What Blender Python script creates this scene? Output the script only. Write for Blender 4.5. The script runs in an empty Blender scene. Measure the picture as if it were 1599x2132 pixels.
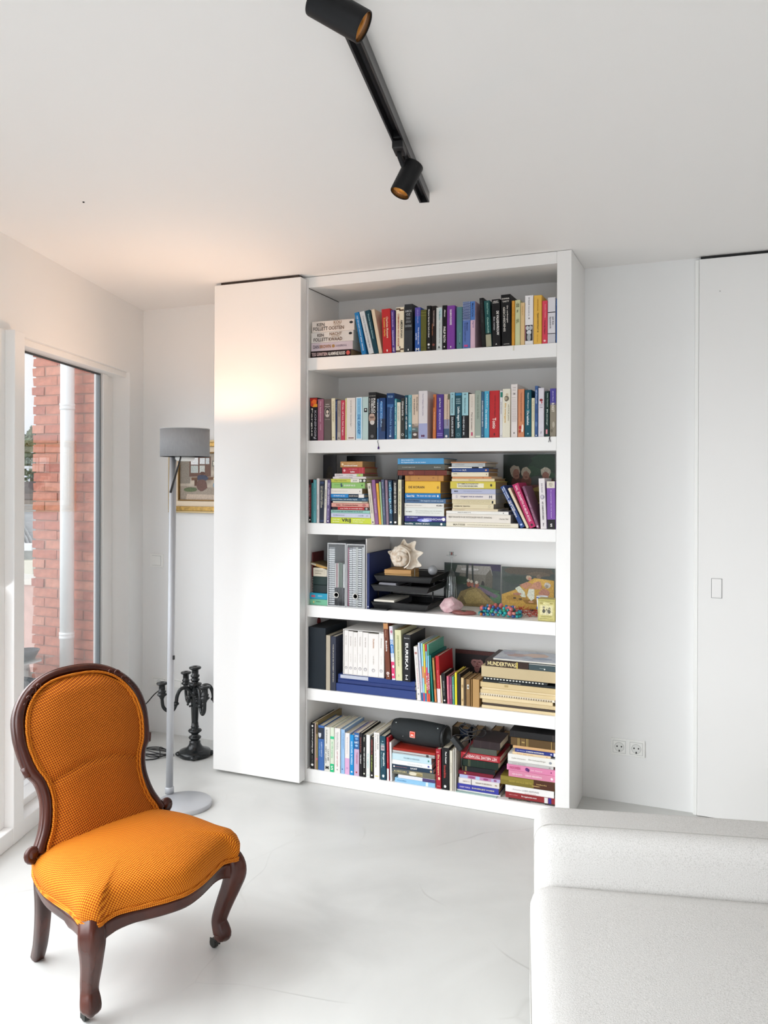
import bpy, bmesh, math, random
from mathutils import Vector, Matrix
random.seed(7)
SC = bpy.context.scene
COL = SC.collection
PI = math.pi
IMW, IMH = 1599.0, 2132.0

# ------------------------------------------------------------------ camera
FPX, SHY, YAW, PITCH, ROLL = 1700.314, -64.673, -0.39833, -0.00216, 0.00344
CAM = Vector((1.0996, -3.5797, 1.5005))
FW = Vector((math.sin(YAW) * math.cos(PITCH), math.cos(YAW) * math.cos(PITCH), math.sin(PITCH)))
_r = Vector((math.cos(YAW), -math.sin(YAW), 0)); _u = _r.cross(FW)
RT = _r * math.cos(ROLL) + _u * math.sin(ROLL)
UP = -_r * math.sin(ROLL) + _u * math.cos(ROLL)
cam_data = bpy.data.cameras.new('camera'); cam = bpy.data.objects.new('camera', cam_data); COL.objects.link(cam)
m = Matrix((RT, UP, -FW)).transposed().to_4x4(); m.translation = CAM; cam.matrix_world = m
cam_data.sensor_fit = 'AUTO'; cam_data.sensor_width = 36.0
cam_data.lens = FPX / IMH * 36.0
cam_data.shift_y = SHY / IMH
cam_data.clip_start = 0.05; cam_data.clip_end = 500
SC.camera = cam

# ------------------------------------------------------------------ view, world, daylight
SC.view_settings.view_transform = 'Standard'; SC.view_settings.look = 'None'
SC.view_settings.gamma = 1.0; SC.view_settings.use_curve_mapping = False
SC.view_settings.exposure = 0.27
SC.cycles.max_bounces = 10; SC.cycles.diffuse_bounces = 6; SC.cycles.transparent_max_bounces = 16
SC.cycles.caustics_reflective = False; SC.cycles.caustics_refractive = False

world = bpy.data.worlds.new('overcast_sky'); SC.world = world; world.use_nodes = True
nt = world.node_tree; nt.nodes.clear()
def wn(t, **k):
    n = nt.nodes.new(t)
    for a, b in k.items(): setattr(n, a, b)
    return n
out = wn('ShaderNodeOutputWorld'); bg = wn('ShaderNodeBackground'); tc = wn('ShaderNodeTexCoord')
noi = wn('ShaderNodeTexNoise'); ramp = wn('ShaderNodeValToRGB')
noi.inputs['Scale'].default_value = 5.0; noi.inputs['Detail'].default_value = 6.0
ramp.color_ramp.elements[0].position = 0.35; ramp.color_ramp.elements[0].color = (0.47, 0.56, 0.68, 1)
ramp.color_ramp.elements[1].position = 0.6; ramp.color_ramp.elements[1].color = (0.66, 0.68, 0.70, 1)
nt.links.new(tc.outputs['Generated'], noi.inputs['Vector']); nt.links.new(noi.outputs['Fac'], ramp.inputs['Fac'])
nt.links.new(ramp.outputs['Color'], bg.inputs['Color']); bg.inputs['Strength'].default_value = 1.6
nt.links.new(bg.outputs['Background'], out.inputs['Surface'])

# window wall: a line that runs oblique to the bookcase wall
WA = Vector((-1.626, -1.129, 0)); WD = Vector((-0.3145, 0.9493, 0)); WD.normalize(); WN = Vector((-WD.y, WD.x, 0))  # WN points outdoors
def on_wall(s, off=0.0, z=0.0):
    p = WA + WD * s + WN * off
    return Vector((p.x, p.y, z))
def area_light(name, loc, direction, sx, sy, power, color):
    d = bpy.data.lights.new(name, 'AREA'); d.shape = 'RECTANGLE'; d.size = sx; d.size_y = sy; d.energy = power; d.color = color
    o = bpy.data.objects.new(name, d); COL.objects.link(o)
    o.location = loc
    o.rotation_euler = Vector(direction).to_track_quat('-Z', 'Z').to_euler()
    return o
# daylight through the rest of the glazed wall (beside and behind the camera), plus a fill light added at the unseen rear
for k, s in enumerate((-0.98, -2.24, -3.62)):
    area_light('window_daylight', on_wall(s, -0.01, 1.05), -WN + Vector((0, 0, -0.75)), 1.2, 1.9, 25.0, (0.93, 0.97, 1.0)).data.spread = math.radians(140)
area_light('rear_fill_light', (2.2, -5.9, 1.12), (-0.1, 1, 0.0), 3.6, 1.8, 20.0, (1.0, 0.985, 0.97))

# the bright part of the overcast sky, low over the terrace: very soft light slanting in through the window wall
sd = bpy.data.lights.new('bright_sky', 'SUN'); sd.energy = 2.8; sd.angle = math.radians(65); sd.color = (0.97, 0.985, 1.0)
so = bpy.data.objects.new('bright_sky', sd); COL.objects.link(so)
so.rotation_euler = Vector((0.62, 0.64, -0.50)).to_track_quat('-Z', 'Z').to_euler()

# ------------------------------------------------------------------ materials
def lin(h):
    h = h.lstrip('#'); h = h if len(h) == 6 else ''.join(c + c for c in h); v = [int(h[i:i + 2], 16) / 255.0 for i in (0, 2, 4)]
    return tuple(c / 12.92 if c <= 0.04045 else ((c + 0.055) / 1.055) ** 2.4 for c in v) + (1.0,)
_mats = {}
def mat(hexc, rough=0.5, metal=0.0, name=None, vary=0.0, vscale=30.0, bump=0.0, bscale=200.0, spec=None, vec='Object', stretch=None, hex2=None):
    key = (hexc, rough, metal, name, vary, vscale, bump, bscale, stretch, hex2, spec)
    if key in _mats: return _mats[key]
    M = bpy.data.materials.new(name or 'paint_' + hexc.lstrip('#')); M.use_nodes = True
    t = M.node_tree; b = t.nodes['Principled BSDF']
    b.inputs['Base Color'].default_value = lin(hexc); b.inputs['Roughness'].default_value = rough; b.inputs['Metallic'].default_value = metal
    if spec is not None: b.inputs['Specular IOR Level'].default_value = spec
    if vary or bump or hex2:
        tcn = t.nodes.new('ShaderNodeTexCoord'); src = tcn.outputs[vec]
        if stretch:
            mp = t.nodes.new('ShaderNodeMapping'); mp.inputs['Scale'].default_value = stretch
            t.links.new(src, mp.inputs['Vector']); src = mp.outputs['Vector']
    if vary or hex2:
        n = t.nodes.new('ShaderNodeTexNoise'); n.inputs['Scale'].default_value = vscale; n.inputs['Detail'].default_value = 5
        r = t.nodes.new('ShaderNodeValToRGB'); c = lin(hexc); c2 = lin(hex2) if hex2 else None
        r.color_ramp.elements[0].position = 0.32; r.color_ramp.elements[1].position = 0.68
        r.color_ramp.elements[0].color = (c2 if c2 else tuple(x * (1 - vary) for x in c[:3]) + (1,))
        r.color_ramp.elements[1].color = (c if c2 else tuple(min(1, x * (1 + vary)) for x in c[:3]) + (1,))
        t.links.new(src, n.inputs['Vector']); t.links.new(n.outputs['Fac'], r.inputs['Fac']); t.links.new(r.outputs['Color'], b.inputs['Base Color'])
    if bump:
        n = t.nodes.new('ShaderNodeTexNoise'); n.inputs['Scale'].default_value = bscale; n.inputs['Detail'].default_value = 3
        bp = t.nodes.new('ShaderNodeBump'); bp.inputs['Strength'].default_value = bump; bp.inputs['Distance'].default_value = 0.002
        t.links.new(src, n.inputs['Vector']); t.links.new(n.outputs['Fac'], bp.inputs['Height']); t.links.new(bp.outputs['Normal'], b.inputs['Normal'])
    _mats[key] = M
    return M
WALL = mat('#efefee', 0.6, name='white_wall_paint', bump=0.04, bscale=120)
CEIL = mat('#f1efed', 0.7, name='ceiling_paint', bump=0.03, bscale=90)
LACQ = mat('#f1f0ee', 0.4, name='white_lacquer')
FRAMEW = mat('#f2f1ef', 0.4, name='window_frame_paint')
PLAST = mat('#f3f3f0', 0.35, name='white_plastic')
BLACKM = mat('#0f0f11', 0.5, spec=.3, name='black_coated_metal', bump=0.05, bscale=400)
GREIGE = mat('#8a8078', 0.7, name='greige_light_absorber')  # unseen walls toned darker to absorb bounced light
DARK = mat('#101010', 0.6, name='dark_gap')
GREYM = mat('#b9bbbf', 0.38, metal=0.25, name='silver_grey_lamp_paint')

def floor_material():
    M = bpy.data.materials.new('troweled_screed'); M.use_nodes = True; t = M.node_tree; b = t.nodes['Principled BSDF']
    tcn = t.nodes.new('ShaderNodeTexCoord')
    n1 = t.nodes.new('ShaderNodeTexNoise'); n1.inputs['Scale'].default_value = 1.6; n1.inputs['Detail'].default_value = 6; n1.inputs['Distortion'].default_value = 1.6
    r1 = t.nodes.new('ShaderNodeValToRGB'); r1.color_ramp.elements[0].color = lin('#c4c4c1'); r1.color_ramp.elements[1].color = lin('#d1d1ce')
    r1.color_ramp.elements[0].position = .3; r1.color_ramp.elements[1].position = .7
    # thin curved trowel lines: borders of large distorted cells
    nd = t.nodes.new('ShaderNodeTexNoise'); nd.inputs['Scale'].default_value = 1.3
    mx = t.nodes.new('ShaderNodeMix'); mx.data_type = 'VECTOR'; mx.inputs['Factor'].default_value = 0.4
    vo = t.nodes.new('ShaderNodeTexVoronoi'); vo.feature = 'DISTANCE_TO_EDGE'; vo.inputs['Scale'].default_value = 1.9
    rl = t.nodes.new('ShaderNodeValToRGB'); rl.color_ramp.elements[0].position = 0.0; rl.color_ramp.elements[1].position = 0.006
    rl.color_ramp.elements[0].color = (1, 1, 1, 1); rl.color_ramp.elements[1].color = (0, 0, 0, 1)
    nm = t.nodes.new('ShaderNodeTexNoise'); nm.inputs['Scale'].default_value = 2.3
    rm = t.nodes.new('ShaderNodeValToRGB'); rm.color_ramp.elements[0].position = .5; rm.color_ramp.elements[1].position = .62
    ml = t.nodes.new('ShaderNodeMath'); ml.operation = 'MULTIPLY'
    mc = t.nodes.new('ShaderNodeMix'); mc.data_type = 'RGBA'; mc.inputs['B'].default_value = lin('#adaca8')
    sc = t.nodes.new('ShaderNodeMath'); sc.operation = 'MULTIPLY'; sc.inputs[1].default_value = 0.55
    L = t.links.new
    L(tcn.outputs['Object'], n1.inputs['Vector']); L(n1.outputs['Fac'], r1.inputs['Fac'])
    L(tcn.outputs['Object'], nd.inputs['Vector']); L(tcn.outputs['Object'], mx.inputs['A']); L(nd.outputs['Color'], mx.inputs['B'])
    L(mx.outputs['Result'], vo.inputs['Vector']); L(vo.outputs['Distance'], rl.inputs['Fac'])
    L(tcn.outputs['Object'], nm.inputs['Vector']); L(nm.outputs['Fac'], rm.inputs['Fac'])
    L(rl.outputs['Color'], ml.inputs[0]); L(rm.outputs['Color'], ml.inputs[1]); L(ml.outputs[0], sc.inputs[0])
    L(sc.outputs[0], mc.inputs['Factor']); L(r1.outputs['Color'], mc.inputs['A']); L(mc.outputs['Result'], b.inputs['Base Color'])
    bp = t.nodes.new('ShaderNodeBump'); bp.inputs['Strength'].default_value = 0.25; bp.inputs['Distance'].default_value = 0.003
    ad = t.nodes.new('ShaderNodeMath'); ad.operation = 'MULTIPLY_ADD'; ad.inputs[1].default_value = 0.6
    n2 = t.nodes.new('ShaderNodeTexNoise'); n2.inputs['Scale'].default_value = 5; n2.inputs['Detail'].default_value = 2
    L(tcn.outputs['Object'], n2.inputs['Vector']); L(ml.outputs[0], ad.inputs[0]); L(n2.outputs['Fac'], ad.inputs[2])
    L(ad.outputs[0], bp.inputs['Height']); L(bp.outputs['Normal'], b.inputs['Normal'])
    b.inputs['Roughness'].default_value = 0.36; b.inputs['Specular IOR Level'].default_value = 0.4
    return M
def glass_material(name, tint=(1, 1, 1, 1), base=0.04, amount=0.96, rough=0.0):
    M = bpy.data.materials.new(name); M.use_nodes = True; t = M.node_tree; t.nodes.clear()
    o = t.nodes.new('ShaderNodeOutputMaterial'); mix = t.nodes.new('ShaderNodeMixShader'); tr = t.nodes.new('ShaderNodeBsdfTransparent')
    gl = t.nodes.new('ShaderNodeBsdfGlossy'); gl.inputs['Roughness'].default_value = rough; tr.inputs['Color'].default_value = tint
    lw = t.nodes.new('ShaderNodeLayerWeight'); lw.inputs['Blend'].default_value = 0.5
    pw = t.nodes.new('ShaderNodeMath'); pw.operation = 'POWER'; pw.inputs[1].default_value = 5
    ma = t.nodes.new('ShaderNodeMath'); ma.operation = 'MULTIPLY_ADD'; ma.inputs[1].default_value = amount; ma.inputs[2].default_value = base
    L = t.links.new
    L(lw.outputs['Facing'], pw.inputs[0]); L(pw.outputs[0], ma.inputs[0]); L(ma.outputs[0], mix.inputs['Fac'])
    L(tr.outputs[0], mix.inputs[1]); L(gl.outputs[0], mix.inputs[2]); L(mix.outputs[0], o.inputs['Surface'])
    return M
WGLASS = glass_material('window_glass', base=0.17)
DGLASS = glass_material('drinking_glass', (0.93, 0.95, 0.95, 1), 0.05, 0.9, 0.02)
FLOORM = floor_material()

# ------------------------------------------------------------------ mesh helpers
class MB:
    def __init__(s): s.v = []; s.f = []; s.sm = []
    def add(s, vs, fs, smooth=False):
        k = len(s.v); s.v += [tuple(v) for v in vs]
        for f in fs: s.f.append([i + k for i in f]); s.sm.append(smooth)
        return s
    def box(s, x0, x1, y0, y1, z0, z1, M=None):
        vs = [Vector((x, y, z)) for x in (x0, x1) for y in (y0, y1) for z in (z0, z1)]
        if M: vs = [M @ v for v in vs]
        return s.add(vs, [(0, 1, 3, 2), (4, 6, 7, 5), (0, 4, 5, 1), (2, 3, 7, 6), (0, 2, 6, 4), (1, 5, 7, 3)])
    def hexa(s, vs):  # 8 corners: bottom 0-3 counter-clockwise, top 4-7
        return s.add(vs, [(3, 2, 1, 0), (4, 5, 6, 7), (0, 1, 5, 4), (1, 2, 6, 5), (2, 3, 7, 6), (3, 0, 4, 7)])
    def lathe(s, prof, n=24, M=None, smooth=True):
        vs = []; fs = []
        for r, z in prof:
            for i in range(n):
                a = 2 * PI * i / n; vs.append(Vector((r * math.cos(a), r * math.sin(a), z)))
        if M: vs = [M @ v for v in vs]
        for j in range(len(prof) - 1):
            for i in range(n):
                i2 = (i + 1) % n; fs.append((j * n + i, j * n + i2, (j + 1) * n + i2, (j + 1) * n + i))
        if prof[0][0] > 1e-5: fs.append(tuple(range(n))[::-1])
        if prof[-1][0] > 1e-5: fs.append(tuple((len(prof) - 1) * n + i for i in range(n)))
        return s.add(vs, fs, smooth)
    def tube(s, pts, rad, n=10, closed=False, shape=None, smooth=True, upv=None):
        pts = [Vector(p) for p in pts]; N = len(pts)
        rads = rad if isinstance(rad, (list, tuple)) else [rad] * N
        shp = shape or [(math.cos(2 * PI * i / n), math.sin(2 * PI * i / n)) for i in range(n)]
        n = len(shp); vs = []; fs = []; prev = None
        for k in range(N):
            if closed: T = pts[(k + 1) % N] - pts[k - 1]
            else: T = pts[min(k + 1, N - 1)] - pts[max(k - 1, 0)]
            T.normalize()
            if upv is not None: a = Vector(upv) - T * T.dot(Vector(upv))
            elif prev is None:
                a = Vector((0, 0, 1)) if abs(T.z) < .9 else Vector((1, 0, 0)); a = a - T * T.dot(a)
            else: a = prev - T * T.dot(prev)
            a.normalize(); prev = a; b = T.cross(a)
            for x, y in shp: vs.append(pts[k] + (a * x + b * y) * rads[k])
        R = N if closed else N - 1
        for k in range(R):
            k2 = (k + 1) % N
            for i in range(n):
                i2 = (i + 1) % n; fs.append((k * n + i, k * n + i2, k2 * n + i2, k2 * n + i))
        if not closed: fs.append(tuple(range(n))[::-1]); fs.append(tuple((N - 1) * n + i for i in range(n)))
        return s.add(vs, fs, smooth)
    def sphere(s, c, r, n=12, m_=8, sx=1, sy=1, sz=1):
        vs = [Vector((0, 0, -r))]; fs = []
        for j in range(1, m_):
            a = PI * j / m_ - PI / 2
            for i in range(n):
                b = 2 * PI * i / n; vs.append(Vector((r * math.cos(a) * math.cos(b), r * math.cos(a) * math.sin(b), r * math.sin(a))))
        vs.append(Vector((0, 0, r)))
        for i in range(n): fs.append((0, 1 + (i + 1) % n, 1 + i))
        for j in range(m_ - 2):
            for i in range(n):
                i2 = (i + 1) % n; fs.append((1 + j * n + i, 1 + j * n + i2, 1 + (j + 1) * n + i2, 1 + (j + 1) * n + i))
        k = 1 + (m_ - 2) * n
        for i in range(n): fs.append((k + i, k + (i + 1) % n, len(vs) - 1))
        c = Vector(c)
        return s.add([Vector((v.x * sx, v.y * sy, v.z * sz)) + c for v in vs], fs, True)
    def prism(s, poly, y0, y1):  # polygon in x,z ; extruded along y
        n = len(poly); vs = [Vector((x, y0, z)) for x, z in poly] + [Vector((x, y1, z)) for x, z in poly]
        fs = [tuple(range(n)), tuple(range(n, 2 * n))[::-1]] + [(i, i + n, (i + 1) % n + n, (i + 1) % n) for i in range(n)]
        return s.add(vs, fs)
    def mesh(s, name):
        me = bpy.data.meshes.new(name); me.from_pydata(s.v, [], s.f); me.validate(); me.update()
        if any(s.sm) and len(me.polygons) == len(s.sm): me.polygons.foreach_set('use_smooth', s.sm)
        return me
    def build(s, name, material, parent=None, bevel=0.0, seg=2, subsurf=0, fixn=True):
        me = s.mesh(name); me.materials.append(material)
        if fixn:
            bm = bmesh.new(); bm.from_mesh(me); bmesh.ops.recalc_face_normals(bm, faces=bm.faces); bm.to_mesh(me); bm.free()
        o = bpy.data.objects.new(name, me); COL.objects.link(o)
        if parent is not None: o.parent = parent
        if bevel:
            b = o.modifiers.new('bevel', 'BEVEL'); b.width = bevel; b.segments = seg; b.limit_method = 'ANGLE'
        if subsurf:
            b = o.modifiers.new('smooth', 'SUBSURF'); b.levels = subsurf; b.render_levels = subsurf
        return o
def B(x0, x1, y0, y1, z0, z1): return MB().box(x0, x1, y0, y1, z0, z1)
def tag(o, label, cat, group=None, kind=None):
    o['label'] = label
    if cat: o['category'] = cat
    if group: o['group'] = group
    if kind: o['kind'] = kind
    return o
def thing(name, label, cat, loc=(0, 0, 0), rz=0.0, group=None):
    o = bpy.data.objects.new(name, None); COL.objects.link(o); o.empty_display_size = 0.05
    o.location = loc; o.rotation_euler = (0, 0, rz)
    return tag(o, label, cat, group)
def struct(o, label=None):
    o['kind'] = 'structure'
    if label: o['label'] = label
    return o
# a pixel of the photograph brought back to the real plane it lies on
def ray(px, py): return FW + RT * ((px - IMW / 2) / FPX) - UP * ((py - IMH / 2 - SHY) / FPX)
def on(px, py, ax, val):
    d = ray(px, py); t = (val - CAM[ax]) / d[ax]; return CAM + d * t
def catmull(P, k=6, closed=False):
    P = [Vector(p) for p in P]; out_ = []; n = len(P)
    R = n if closed else n - 1
    for i in range(R):
        if closed: a, b, c, d = P[i - 1], P[i], P[(i + 1) % n], P[(i + 2) % n]
        else: a, b, c, d = P[max(i - 1, 0)], P[i], P[i + 1], P[min(i + 2, n - 1)]
        for j in range(k):
            t = j / k
            out_.append(0.5 * ((2 * b) + (c - a) * t + (2 * a - 5 * b + 4 * c - d) * t * t + (3 * b - a - 3 * c + d) * t ** 3))
    if not closed: out_.append(P[-1])
    return out_
_txt = {}
def text_mesh(s):
    if s not in _txt:
        cu = bpy.data.curves.new('lettering', 'FONT'); cu.body = s; cu.resolution_u = 2; cu.offset = 0.018; cu.fill_mode = 'FRONT'
        o = bpy.data.objects.new('lettering', cu); COL.objects.link(o)
        dg = bpy.context.evaluated_depsgraph_get(); me = bpy.data.meshes.new_from_object(o.evaluated_get(dg))
        bpy.data.objects.remove(o)
        vs = [v.co.copy() for v in me.vertices]; fs = [tuple(p.vertices) for p in me.polygons]
        if vs:
            x0 = min(v.x for v in vs); x1 = max(v.x for v in vs); y0 = min(v.y for v in vs); y1 = max(v.y for v in vs)
        else: x0 = x1 = y0 = y1 = 0
        bpy.data.meshes.remove(me)
        _txt[s] = (vs, fs, x0, max(x1 - x0, 1e-4), y0, max(y1 - y0, 1e-4))
    return _txt[s]
def lettering(s, origin, du, dv, lu, lv, material, parent, name='lettering'):
    """flat print: text s fills the box origin + du*lu by dv*lv"""
    vs, fs, x0, w, y0, h = text_mesh(s)
    if not vs: return None
    du, dv, origin = Vector(du), Vector(dv), Vector(origin)
    mb = MB(); mb.add([origin + du * ((v.x - x0) / w * lu) + dv * ((v.y - y0) / h * lv) for v in vs], fs)
    return mb.build(name, material, parent, fixn=False)

# ------------------------------------------------------------------ room shell
CZ = 2.5; BY = 0.3566            # ceiling height, plane of the back wall
corner = WA + WD * ((BY - WA.y) / WD.y)
RX, RYB = 4.4, -6.0
def wall_at(y): return WA + WD * ((y - WA.y) / WD.y)
rear = wall_at(RYB)
fl = MB(); fl.add([(corner.x, BY, 0), (RX, BY, 0), (RX, RYB, 0), (rear.x, RYB, 0), (corner.x, BY, -.12), (RX, BY, -.12), (RX, RYB, -.12), (rear.x, RYB, -.12)],
       [(0, 3, 2, 1), (4, 5, 6, 7), (0, 1, 5, 4), (1, 2, 6, 5), (2, 3, 7, 6), (3, 0, 4, 7)])
struct(fl.build('floor', FLOORM), 'pale grey troweled screed floor')
ce = MB(); ce.add([(corner.x - .12, BY + .1, CZ), (RX, BY + .1, CZ), (RX, RYB, CZ), (rear.x - .12, RYB, CZ), (corner.x - .12, BY + .1, CZ + .15), (RX, BY + .1, CZ + .15), (RX, RYB, CZ + .15), (rear.x - .12, RYB, CZ + .15)],
       [(0, 1, 2, 3), (4, 7, 6, 5), (0, 4, 5, 1), (1, 5, 6, 2), (2, 6, 7, 3), (3, 7, 4, 0)])
struct(ce.build('ceiling', CEIL), 'plain white painted ceiling')
struct(B(corner.x - .13, RX, BY, BY + .1, 0, CZ).build('wall_back', WALL), 'white back wall behind the bookcase')
struct(B(RX, RX + .1, RYB, BY + .1, 0, CZ).build('wall_right', GREIGE), 'greige wall to the right, outside the frame')
# rear wall with a wide opening behind the added fill light
rw = MB(); rw.box(rear.x - .3, .35, RYB - .1, RYB, 0, CZ); rw.box(4.05, RX + .1, RYB - .1, RYB, 0, CZ); rw.box(.35, 4.05, RYB - .1, RYB, 2.1, CZ); rw.box(.35, 4.05, RYB - .1, RYB, 0, .2)
struct(rw.build('wall_rear', GREIGE), 'greige rear wall behind the camera')
# left window wall: solid pieces between the openings (s runs along the wall, off outdoors)
def wbox(mb, s0, s1, o0, o1, z0, z1):
    return mb.hexa([on_wall(s0, o0, z0), on_wall(s0, o1, z0), on_wall(s1, o1, z0), on_wall(s1, o0, z0), on_wall(s0, o0, z1), on_wall(s0, o1, z1), on_wall(s1, o1, z1), on_wall(s1, o0, z1)])
S_END = (BY - WA.y) / WD.y; S_REAR = (RYB - WA.y) / WD.y
HEAD = 2.106
wl = MB(); wbox(wl, S_REAR, S_END + .05, 0, .14, HEAD, CZ); wbox(wl, 1.357, S_END + .05, 0, .14, 0, HEAD); wbox(wl, S_REAR, -4.3, 0, .14, 0, HEAD)
struct(wl.build('wall_left', WALL), 'white window wall at the left')
# windows: frame and pane
def window(name, s0, s1, label, post=0.08):
    root = struct(thing(name, label, None, on_wall((s0 + s1) / 2, 0, 0))); root.pop('category', None)
    inv = Matrix.Translation(-root.location)
    def part(nm, material, *boxes):
        mb = MB()
        for b in boxes: wbox(mb, *b)
        mb.v = [tuple(inv @ Vector(v)) for v in mb.v]
        return mb.build(nm, material, root, bevel=0.003)
    return part
p1 = window('window_1', 0.02, 1.357, 'tall fixed white framed window at the left, down to the floor')
p1('window_frame', FRAMEW, (0.022, 0.102, -.052, .13, 0, HEAD))                       # left post, proud of the wall
p1('window_frame', FRAMEW, (0.102, 1.357, .02, .12, HEAD - .03, HEAD))
p1('window_frame', FRAMEW, (1.235, 1.357, .10, .14, 0, HEAD - .03))
p1('window_frame', FRAMEW, (1.175, 1.235, .075, .13, 0.09, HEAD - .03))
p1('window_sill', FRAMEW, (0.022, 1.357, -.05, .14, 0, .07))
p1('window_sill', FRAMEW, (0.102, 1.235, .02, .14, .07, .10))
p1('gasket', mat('#3c3f42', 0.6, name='grey_gasket'), (0.104, 1.173, .088, .092, HEAD - .042, HEAD - .031))
p1('gasket', mat('#7d8488', 0.6, name='light_gasket'), (1.158, 1.174, .088, .112, .10, HEAD - .032))
p1('pane', WGLASS, (0.10, 1.168, .095, .103, .10, HEAD - .034))
for i, (a, b) in enumerate(((-1.38, 0.022), (-2.84, -1.38), (-4.3, -2.84))):
    q = window('window_%d' % (i + 2), a, b, 'tall white framed window beside the camera')
    q('window_frame', FRAMEW, (a, a + .06, -.02, .12, 0, HEAD)); q('window_frame', FRAMEW, (b - .05, b, -.012 if i == 0 else -.02, .12, 0.07, HEAD))
    q('window_frame', FRAMEW, (a + .06, b - .05, 0, .12, HEAD - .05, HEAD)); q('window_sill', FRAMEW, (a + .06, b, -.05, .12, 0, .07))
    q('pane', WGLASS, (a + .06, b - .05, .09, .10, .07, HEAD - .05))

# ------------------------------------------------------------------ doors in front of the back wall
d1 = struct(thing('door_1', 'tall flush white door right of the socket, flush recessed handle', None, (1.3, 0.33, 0))); d1.pop('category', None)
def dpart(root, nm, material, *bx, bevel=0.002):
    mb = MB(); l = root.location
    for b in bx: mb.box(b[0] - l.x, b[1] - l.x, b[2] - l.y, b[3] - l.y, b[4] - l.z, b[5] - l.z)
    return mb.build(nm, material, root, bevel=bevel)
leaf = dpart(d1, 'door_leaf', LACQ, (.979, 2.05, .325, BY - .002, .003, 2.486))
dpart(d1, 'edge_strip', PLAST, (.962, .978, .333, BY - .001, .0, 2.486))
dpart(d1, 'top_gap', DARK, (.985, 2.05, .335, BY - .001, 2.488, CZ - .001), bevel=0)
a = on(1481, 1204, 1, .325); b = on(1503.5, 1246, 1, .325)
hm = MB()
for x0, x1, z0, z1 in ((a.x, b.x, a.z - .0012, a.z), (a.x, b.x, b.z, b.z + .0012), (a.x, a.x + .0014, b.z, a.z), (b.x - .0022, b.x, b.z, a.z)):
    hm.box(x0 - 1.3, x1 - 1.3, -.0058, -.003, z0, z1)
hd = hm.build('handle_rim', mat('#5b5b5a', 0.5), d1)
dpart(d1, 'handle_plate', LACQ, (a.x + .002, b.x - .002, .3235, .3255, b.z + .002, a.z - .002), bevel=.0008)
dpart(d1, 'screw', mat('#8c8c8a', .5), (1.063, 1.067, .3238, .3255, 2.335, 2.339), bevel=0)
d2 = struct(thing('door_2', 'tall white sliding door panel left of the bookcase, lit peach by the lamp', None, (-1.1, -.04, 0))); d2.pop('category', None)
dpart(d2, 'door_leaf', LACQ, (-1.323, -.8225, -.066, -.008, .014, 2.486))
dpart(d2, 'top_rail', mat('#3a2c24', 0.6), (-1.29, -.84, -.056, -.02, 2.487, CZ - .0005), bevel=0)

# ------------------------------------------------------------------ bookcase
BX0, BX1, BXO, BDEP = -0.816, 0.4097, 0.472, 0.3415
SHT = [2.0988, 1.6896, 1.2832, 0.8760, 0.4643, 0.0657]; SHB = [2.0381, 1.6285, 1.2278, 0.8187, 0.4076, 0.0]
bc = thing('bookcase', 'tall white built-in bookcase with six crowded shelves against the back wall', 'bookcase', (-.2, 0, 0))
def bpart(nm, x0, x1, y0, y1, z0, z1, bev=.0012):
    return B(x0 + .2, x1 + .2, y0, y1, z0, z1).build(nm, LACQ, bc, bevel=bev)
for k in range(5): bpart('shelf', BX0 + .0004, BX1 - .0008, 0, BDEP - .001, SHB[k], SHT[k])
bpart('plinth', BX0 + .0004, BX1 - .0008, 0, BDEP - .001, 0.001, SHT[5])
bpart('top_board', BX0 + .0004, BX1 - .0008, 0, BDEP - .001, 2.4455, CZ - .0025)
bpart('side_panel', BX1, BXO, -.0012, BY - .001, 0.001, CZ - .002)
bpart('side_panel', BX0 - .06, BX0, -.0012, BY - .001, 0.001, CZ - .002)
bpart('back_panel', BX0, BX1, BDEP, BY - .001, 0.001, CZ - .003)
B(BX0 + .2, BX0 + .2 + .0015, .004, BDEP - .002, 2.4425, 2.4465).build('joint_line', mat('#4a453e', .7), bc)
B(.215 + .2, .221 + .2, -.0009, .0004, 2.076, 2.0986).build('tape_strip', mat('#d9d6c4', .6), bc)

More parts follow.
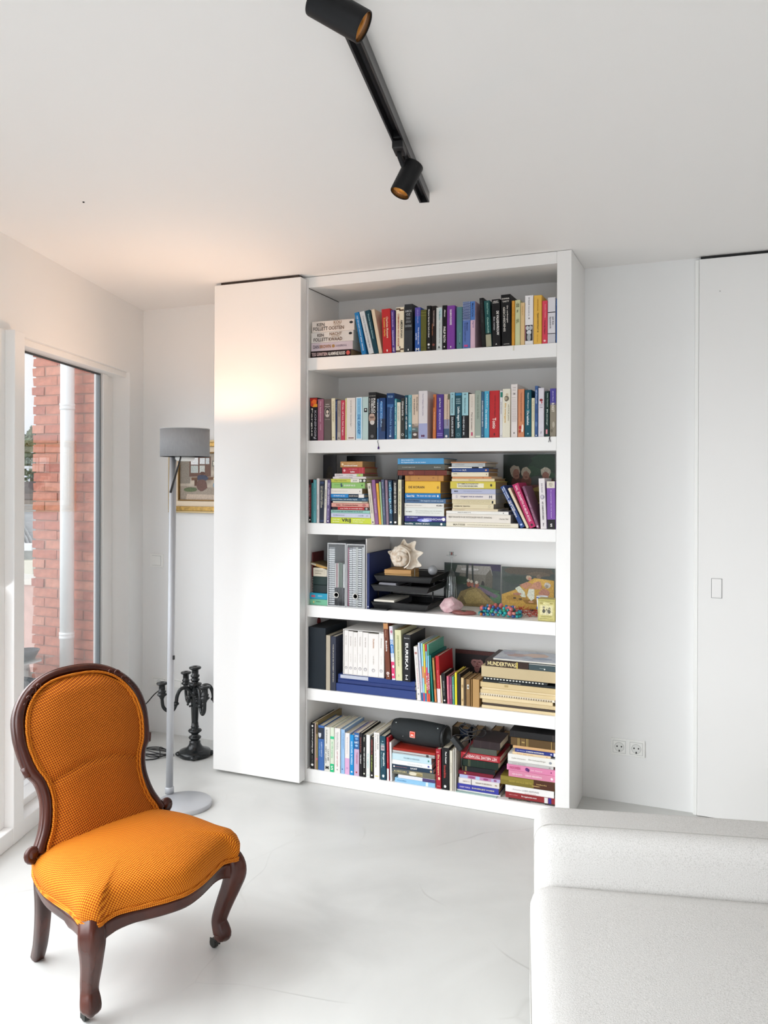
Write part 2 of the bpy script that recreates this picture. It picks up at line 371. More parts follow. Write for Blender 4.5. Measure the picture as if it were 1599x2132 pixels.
# ------------------------------------------------------------------ sockets and switches on the back wall
def wall_box(name, label, cat, p0, p1, cols, kind, n_frames=None):
    a = on(p0[0], p0[1], 1, BY); b = on(p1[0], p1[1], 1, BY); w = b.x - a.x; h = a.z - b.z
    t = thing(name, label, cat, ((a.x + b.x) / 2, BY, b.z))
    fr_ = B(-w / 2, w / 2, -.009, -.0005, 0, h).build('frame', PLAST, t, bevel=.0015)
    cw = w / cols
    for c in range(cols):
        x0 = -w / 2 + cw * c; i = cw * .14 if cols > 1 else cw * .16
        gap = MB().box(x0 + i - .0012, x0 + cw - i + .0012, -.0094, -.0088, h * .14 - .0012, h * .86 + .0012).build('gap', mat('#a9aaa8', .6), t)
        k = kind[c] if isinstance(kind, (list, tuple)) else kind
        ins = B(x0 + i, x0 + cw - i, -.0125 if k == 'switch' else -.0105, -.009, h * .14, h * .86).build('rocker' if k == 'switch' else 'insert', PLAST, t, bevel=.0012)
        if k == 'socket':
            cx = x0 + cw / 2; cz = h / 2; R = min(cw, h) * .27
            Mx = Matrix.Translation((cx, -.0106, cz)) @ Matrix.Rotation(PI / 2, 4, 'X')
            MB().lathe([(R * 1.06, 0), (R * 1.06, .0006)], 24, Mx, smooth=False).build('well_shade_rim', mat('#bcbdba', .5), t)  # grey ring stands in for the shade inside the recessed well
            MB().lathe([(R * .97, .0006), (R * .97, .0008)], 24, Mx, smooth=False).build('well', mat('#e4e5e2', .5), t)
            for s in (-1, 1): MB().lathe([(R * .17, .0006), (R * .17, .0012)], 10, Mx @ Matrix.Translation((s * R * .48, R * .12, 0))).build('pin_hole', DARK, t)
            B(cx - R * .13, cx + R * .13, -.0117, -.0105, cz - R * 1.08, cz - R * .62).build('earth_clip', DARK, t)
    return t
wall_box('wall_socket', 'white double wall socket low in the recess right of the bookcase', 'socket', (1272.5, 1534.5), (1343, 1577.5), 2, 'socket')
wall_box('light_switch', 'single white rocker light switch on the wall left of the lamp pole', 'switch', (315, 1152.5), (340.5, 1181), 1, 'switch')
wall_box('wall_socket', 'white socket and blank plate behind the black candelabra', 'socket', (317, 1408), (383.5, 1436), 2, ['socket', 'switch'])

# ------------------------------------------------------------------ framed painting behind the lamp
def blob_fan(cx, cz, rx, rz, y, n=14, wob=.12, rnd=None, rot=0.0):
    rnd = rnd or random.Random(int(cx * 9173 + cz * 777))
    pts = []
    for i in range(n):
        a = 2 * PI * i / n; k = 1 + rnd.uniform(-wob, wob)
        x, z = rx * k * math.cos(a), rz * k * math.sin(a)
        pts.append((cx + x * math.cos(rot) - z * math.sin(rot), y, cz + x * math.sin(rot) + z * math.cos(rot)))
    return pts
def patches(parent, items, w, h, y, name='paint_patch'):
    """flat painted shapes on a picture of width w, height h; items use 0..1 coordinates from the lower left"""
    cl = lambda v, lim: max(.004 * lim, min(.996 * lim, v))
    for k, (hexc, pts) in enumerate(items):
        if isinstance(pts[0], (int, float)):
            cx, cz, rx, rz = pts[:4]; P = blob_fan(cx * w, cz * h, rx * w, rz * h, y - .00012 * (k + 1), rot=pts[4] if len(pts) > 4 else 0)
        else: P = [(px * w, y - .00012 * (k + 1), pz * h) for px, pz in pts]
        P = [(cl(p_[0], w), p_[1], cl(p_[2], h)) for p_ in P]
        MB().add(P, [tuple(range(len(P)))]).build(name, mat(hexc, .5, name='print_' + hexc[1:], vary=.22, vscale=160), parent)
pa = on(351, 918, 1, BY - .02); pb = on(351, 1066.5, 1, BY - .02)
PW, PH = .66, pa.z - pb.z
pt = thing('framed_painting', 'gilt framed painting with cream mat on the wall behind the floor lamp', 'painting', (pa.x, BY - .001, pb.z))
def frame_ring(x0, x1, z0, z1, wd, y0, y1, name, material, parent):
    mb = MB()
    for (a0, a1, c0, c1) in ((x0, x1, z0, z0 + wd), (x0, x1, z1 - wd, z1), (x0, x0 + wd, z0 + wd, z1 - wd), (x1 - wd, x1, z0 + wd, z1 - wd)): mb.box(a0, a1, y0, y1, c0, c1)
    return mb.build(name, material, parent, bevel=.003)
GILT = mat('#b08d4c', .38, metal=.55, name='gilt', vary=.3, vscale=60)
frame_ring(0, PW, 0, PH, .012, -.022, -.001, 'frame', mat('#d8bf8d', .4, metal=.3, name='pale_gilt'), pt)
frame_ring(.011, PW - .011, .011, PH - .011, .026, -.03, -.001, 'frame_moulding', GILT, pt)
frame_ring(.036, PW - .036, .036, PH - .036, .034, -.02, -.001, 'mat_board', mat('#ead9c0', .8), pt)
frame_ring(.068, PW - .068, .068, PH - .068, .008, -.024, -.001, 'inner_moulding', mat('#8a6a3a', .45, metal=.4, name='dark_gilt'), pt)
cv = B(.07, PW - .07, -.010, -.001, .07, PH - .07).build('canvas', mat('#cbbfae', .6, name='painted_canvas', vscale=16, hex2='#8a7c70', bump=.3, bscale=90), pt)
cw_, ch_ = PW - .15, PH - .15
ho = bpy.data.objects.new('painted_scene', None); COL.objects.link(ho); ho.parent = pt; ho.location = (.075, -.0102, .075)
patches(ho, [('#e6e2da', [(.52, .62), (1, .55), (1, 1), (.46, 1)]), ('#8d8478', [(0, .35), (.14, .35), (.16, 1), (0, 1)]), ('#a09384', [(0, 0), (1, 0), (1, .22), (0, .30)]), ('#c8b6a4', [(.08, 0), (1, 0), (1, .10), (.1, .12)]),
    ('#6a4b3c', [(.13, .5), (.42, .5), (.42, .93), (.13, .93)]), ('#e9edef', [(.15, .76), (.25, .76), (.25, .91), (.15, .91)]), ('#e3e7e9', [(.27, .77), (.34, .77), (.34, .9), (.27, .9)]), ('#cfd5d6', [(.35, .77), (.4, .77), (.4, .9), (.35, .9)]),
    ('#bcc4c0', [(.15, .58), (.25, .58), (.25, .74), (.15, .74)]), ('#c6c8c2', [(.27, .58), (.34, .58), (.34, .74), (.27, .74)]), ('#6e4a30', [(.16, .42), (.62, .44), (.62, .5), (.16, .48)]), ('#5a3a26', [(.2, .3), (.24, .3), (.24, .44), (.2, .44)]),
    ('#3a3f55', (.31, .47, .075, .07)), ('#69493f', (.3, .32, .075, .13)), ('#5a3426', (.31, .575, .035, .035)), ('#5d6a48', (.15, .22, .09, .05)), ('#77746a', [(.44, .72), (.5, .72), (.5, .84), (.44, .84)]), ('#d6d2c4', [(.452, .74), (.49, .74), (.49, .82), (.452, .82)]),
    ('#4c4a48', (.64, .48, .09, .15)), ('#e6ddb6', (.53, .47, .07, .09)), ('#d9bba0', (.52, .56, .03, .035)), ('#5b4034', (.60, .66, .05, .045)), ('#7fa0b4', (.56, .30, .11, .12)), ('#56636c', (.6, .2, .12, .09)), ('#6b4630', [(.72, .2), (.75, .2), (.75, .5), (.72, .5)])], cw_, ch_, 0)

# ------------------------------------------------------------------ ceiling track with two spots
ta = on(883.5, 400, 2, CZ); t0 = Vector((.384 - .028, -2.03, CZ)); tdir = (t0 - ta).normalized()
tb = ta + tdir * 2.6; tside = Vector((-tdir.y, tdir.x, 0))
trk = thing('ceiling_track', 'black two spot lighting track fixed under the ceiling', 'track light', (ta.x, ta.y, CZ))
TM = Matrix((tdir, tside, (0, 0, 1))).transposed().to_4x4()  # local x runs along the track
trk.matrix_world = Matrix.Translation(ta) @ TM
TL = (tb - ta).length
MB().box(0, TL, -.0175, -.0115, -.036, -.001).box(0, TL, .0115, .0175, -.036, -.001).box(0, TL, -.0115, .0115, -.012, -.001).build('track_profile', mat('#232325', .3, name='track_black'), trk, bevel=.0012)
B(0.002, TL, -.003, .003, -.016, -.0118).build('conductor_rail', BLACKM, trk)
B(-.003, .0005, -.0175, .0175, -.0362, -.001).build('end_cap', mat('#151516', .35, name='cap_black'), trk, bevel=.001)
SPOTIN = mat('#b8782e', .25, metal=.75, name='gold_reflector')
def spot(label, joint, drop, centre, axis, r, L):
    s = thing('track_spotlight', label, 'spotlight', joint, group='black spotlights on the ceiling track')
    inv = Vector(joint)
    ax = Vector(axis).normalized(); q = ax.to_track_quat('Z', 'Y').to_matrix().to_4x4(); c = Vector(centre) - inv
    Mx = Matrix.Translation(c) @ q
    MB().lathe([(0, -L / 2), (r * .97, -L / 2), (r, -L / 2 + .003), (r, L / 2 - .001), (r * .985, L / 2), (r * .93, L / 2), (r * .93, L / 2 - .004)], 40, Mx).build('housing', BLACKM, s)
    MB().lathe([(r * .93, L / 2 - .002), (r * .86, L / 2 - .014), (r * .62, L / 2 - .034), (r * .3, L / 2 - .045), (0, L / 2 - .047)], 32, Mx).build('reflector', SPOTIN, s)
    MB().sphere((0, 0, L / 2 - .043), r * .28, 14, 8).build('bulb', mat('#efe2c4', .2, name='bulb_glass'), s).matrix_local = Mx
    R = trk.matrix_world.to_3x3().to_4x4()
    MB().box(-.045, .045, -.0112, .0112, -.034, -.012).build('adapter', BLACKM, s, bevel=.002).matrix_local = R
    MB().box(-.032, .032, -.016, .016, -.058, -.0345).build('adapter_housing', mat('#1e1d1e', .5, name='adapter_black'), s, bevel=.003).matrix_local = R
    e = c - ax * (L * .12); st = Vector((0, 0, -.057))
    MB().tube(catmull([st, st + Vector((0, 0, -drop * .5)), (st + Vector((0, 0, -drop)) + e) / 2, e], 4), .0075, 10).build('swivel_arm', BLACKM, s)
    return s
# small far spot: rim centre and top seen in the photograph, hung a few centimetres under the track
def pix_at(px, py, dist): return CAM + ray(px, py) * dist
def aimed(px, py, d, sx, sy, tilt):   # a point at depth d and an axis lying along the picture direction (sx, sy), turned a little to the room
    c = CAM + ray(px, py) * d; v = (RT * sx - UP * sy).normalized(); return c, (v * math.cos(tilt) - ray(px, py).normalized() * math.sin(tilt)).normalized()
def track_t(px, py): return (on(px, py, 2, CZ - .046) - ta).dot(tdir)
rim, ax1 = aimed(832, 403, 2.36, -31.5, 63, .17)
spot('black cylinder spotlight near the far end of the track, tilted left', ta + tdir * track_t(836, 308), .02, rim - ax1 * .05, ax1, .0295, .10)
rim2, ax2 = aimed(757.5, 57, 1.47, 58, 33, .06)
spot('black cylinder spotlight at the top edge of the photo, pointing right', ta + tdir * ((rim2 - ta).dot(tdir) + .09), .02, rim2 - ax2 * .053, ax2, .0295, .106)

# ------------------------------------------------------------------ floor lamp
LC = Vector((-1.191, -.487, 0)); PO = Vector((-1.312, -.435, 0))
lamp = thing('floor_lamp', 'slim silver grey floor lamp with drum shade behind the orange chair', 'lamp', LC)
po = PO - LC
MB().lathe([(0, 0), (.124, 0), (.126, .003), (.126, .018), (.123, .022), (0, .022)], 64).build('base', GREYM, lamp)
MB().lathe([(.0205, .022), (.0205, .05), (.018, .053)], 28, Matrix.Translation(po)).build('pole_collar', GREYM, lamp)
pole_top = on(363, 951, 1, PO.y).z
pt_x = on(360.5, 951, 1, PO.y).x - LC.x
MB().tube([(po.x, po.y, .05), ((po.x * 2 + pt_x) / 3, po.y, .6), (pt_x, po.y, 1.63)], .0165, 24).build('pole', GREYM, lamp)
bx_ = on(358, 1385, 1, PO.y - .017)
B(bx_.x - LC.x + .004, bx_.x - LC.x + .012, po.y - .019, po.y - .010, .655, .675).build('pole_button', DARK, lamp, bevel=.002)
SHADE = mat('#9b9c9e', .8, name='grey_linen_shade', vary=.12, vscale=40, stretch=(40, 40, 1), bump=.15, bscale=90)
z0_, z1_ = 1.600, 1.727; R_ = .111
MB().lathe([(R_, z0_), (R_, z1_), (R_ - .0025, z1_), (R_ - .0025, z0_), (R_, z0_)], 64).build('lamp_shade', SHADE, lamp)
MB().tube([(R_ * math.cos(i * PI / 24), R_ * math.sin(i * PI / 24), z1_) for i in range(48)], .0016, 6, True).build('shade_rim', mat('#c9cacb', .6), lamp)
MB().tube([(pt_x, po.y, 1.61), (pt_x * .5, po.y * .5, 1.64), (0, 0, 1.64)], .007, 10).build('shade_arm', GREYM, lamp)
MB().lathe([(.0, 1.628), (.07, 1.632), (.104, 1.642), (.104, 1.646), (.07, 1.636), (0, 1.632)], 40).build('downlight_block', mat('#cfcfcd', .5, name='dish'), lamp)  # dish added under the bulb to block its downward light
MB().lathe([(.045, 1.60), (.043, 1.588), (.034, 1.580), (.030, 1.582), (.038, 1.590), (.040, 1.60), (.04, 1.627), (.045, 1.627), (.045, 1.60)], 36).build('diffuser', mat('#f2f2ee', .3, name='opal_glass'), lamp)
h0 = on(376, 953, 1, LC.y - .07) - LC; h1 = on(355, 1026, 1, LC.y - .09) - LC
MB().tube([h0 + Vector((0, 0, .03)), h0, h1], [.0035, .0035, .0055], 10).build('handle_rod', mat('#17120f', .35, name='dark_rod'), lamp)
MB().sphere((0, 0, 1.650), .015, 16, 10).build('bulb', mat('#fff0d8', .3, name='bulb_opal'), lamp)
pl = bpy.data.lights.new('lamp_bulb_light', 'POINT'); pl.energy = 7.0; pl.color = (1.0, 0.60, 0.36); pl.shadow_soft_size = .024
plo = bpy.data.objects.new('lamp_bulb_light', pl); COL.objects.link(plo); plo.location = LC + Vector((0, 0, 1.690))

# ------------------------------------------------------------------ black candelabra on the floor
cb = thing('candelabra', 'black glossy five-armed candelabra standing on the floor by the back wall', 'candelabra', (-1.555, .10, 0))
GLB = mat('#14181a', .22, name='black_gloss_ceramic')
MB().lathe([(0, 0), (.080, 0), (.087, .006), (.088, .020), (.083, .028), (.060, .036), (.043, .046), (.033, .060), (.029, .072), (.030, .078), (.024, .081), (.022, .086), (.030, .093), (.034, .100), (.030, .106), (.020, .110), (.018, .118), (.024, .124), (.033, .130), (.037, .136), (.033, .142), (.022, .146), (.019, .152), (.022, .157), (.019, .162), (.018, .18)], 36).build('base', GLB, cb)
for k in range(4):
    a = PI / 2 * k + .55 - PI / 2
    MB().sphere((.082 * math.cos(a), .082 * math.sin(a), .013), .022, 12, 8, 1, 1, .6).build('foot', GLB, cb)
oct_ = [(.0175, .178), (.023, .30), (.0245, .325), (.02, .332)]
MB().lathe(oct_, 8, smooth=False).build('stem', GLB, cb)
MB().lathe([(.02, .33), (.026, .338), (.022, .346), (.021, .372), (.028, .378), (.036, .386), (.034, .392), (.020, .396), (.017, .402), (.024, .408), (.025, .414), (.017, .419), (.019, .424), (.024, .430), (.024, .436), (.018, .440), (.0185, .466), (.03, .470), (.033, .476), (.030, .481), (.013, .484), (.010, .478), (0, .476)], 28).build('centre_candle_cup', GLB, cb)
cup = [(0, -.03), (.006, -.034), (.010, -.024), (.016, -.012), (.026, -.004), (.024, .002), (.017, .005), (.021, .012), (.021, .017), (.0165, .020), (.0165, .048), (.027, .052), (.03, .057), (.026, .062), (.011, .064), (.009, .058), (0, .056)]
for k in range(4):
    a = 4.05 + PI / 2 * k
    ca, sa = math.cos(a), math.sin(a)
    def ap(r, z): return (r * ca, r * sa, z)
    ar = MB().tube(catmull([ap(.018, .345), ap(.045, .372), ap(.078, .368), ap(.097, .335), ap(.104, .290), ap(.120, .262), ap(.148, .262), ap(.172, .288), ap(.178, .335)], 5), [.0105 - .00004 * i for i in range(41)], 10).build('arm', GLB, cb)
    MB().lathe([(.010, .285), (.0165, .291), (.0165, .297), (.010, .304)], 14, Matrix.Translation(ap(.1035, 0))).build('arm_collar', GLB, ar)
    MB().lathe(cup, 22, Matrix.Translation(ap(.178, .355))).build('candle_cup', GLB, ar)
    lf = MB()
    for q in range(5): lf.sphere(ap(.030 + .012 * math.sin(q * 2.4), .315 - .011 * q), .0085 - .0006 * q, 8, 6)
    lf.build('leaf_ornament', GLB, ar)

# ------------------------------------------------------------------ cable on the floor
CABM = mat('#1a1a1c', .5, name='black_cable')
c0 = Vector((-1.74, .06, .006))
pts = [on(340, 1432, 1, BY - .03), on(322, 1445, 1, BY - .06), on(300, 1468, 1, BY - .12), Vector((-1.98, .16, .25)), Vector((-1.99, .10, .02))]
for i in range(34):
    a = i * .62; rr = .075 + .014 * math.sin(i * 1.7)
    pts.append(Vector((-1.77 + rr * 1.25 * math.cos(a), .03 + rr * .75 * math.sin(a), .006 + .0012 * i * .35)))
pts += [Vector((-1.70, -.02, .006)), Vector((-1.76, -.09, .006)), Vector((-1.80, -.14, .006))]
cab = thing('power_cable', 'black power cable coiled on the floor behind the orange chair', 'cable', c0)
MB().tube([p - c0 for p in catmull(pts, 5)], .0032, 6).build('cord', CABM, cab)
pe = Vector((-1.815, -.17, 0)) - c0
B(pe.x - .02, pe.x + .02, pe.y - .035, pe.y + .03, -.005, .022).build('plug', mat('#3a3a3c', .5), cab, bevel=.006)
B(-.012, .012, -.03, .0, -.012, .012).build('wall_plug', mat('#e4e4e0', .5), cab, bevel=.004).location = on(330, 1422, 1, BY - .013) - c0

# ------------------------------------------------------------------ orange upholstered chair
WOOD = mat('#4a1f12', .27, name='dark_mahogany', vscale=14, hex2='#2a0e08', stretch=(1, 1, .22), spec=.4)
def weave(name, axes, rot, k, dark='#a04a0c', light='#eda03a', mid='#d2781a', coord='Object'):
    M = bpy.data.materials.new(name); M.use_nodes = True; t = M.node_tree; b = t.nodes['Principled BSDF']; L = t.links.new
    tcn = t.nodes.new('ShaderNodeTexCoord'); mp = t.nodes.new('ShaderNodeMapping'); mp.inputs['Rotation'].default_value = rot
    sp = t.nodes.new('ShaderNodeSeparateXYZ'); L(tcn.outputs[coord], mp.inputs['Vector']); L(mp.outputs['Vector'], sp.inputs[0])
    def wave(o, kk):
        m_ = t.nodes.new('ShaderNodeMath'); m_.operation = 'MULTIPLY'; m_.inputs[1].default_value = kk
        s_ = t.nodes.new('ShaderNodeMath'); s_.operation = 'SINE'; L(sp.outputs[o], m_.inputs[0]); L(m_.outputs[0], s_.inputs[0]); return s_
    a, c = wave(axes[0], k), wave(axes[1], k)
    pr_ = t.nodes.new('ShaderNodeMath'); pr_.operation = 'MULTIPLY'; L(a.outputs[0], pr_.inputs[0]); L(c.outputs[0], pr_.inputs[1])
    mr = t.nodes.new('ShaderNodeMath'); mr.operation = 'MULTIPLY_ADD'; mr.inputs[1].default_value = .5; mr.inputs[2].default_value = .5; L(pr_.outputs[0], mr.inputs[0])
    rp = t.nodes.new('ShaderNodeValToRGB'); e = rp.color_ramp.elements
    e[0].position = .25; e[0].color = lin(dark); e[1].position = .82; e[1].color = lin(light); e.new(.5).color = lin(mid)
    L(mr.outputs[0], rp.inputs['Fac']); L(rp.outputs['Color'], b.inputs['Base Color'])
    bp = t.nodes.new('ShaderNodeBump'); bp.inputs['Strength'].default_value = .5; bp.inputs['Distance'].default_value = .002
    L(mr.outputs[0], bp.inputs['Height']); L(bp.outputs['Normal'], b.inputs['Normal'])
    b.inputs['Roughness'].default_value = .85; b.inputs['Specular IOR Level'].default_value = .2
    return M
FAB_S = weave('orange_weave_seat', ('X', 'Y'), (0, 0, math.radians(24)), 2 * PI / .0092, '#903c02', '#dc8c24', '#b8640c', 'UV')
FAB_B = weave('orange_weave_back', ('Y', 'Z'), (math.radians(28), 0, 0), 2 * PI / .0090, '#7c3204', '#cc7a1e', '#a4520a')
FAB_T = weave('orange_cord', ('Y', 'Z'), (math.radians(40), 0, 0), 2 * PI / .007, '#984406', '#dc8c2c', '#c06c12')
ch = thing('upholstered_chair', 'low antique side chair with orange woven upholstery and dark carved wood frame', 'chair', (-.467, -1.601, 0), math.radians(-15.58))
half = [(.148, 0), (.136, .06), (.112, .12), (.088, .175), (.078, .215), (.086, .243), (.060, .268), (.035, .273), (-.02, .264), (-.09, .262), (-.17, .256), (-.25, .236), (-.32, .208), (-.345, .17), (-.35, .08)]
outl = [(b, w) for b, w in half] + [(-.35, 0)] + [(b, -w) for b, w in half[:0:-1]]
outl = [(p.x, p.y) for p in catmull([(b, w, 0) for b, w in outl], 3, True)]
N = len(outl); cen = (-.1, 0)
def cornerdip(b, w): return -.010 * max(0, 1 - ((b - .075) ** 2 + (abs(w) - .245) ** 2) / .0035)
rings = [(.985, .306), (1.0, .316), (1.018, .332), (1.020, .350), (.995, .368), (.95, .380), (.88, .390), (.75, .401), (.58, .409), (.4, .414), (.2, .417)]
mb = MB(); vs = []; fs = []
for s, z in rings:
    for b, w in outl:
        a = math.atan2(w / .262, (b - cen[0]) / .245); k = max(0, min(1, (.97 - s) / .35))   # towards the middle the rings turn into ellipses
        b1 = (b - cen[0]) * (1 - k) + .245 * math.cos(a) * k; w1 = w * (1 - k) + .262 * math.sin(a) * k
        vs.append((cen[0] + b1 * s, w1 * s, z + (cornerdip(b, w) if s > .99 else 0)))
for j in range(len(rings) - 1):
    for i in range(N): i2 = (i + 1) % N; fs.append((j * N + i, j * N + i2, (j + 1) * N + i2, (j + 1) * N + i))
vs.append((cen[0], 0, .4175))
for i in range(N): fs.append(((len(rings) - 1) * N + i, (len(rings) - 1) * N + (i + 1) % N, len(vs) - 1))
mb.add(vs, fs, True); seat_o = mb.build('seat', FAB_S, ch)
# cloth laid out flat: every point keeps its direction from the middle and its distance along the surface
uvs = []
for j in range(len(rings)):
    for i in range(N):
        Ld = 0; p = Vector(vs[-1])
        for jj in range(len(rings) - 1, j - 1, -1): q_ = Vector(vs[jj * N + i]); Ld += (q_ - p).length; p = q_
        a = math.atan2(vs[j * N + i][1], vs[j * N + i][0] - cen[0]); uvs.append((Ld * math.cos(a), Ld * math.sin(a)))
uvs.append((0, 0))
ul = seat_o.data.uv_layers.new(name='cloth')
for lp_ in seat_o.data.loops: ul.data[lp_.index].uv = uvs[lp_.vertex_index]
for dz in (0, .0065):
    pts_ = [(cen[0] + (b - cen[0]) * 1.006, w * 1.006, .309 + dz + cornerdip(b, w)) for b, w in outl]
    MB().tube(pts_, .0042, 6, True).build('seat_trim', FAB_T, ch)
# seat rail
ap = MB(); vs = []; fs = []
prof = [(.955, .304), (.992, .304), (.995, .292), (.985, .286), (.988, .276), (.975, .268), (.95, .268)]
for s, z in prof:
    for b, w in outl:
        dip = .016 * max(0, 1 - abs(abs(w) - .235) / .09) if b > -.05 else 0
        vs.append((cen[0] + (b - cen[0]) * s, w * s, z - (dip if z < .29 else dip * .3) + cornerdip(b, w) * .6))
for j in range(len(prof)):
    j2 = (j + 1) % len(prof)
    for i in range(N): i2 = (i + 1) % N; fs.append((j * N + i, j * N + i2, j2 * N + i2, j2 * N + i))
ap.add(vs, fs, True); ap.build('seat_rail', WOOD, ch)
CAST = mat('#2c2d2a', .4, metal=.7, name='castor_metal')
flute = []
for i in range(20):
    a = 2 * PI * i / 20; r = 1 + (.10 if i % 4 == 0 else (-.09 if i % 4 == 2 else 0)); flute.append((r * math.cos(a), r * math.sin(a)))
for s in (-1, 1):
    P = [(.045, s * .240, .312), (.062, s * .250, .285), (.066, s * .252, .255), (.056, s * .246, .215), (.040, s * .238, .17), (.024, s * .232, .125), (.018, s * .229, .095), (.026, s * .231, .070), (.030, s * .232, .055), (.022, s * .229, .043), (.018, s * .227, .036)]
    Rr = [.030, .034, .034, .030, .027, .0245, .0235, .0265, .0265, .021, .017]
    cp = catmull(P, 4); rr = catmull([(r, 0, 0) for r in Rr], 4)
    lg = MB().tube(cp, [r.x for r in rr], 20, shape=flute).build('front_leg', WOOD, ch)
    f = MB().tube([(.018, s * .227, .038), (.013, s * .227, .030)], [.014, .012], 12)
    f.box(-.012, .012, s * .227 - .012, s * .227 - .008, .010, .034).box(-.012, .012, s * .227 + .008, s * .227 + .012, .010, .034)
    f.build('castor_fork', CAST, lg, bevel=.001)
    MB().lathe([(0, -.0075), (.014, -.0075), (.0155, -.005), (.0155, .005), (.014, .0075), (0, .0075)], 20, Matrix.Translation((-.004, s * .227, .0158)) @ Matrix.Rotation(PI / 2, 4, 'X')).build('castor_wheel', mat('#1d1e1c', .45, name='castor_wheel_black'), lg)
    P = [(-.275, s * .200, .335), (-.285, s * .197, .29), (-.295, s * .190, .22), (-.318, s * .180, .14), (-.352, s * .168, .06), (-.388, s * .158, .002)]
    sq = [(-1, -.8), (-.8, -1), (.8, -1), (1, -.8), (1, .8), (.8, 1), (-.8, 1), (-1, .8)]
    MB().tube(catmull(P, 4), [.022 - .0003 * i for i in range(21)], 8, shape=sq).build('rear_leg', WOOD, ch)
# back frame
def gb(z):
    zs = [.28, .371, .601, .732, .828, .9]; bs = [-.25, -.269, -.341, -.395, -.448, -.49]
    for i in range(5):
        if z <= zs[i + 1] or i == 4: return bs[i] + (bs[i + 1] - bs[i]) * (z - zs[i]) / (zs[i + 1] - zs[i])
outer = [(0, .876), (.055, .873), (.105, .863), (.155, .841), (.198, .806), (.226, .764), (.236, .71), (.232, .655), (.221, .606), (.198, .575), (.187, .53), (.190, .485), (.203, .44), (.222, .405), (.236, .388)]
inner = [(0, .846), (.05, .844), (.098, .834), (.138, .814), (.170, .786), (.190, .748), (.198, .705), (.196, .665), (.183, .615), (.162, .575), (.152, .53), (.155, .485), (.168, .437), (.188, .400), (.196, .375)]
mid = [((a[0] + c[0]) / 2, (a[1] + c[1]) / 2, math.hypot(a[0] - c[0], a[1] - c[1]) / 2) for a, c in zip(outer, inner)]
path = [Vector((gb(z), w, z)) for w, z, r in mid[::-1]] + [Vector((gb(z), -w, z)) for w, z, r in mid[1:]]
rad = [r for w, z, r in mid[::-1]] + [r for w, z, r in mid[1:]]
pc = catmull(path, 4); rc = [v.x for v in catmull([(r, 0, 0) for r in rad], 4)]
# cross-section: half-round moulding with a bead; first axis in the back's plane, second towards the front
sec = [(-1, -.75), (-1.02, -.2), (-.92, .18), (-.80, .28), (-.74, .30), (-.6, .55), (-.2, .8), (.3, .8), (.72, .55), (.84, .30), (.9, .30), (1.0, .18), (1.0, -.2), (.95, -.75)]
def sweep(pc, rc, sec, name, material, parent):
    vs = []; fs = []; n = len(sec); K = len(pc)
    for k in range(K):
        T = (pc[min(k + 1, K - 1)] - pc[max(k - 1, 0)]).normalized()
        nf = Vector((1, 0, .38)).normalized(); nf = (nf - T * T.dot(nf)).normalized(); sd = T.cross(nf)
        for x, y in sec: vs.append(pc[k] + sd * (x * rc[k]) + nf * (y * .021))
    for k in range(K - 1):
        for i in range(n): i2 = (i + 1) % n; fs.append((k * n + i, k * n + i2, (k + 1) * n + i2, (k + 1) * n + i))
    fs.append(tuple(range(n))[::-1]); fs.append(tuple((K - 1) * n + i for i in range(n)))
    return MB().add(vs, fs, True).build(name, material, parent)
bf = sweep(pc, rc, sec, 'back_frame', WOOD, ch)
for s in (-1, 1):
    # scrolls at the foot of the frame
    sc_ = []
    for i in range(16):
        a = -PI * .6 + i * .42; r = .021 * (1 - i / 22)
        sc_.append(Vector((gb(.392) + .004, s * (.236 + r * math.cos(a) * 1.0), .388 + r * math.sin(a))))
    MB().tube(sc_, [.012 - .0003 * i for i in range(16)], 10).build('scroll', WOOD, bf)
    MB().tube([(gb(.39) - .008, s * .238, .390), (gb(.39) + .016, s * .238, .390)], [.016, .014], 14).build('scroll_eye', WOOD, bf)
    # stepped shoulder
    MB().tube([(gb(.622), s * .2235, .622), (gb(.607), s * .214, .601), (gb(.60), s * .196, .597)], [.011, .0135, .010], 10).build('shoulder', WOOD, bf)
    # carved curls on the crest
    for (cx_, cz_, r0) in ((.150, .826, .013), (.168, .808, .009), (.128, .836, .008)):
        cc = []
        for i in range(12):
            a = i * .6; r = r0 * (1 - i / 15)
            cc.append(Vector((gb(cz_) + .0165, s * (cx_ + r * math.cos(a)), cz_ + r * math.sin(a))))
        MB().tube(cc, [.0042 - .0002 * i for i in range(12)], 8).build('carved_curl', WOOD, bf)
    MB().tube([(gb(.79) + .012, s * .2, .785), (gb(.79) + .016, s * .185, .797)], .005, 8).build('carved_bead', WOOD, bf)
    # stile running down behind the seat
    MB().tube([(gb(.39), s * .208, .385), (gb(.36) - .004, s * .203, .34), (-.285, s * .197, .29)], [.016, .018, .018], 10).build('stile', WOOD, bf)
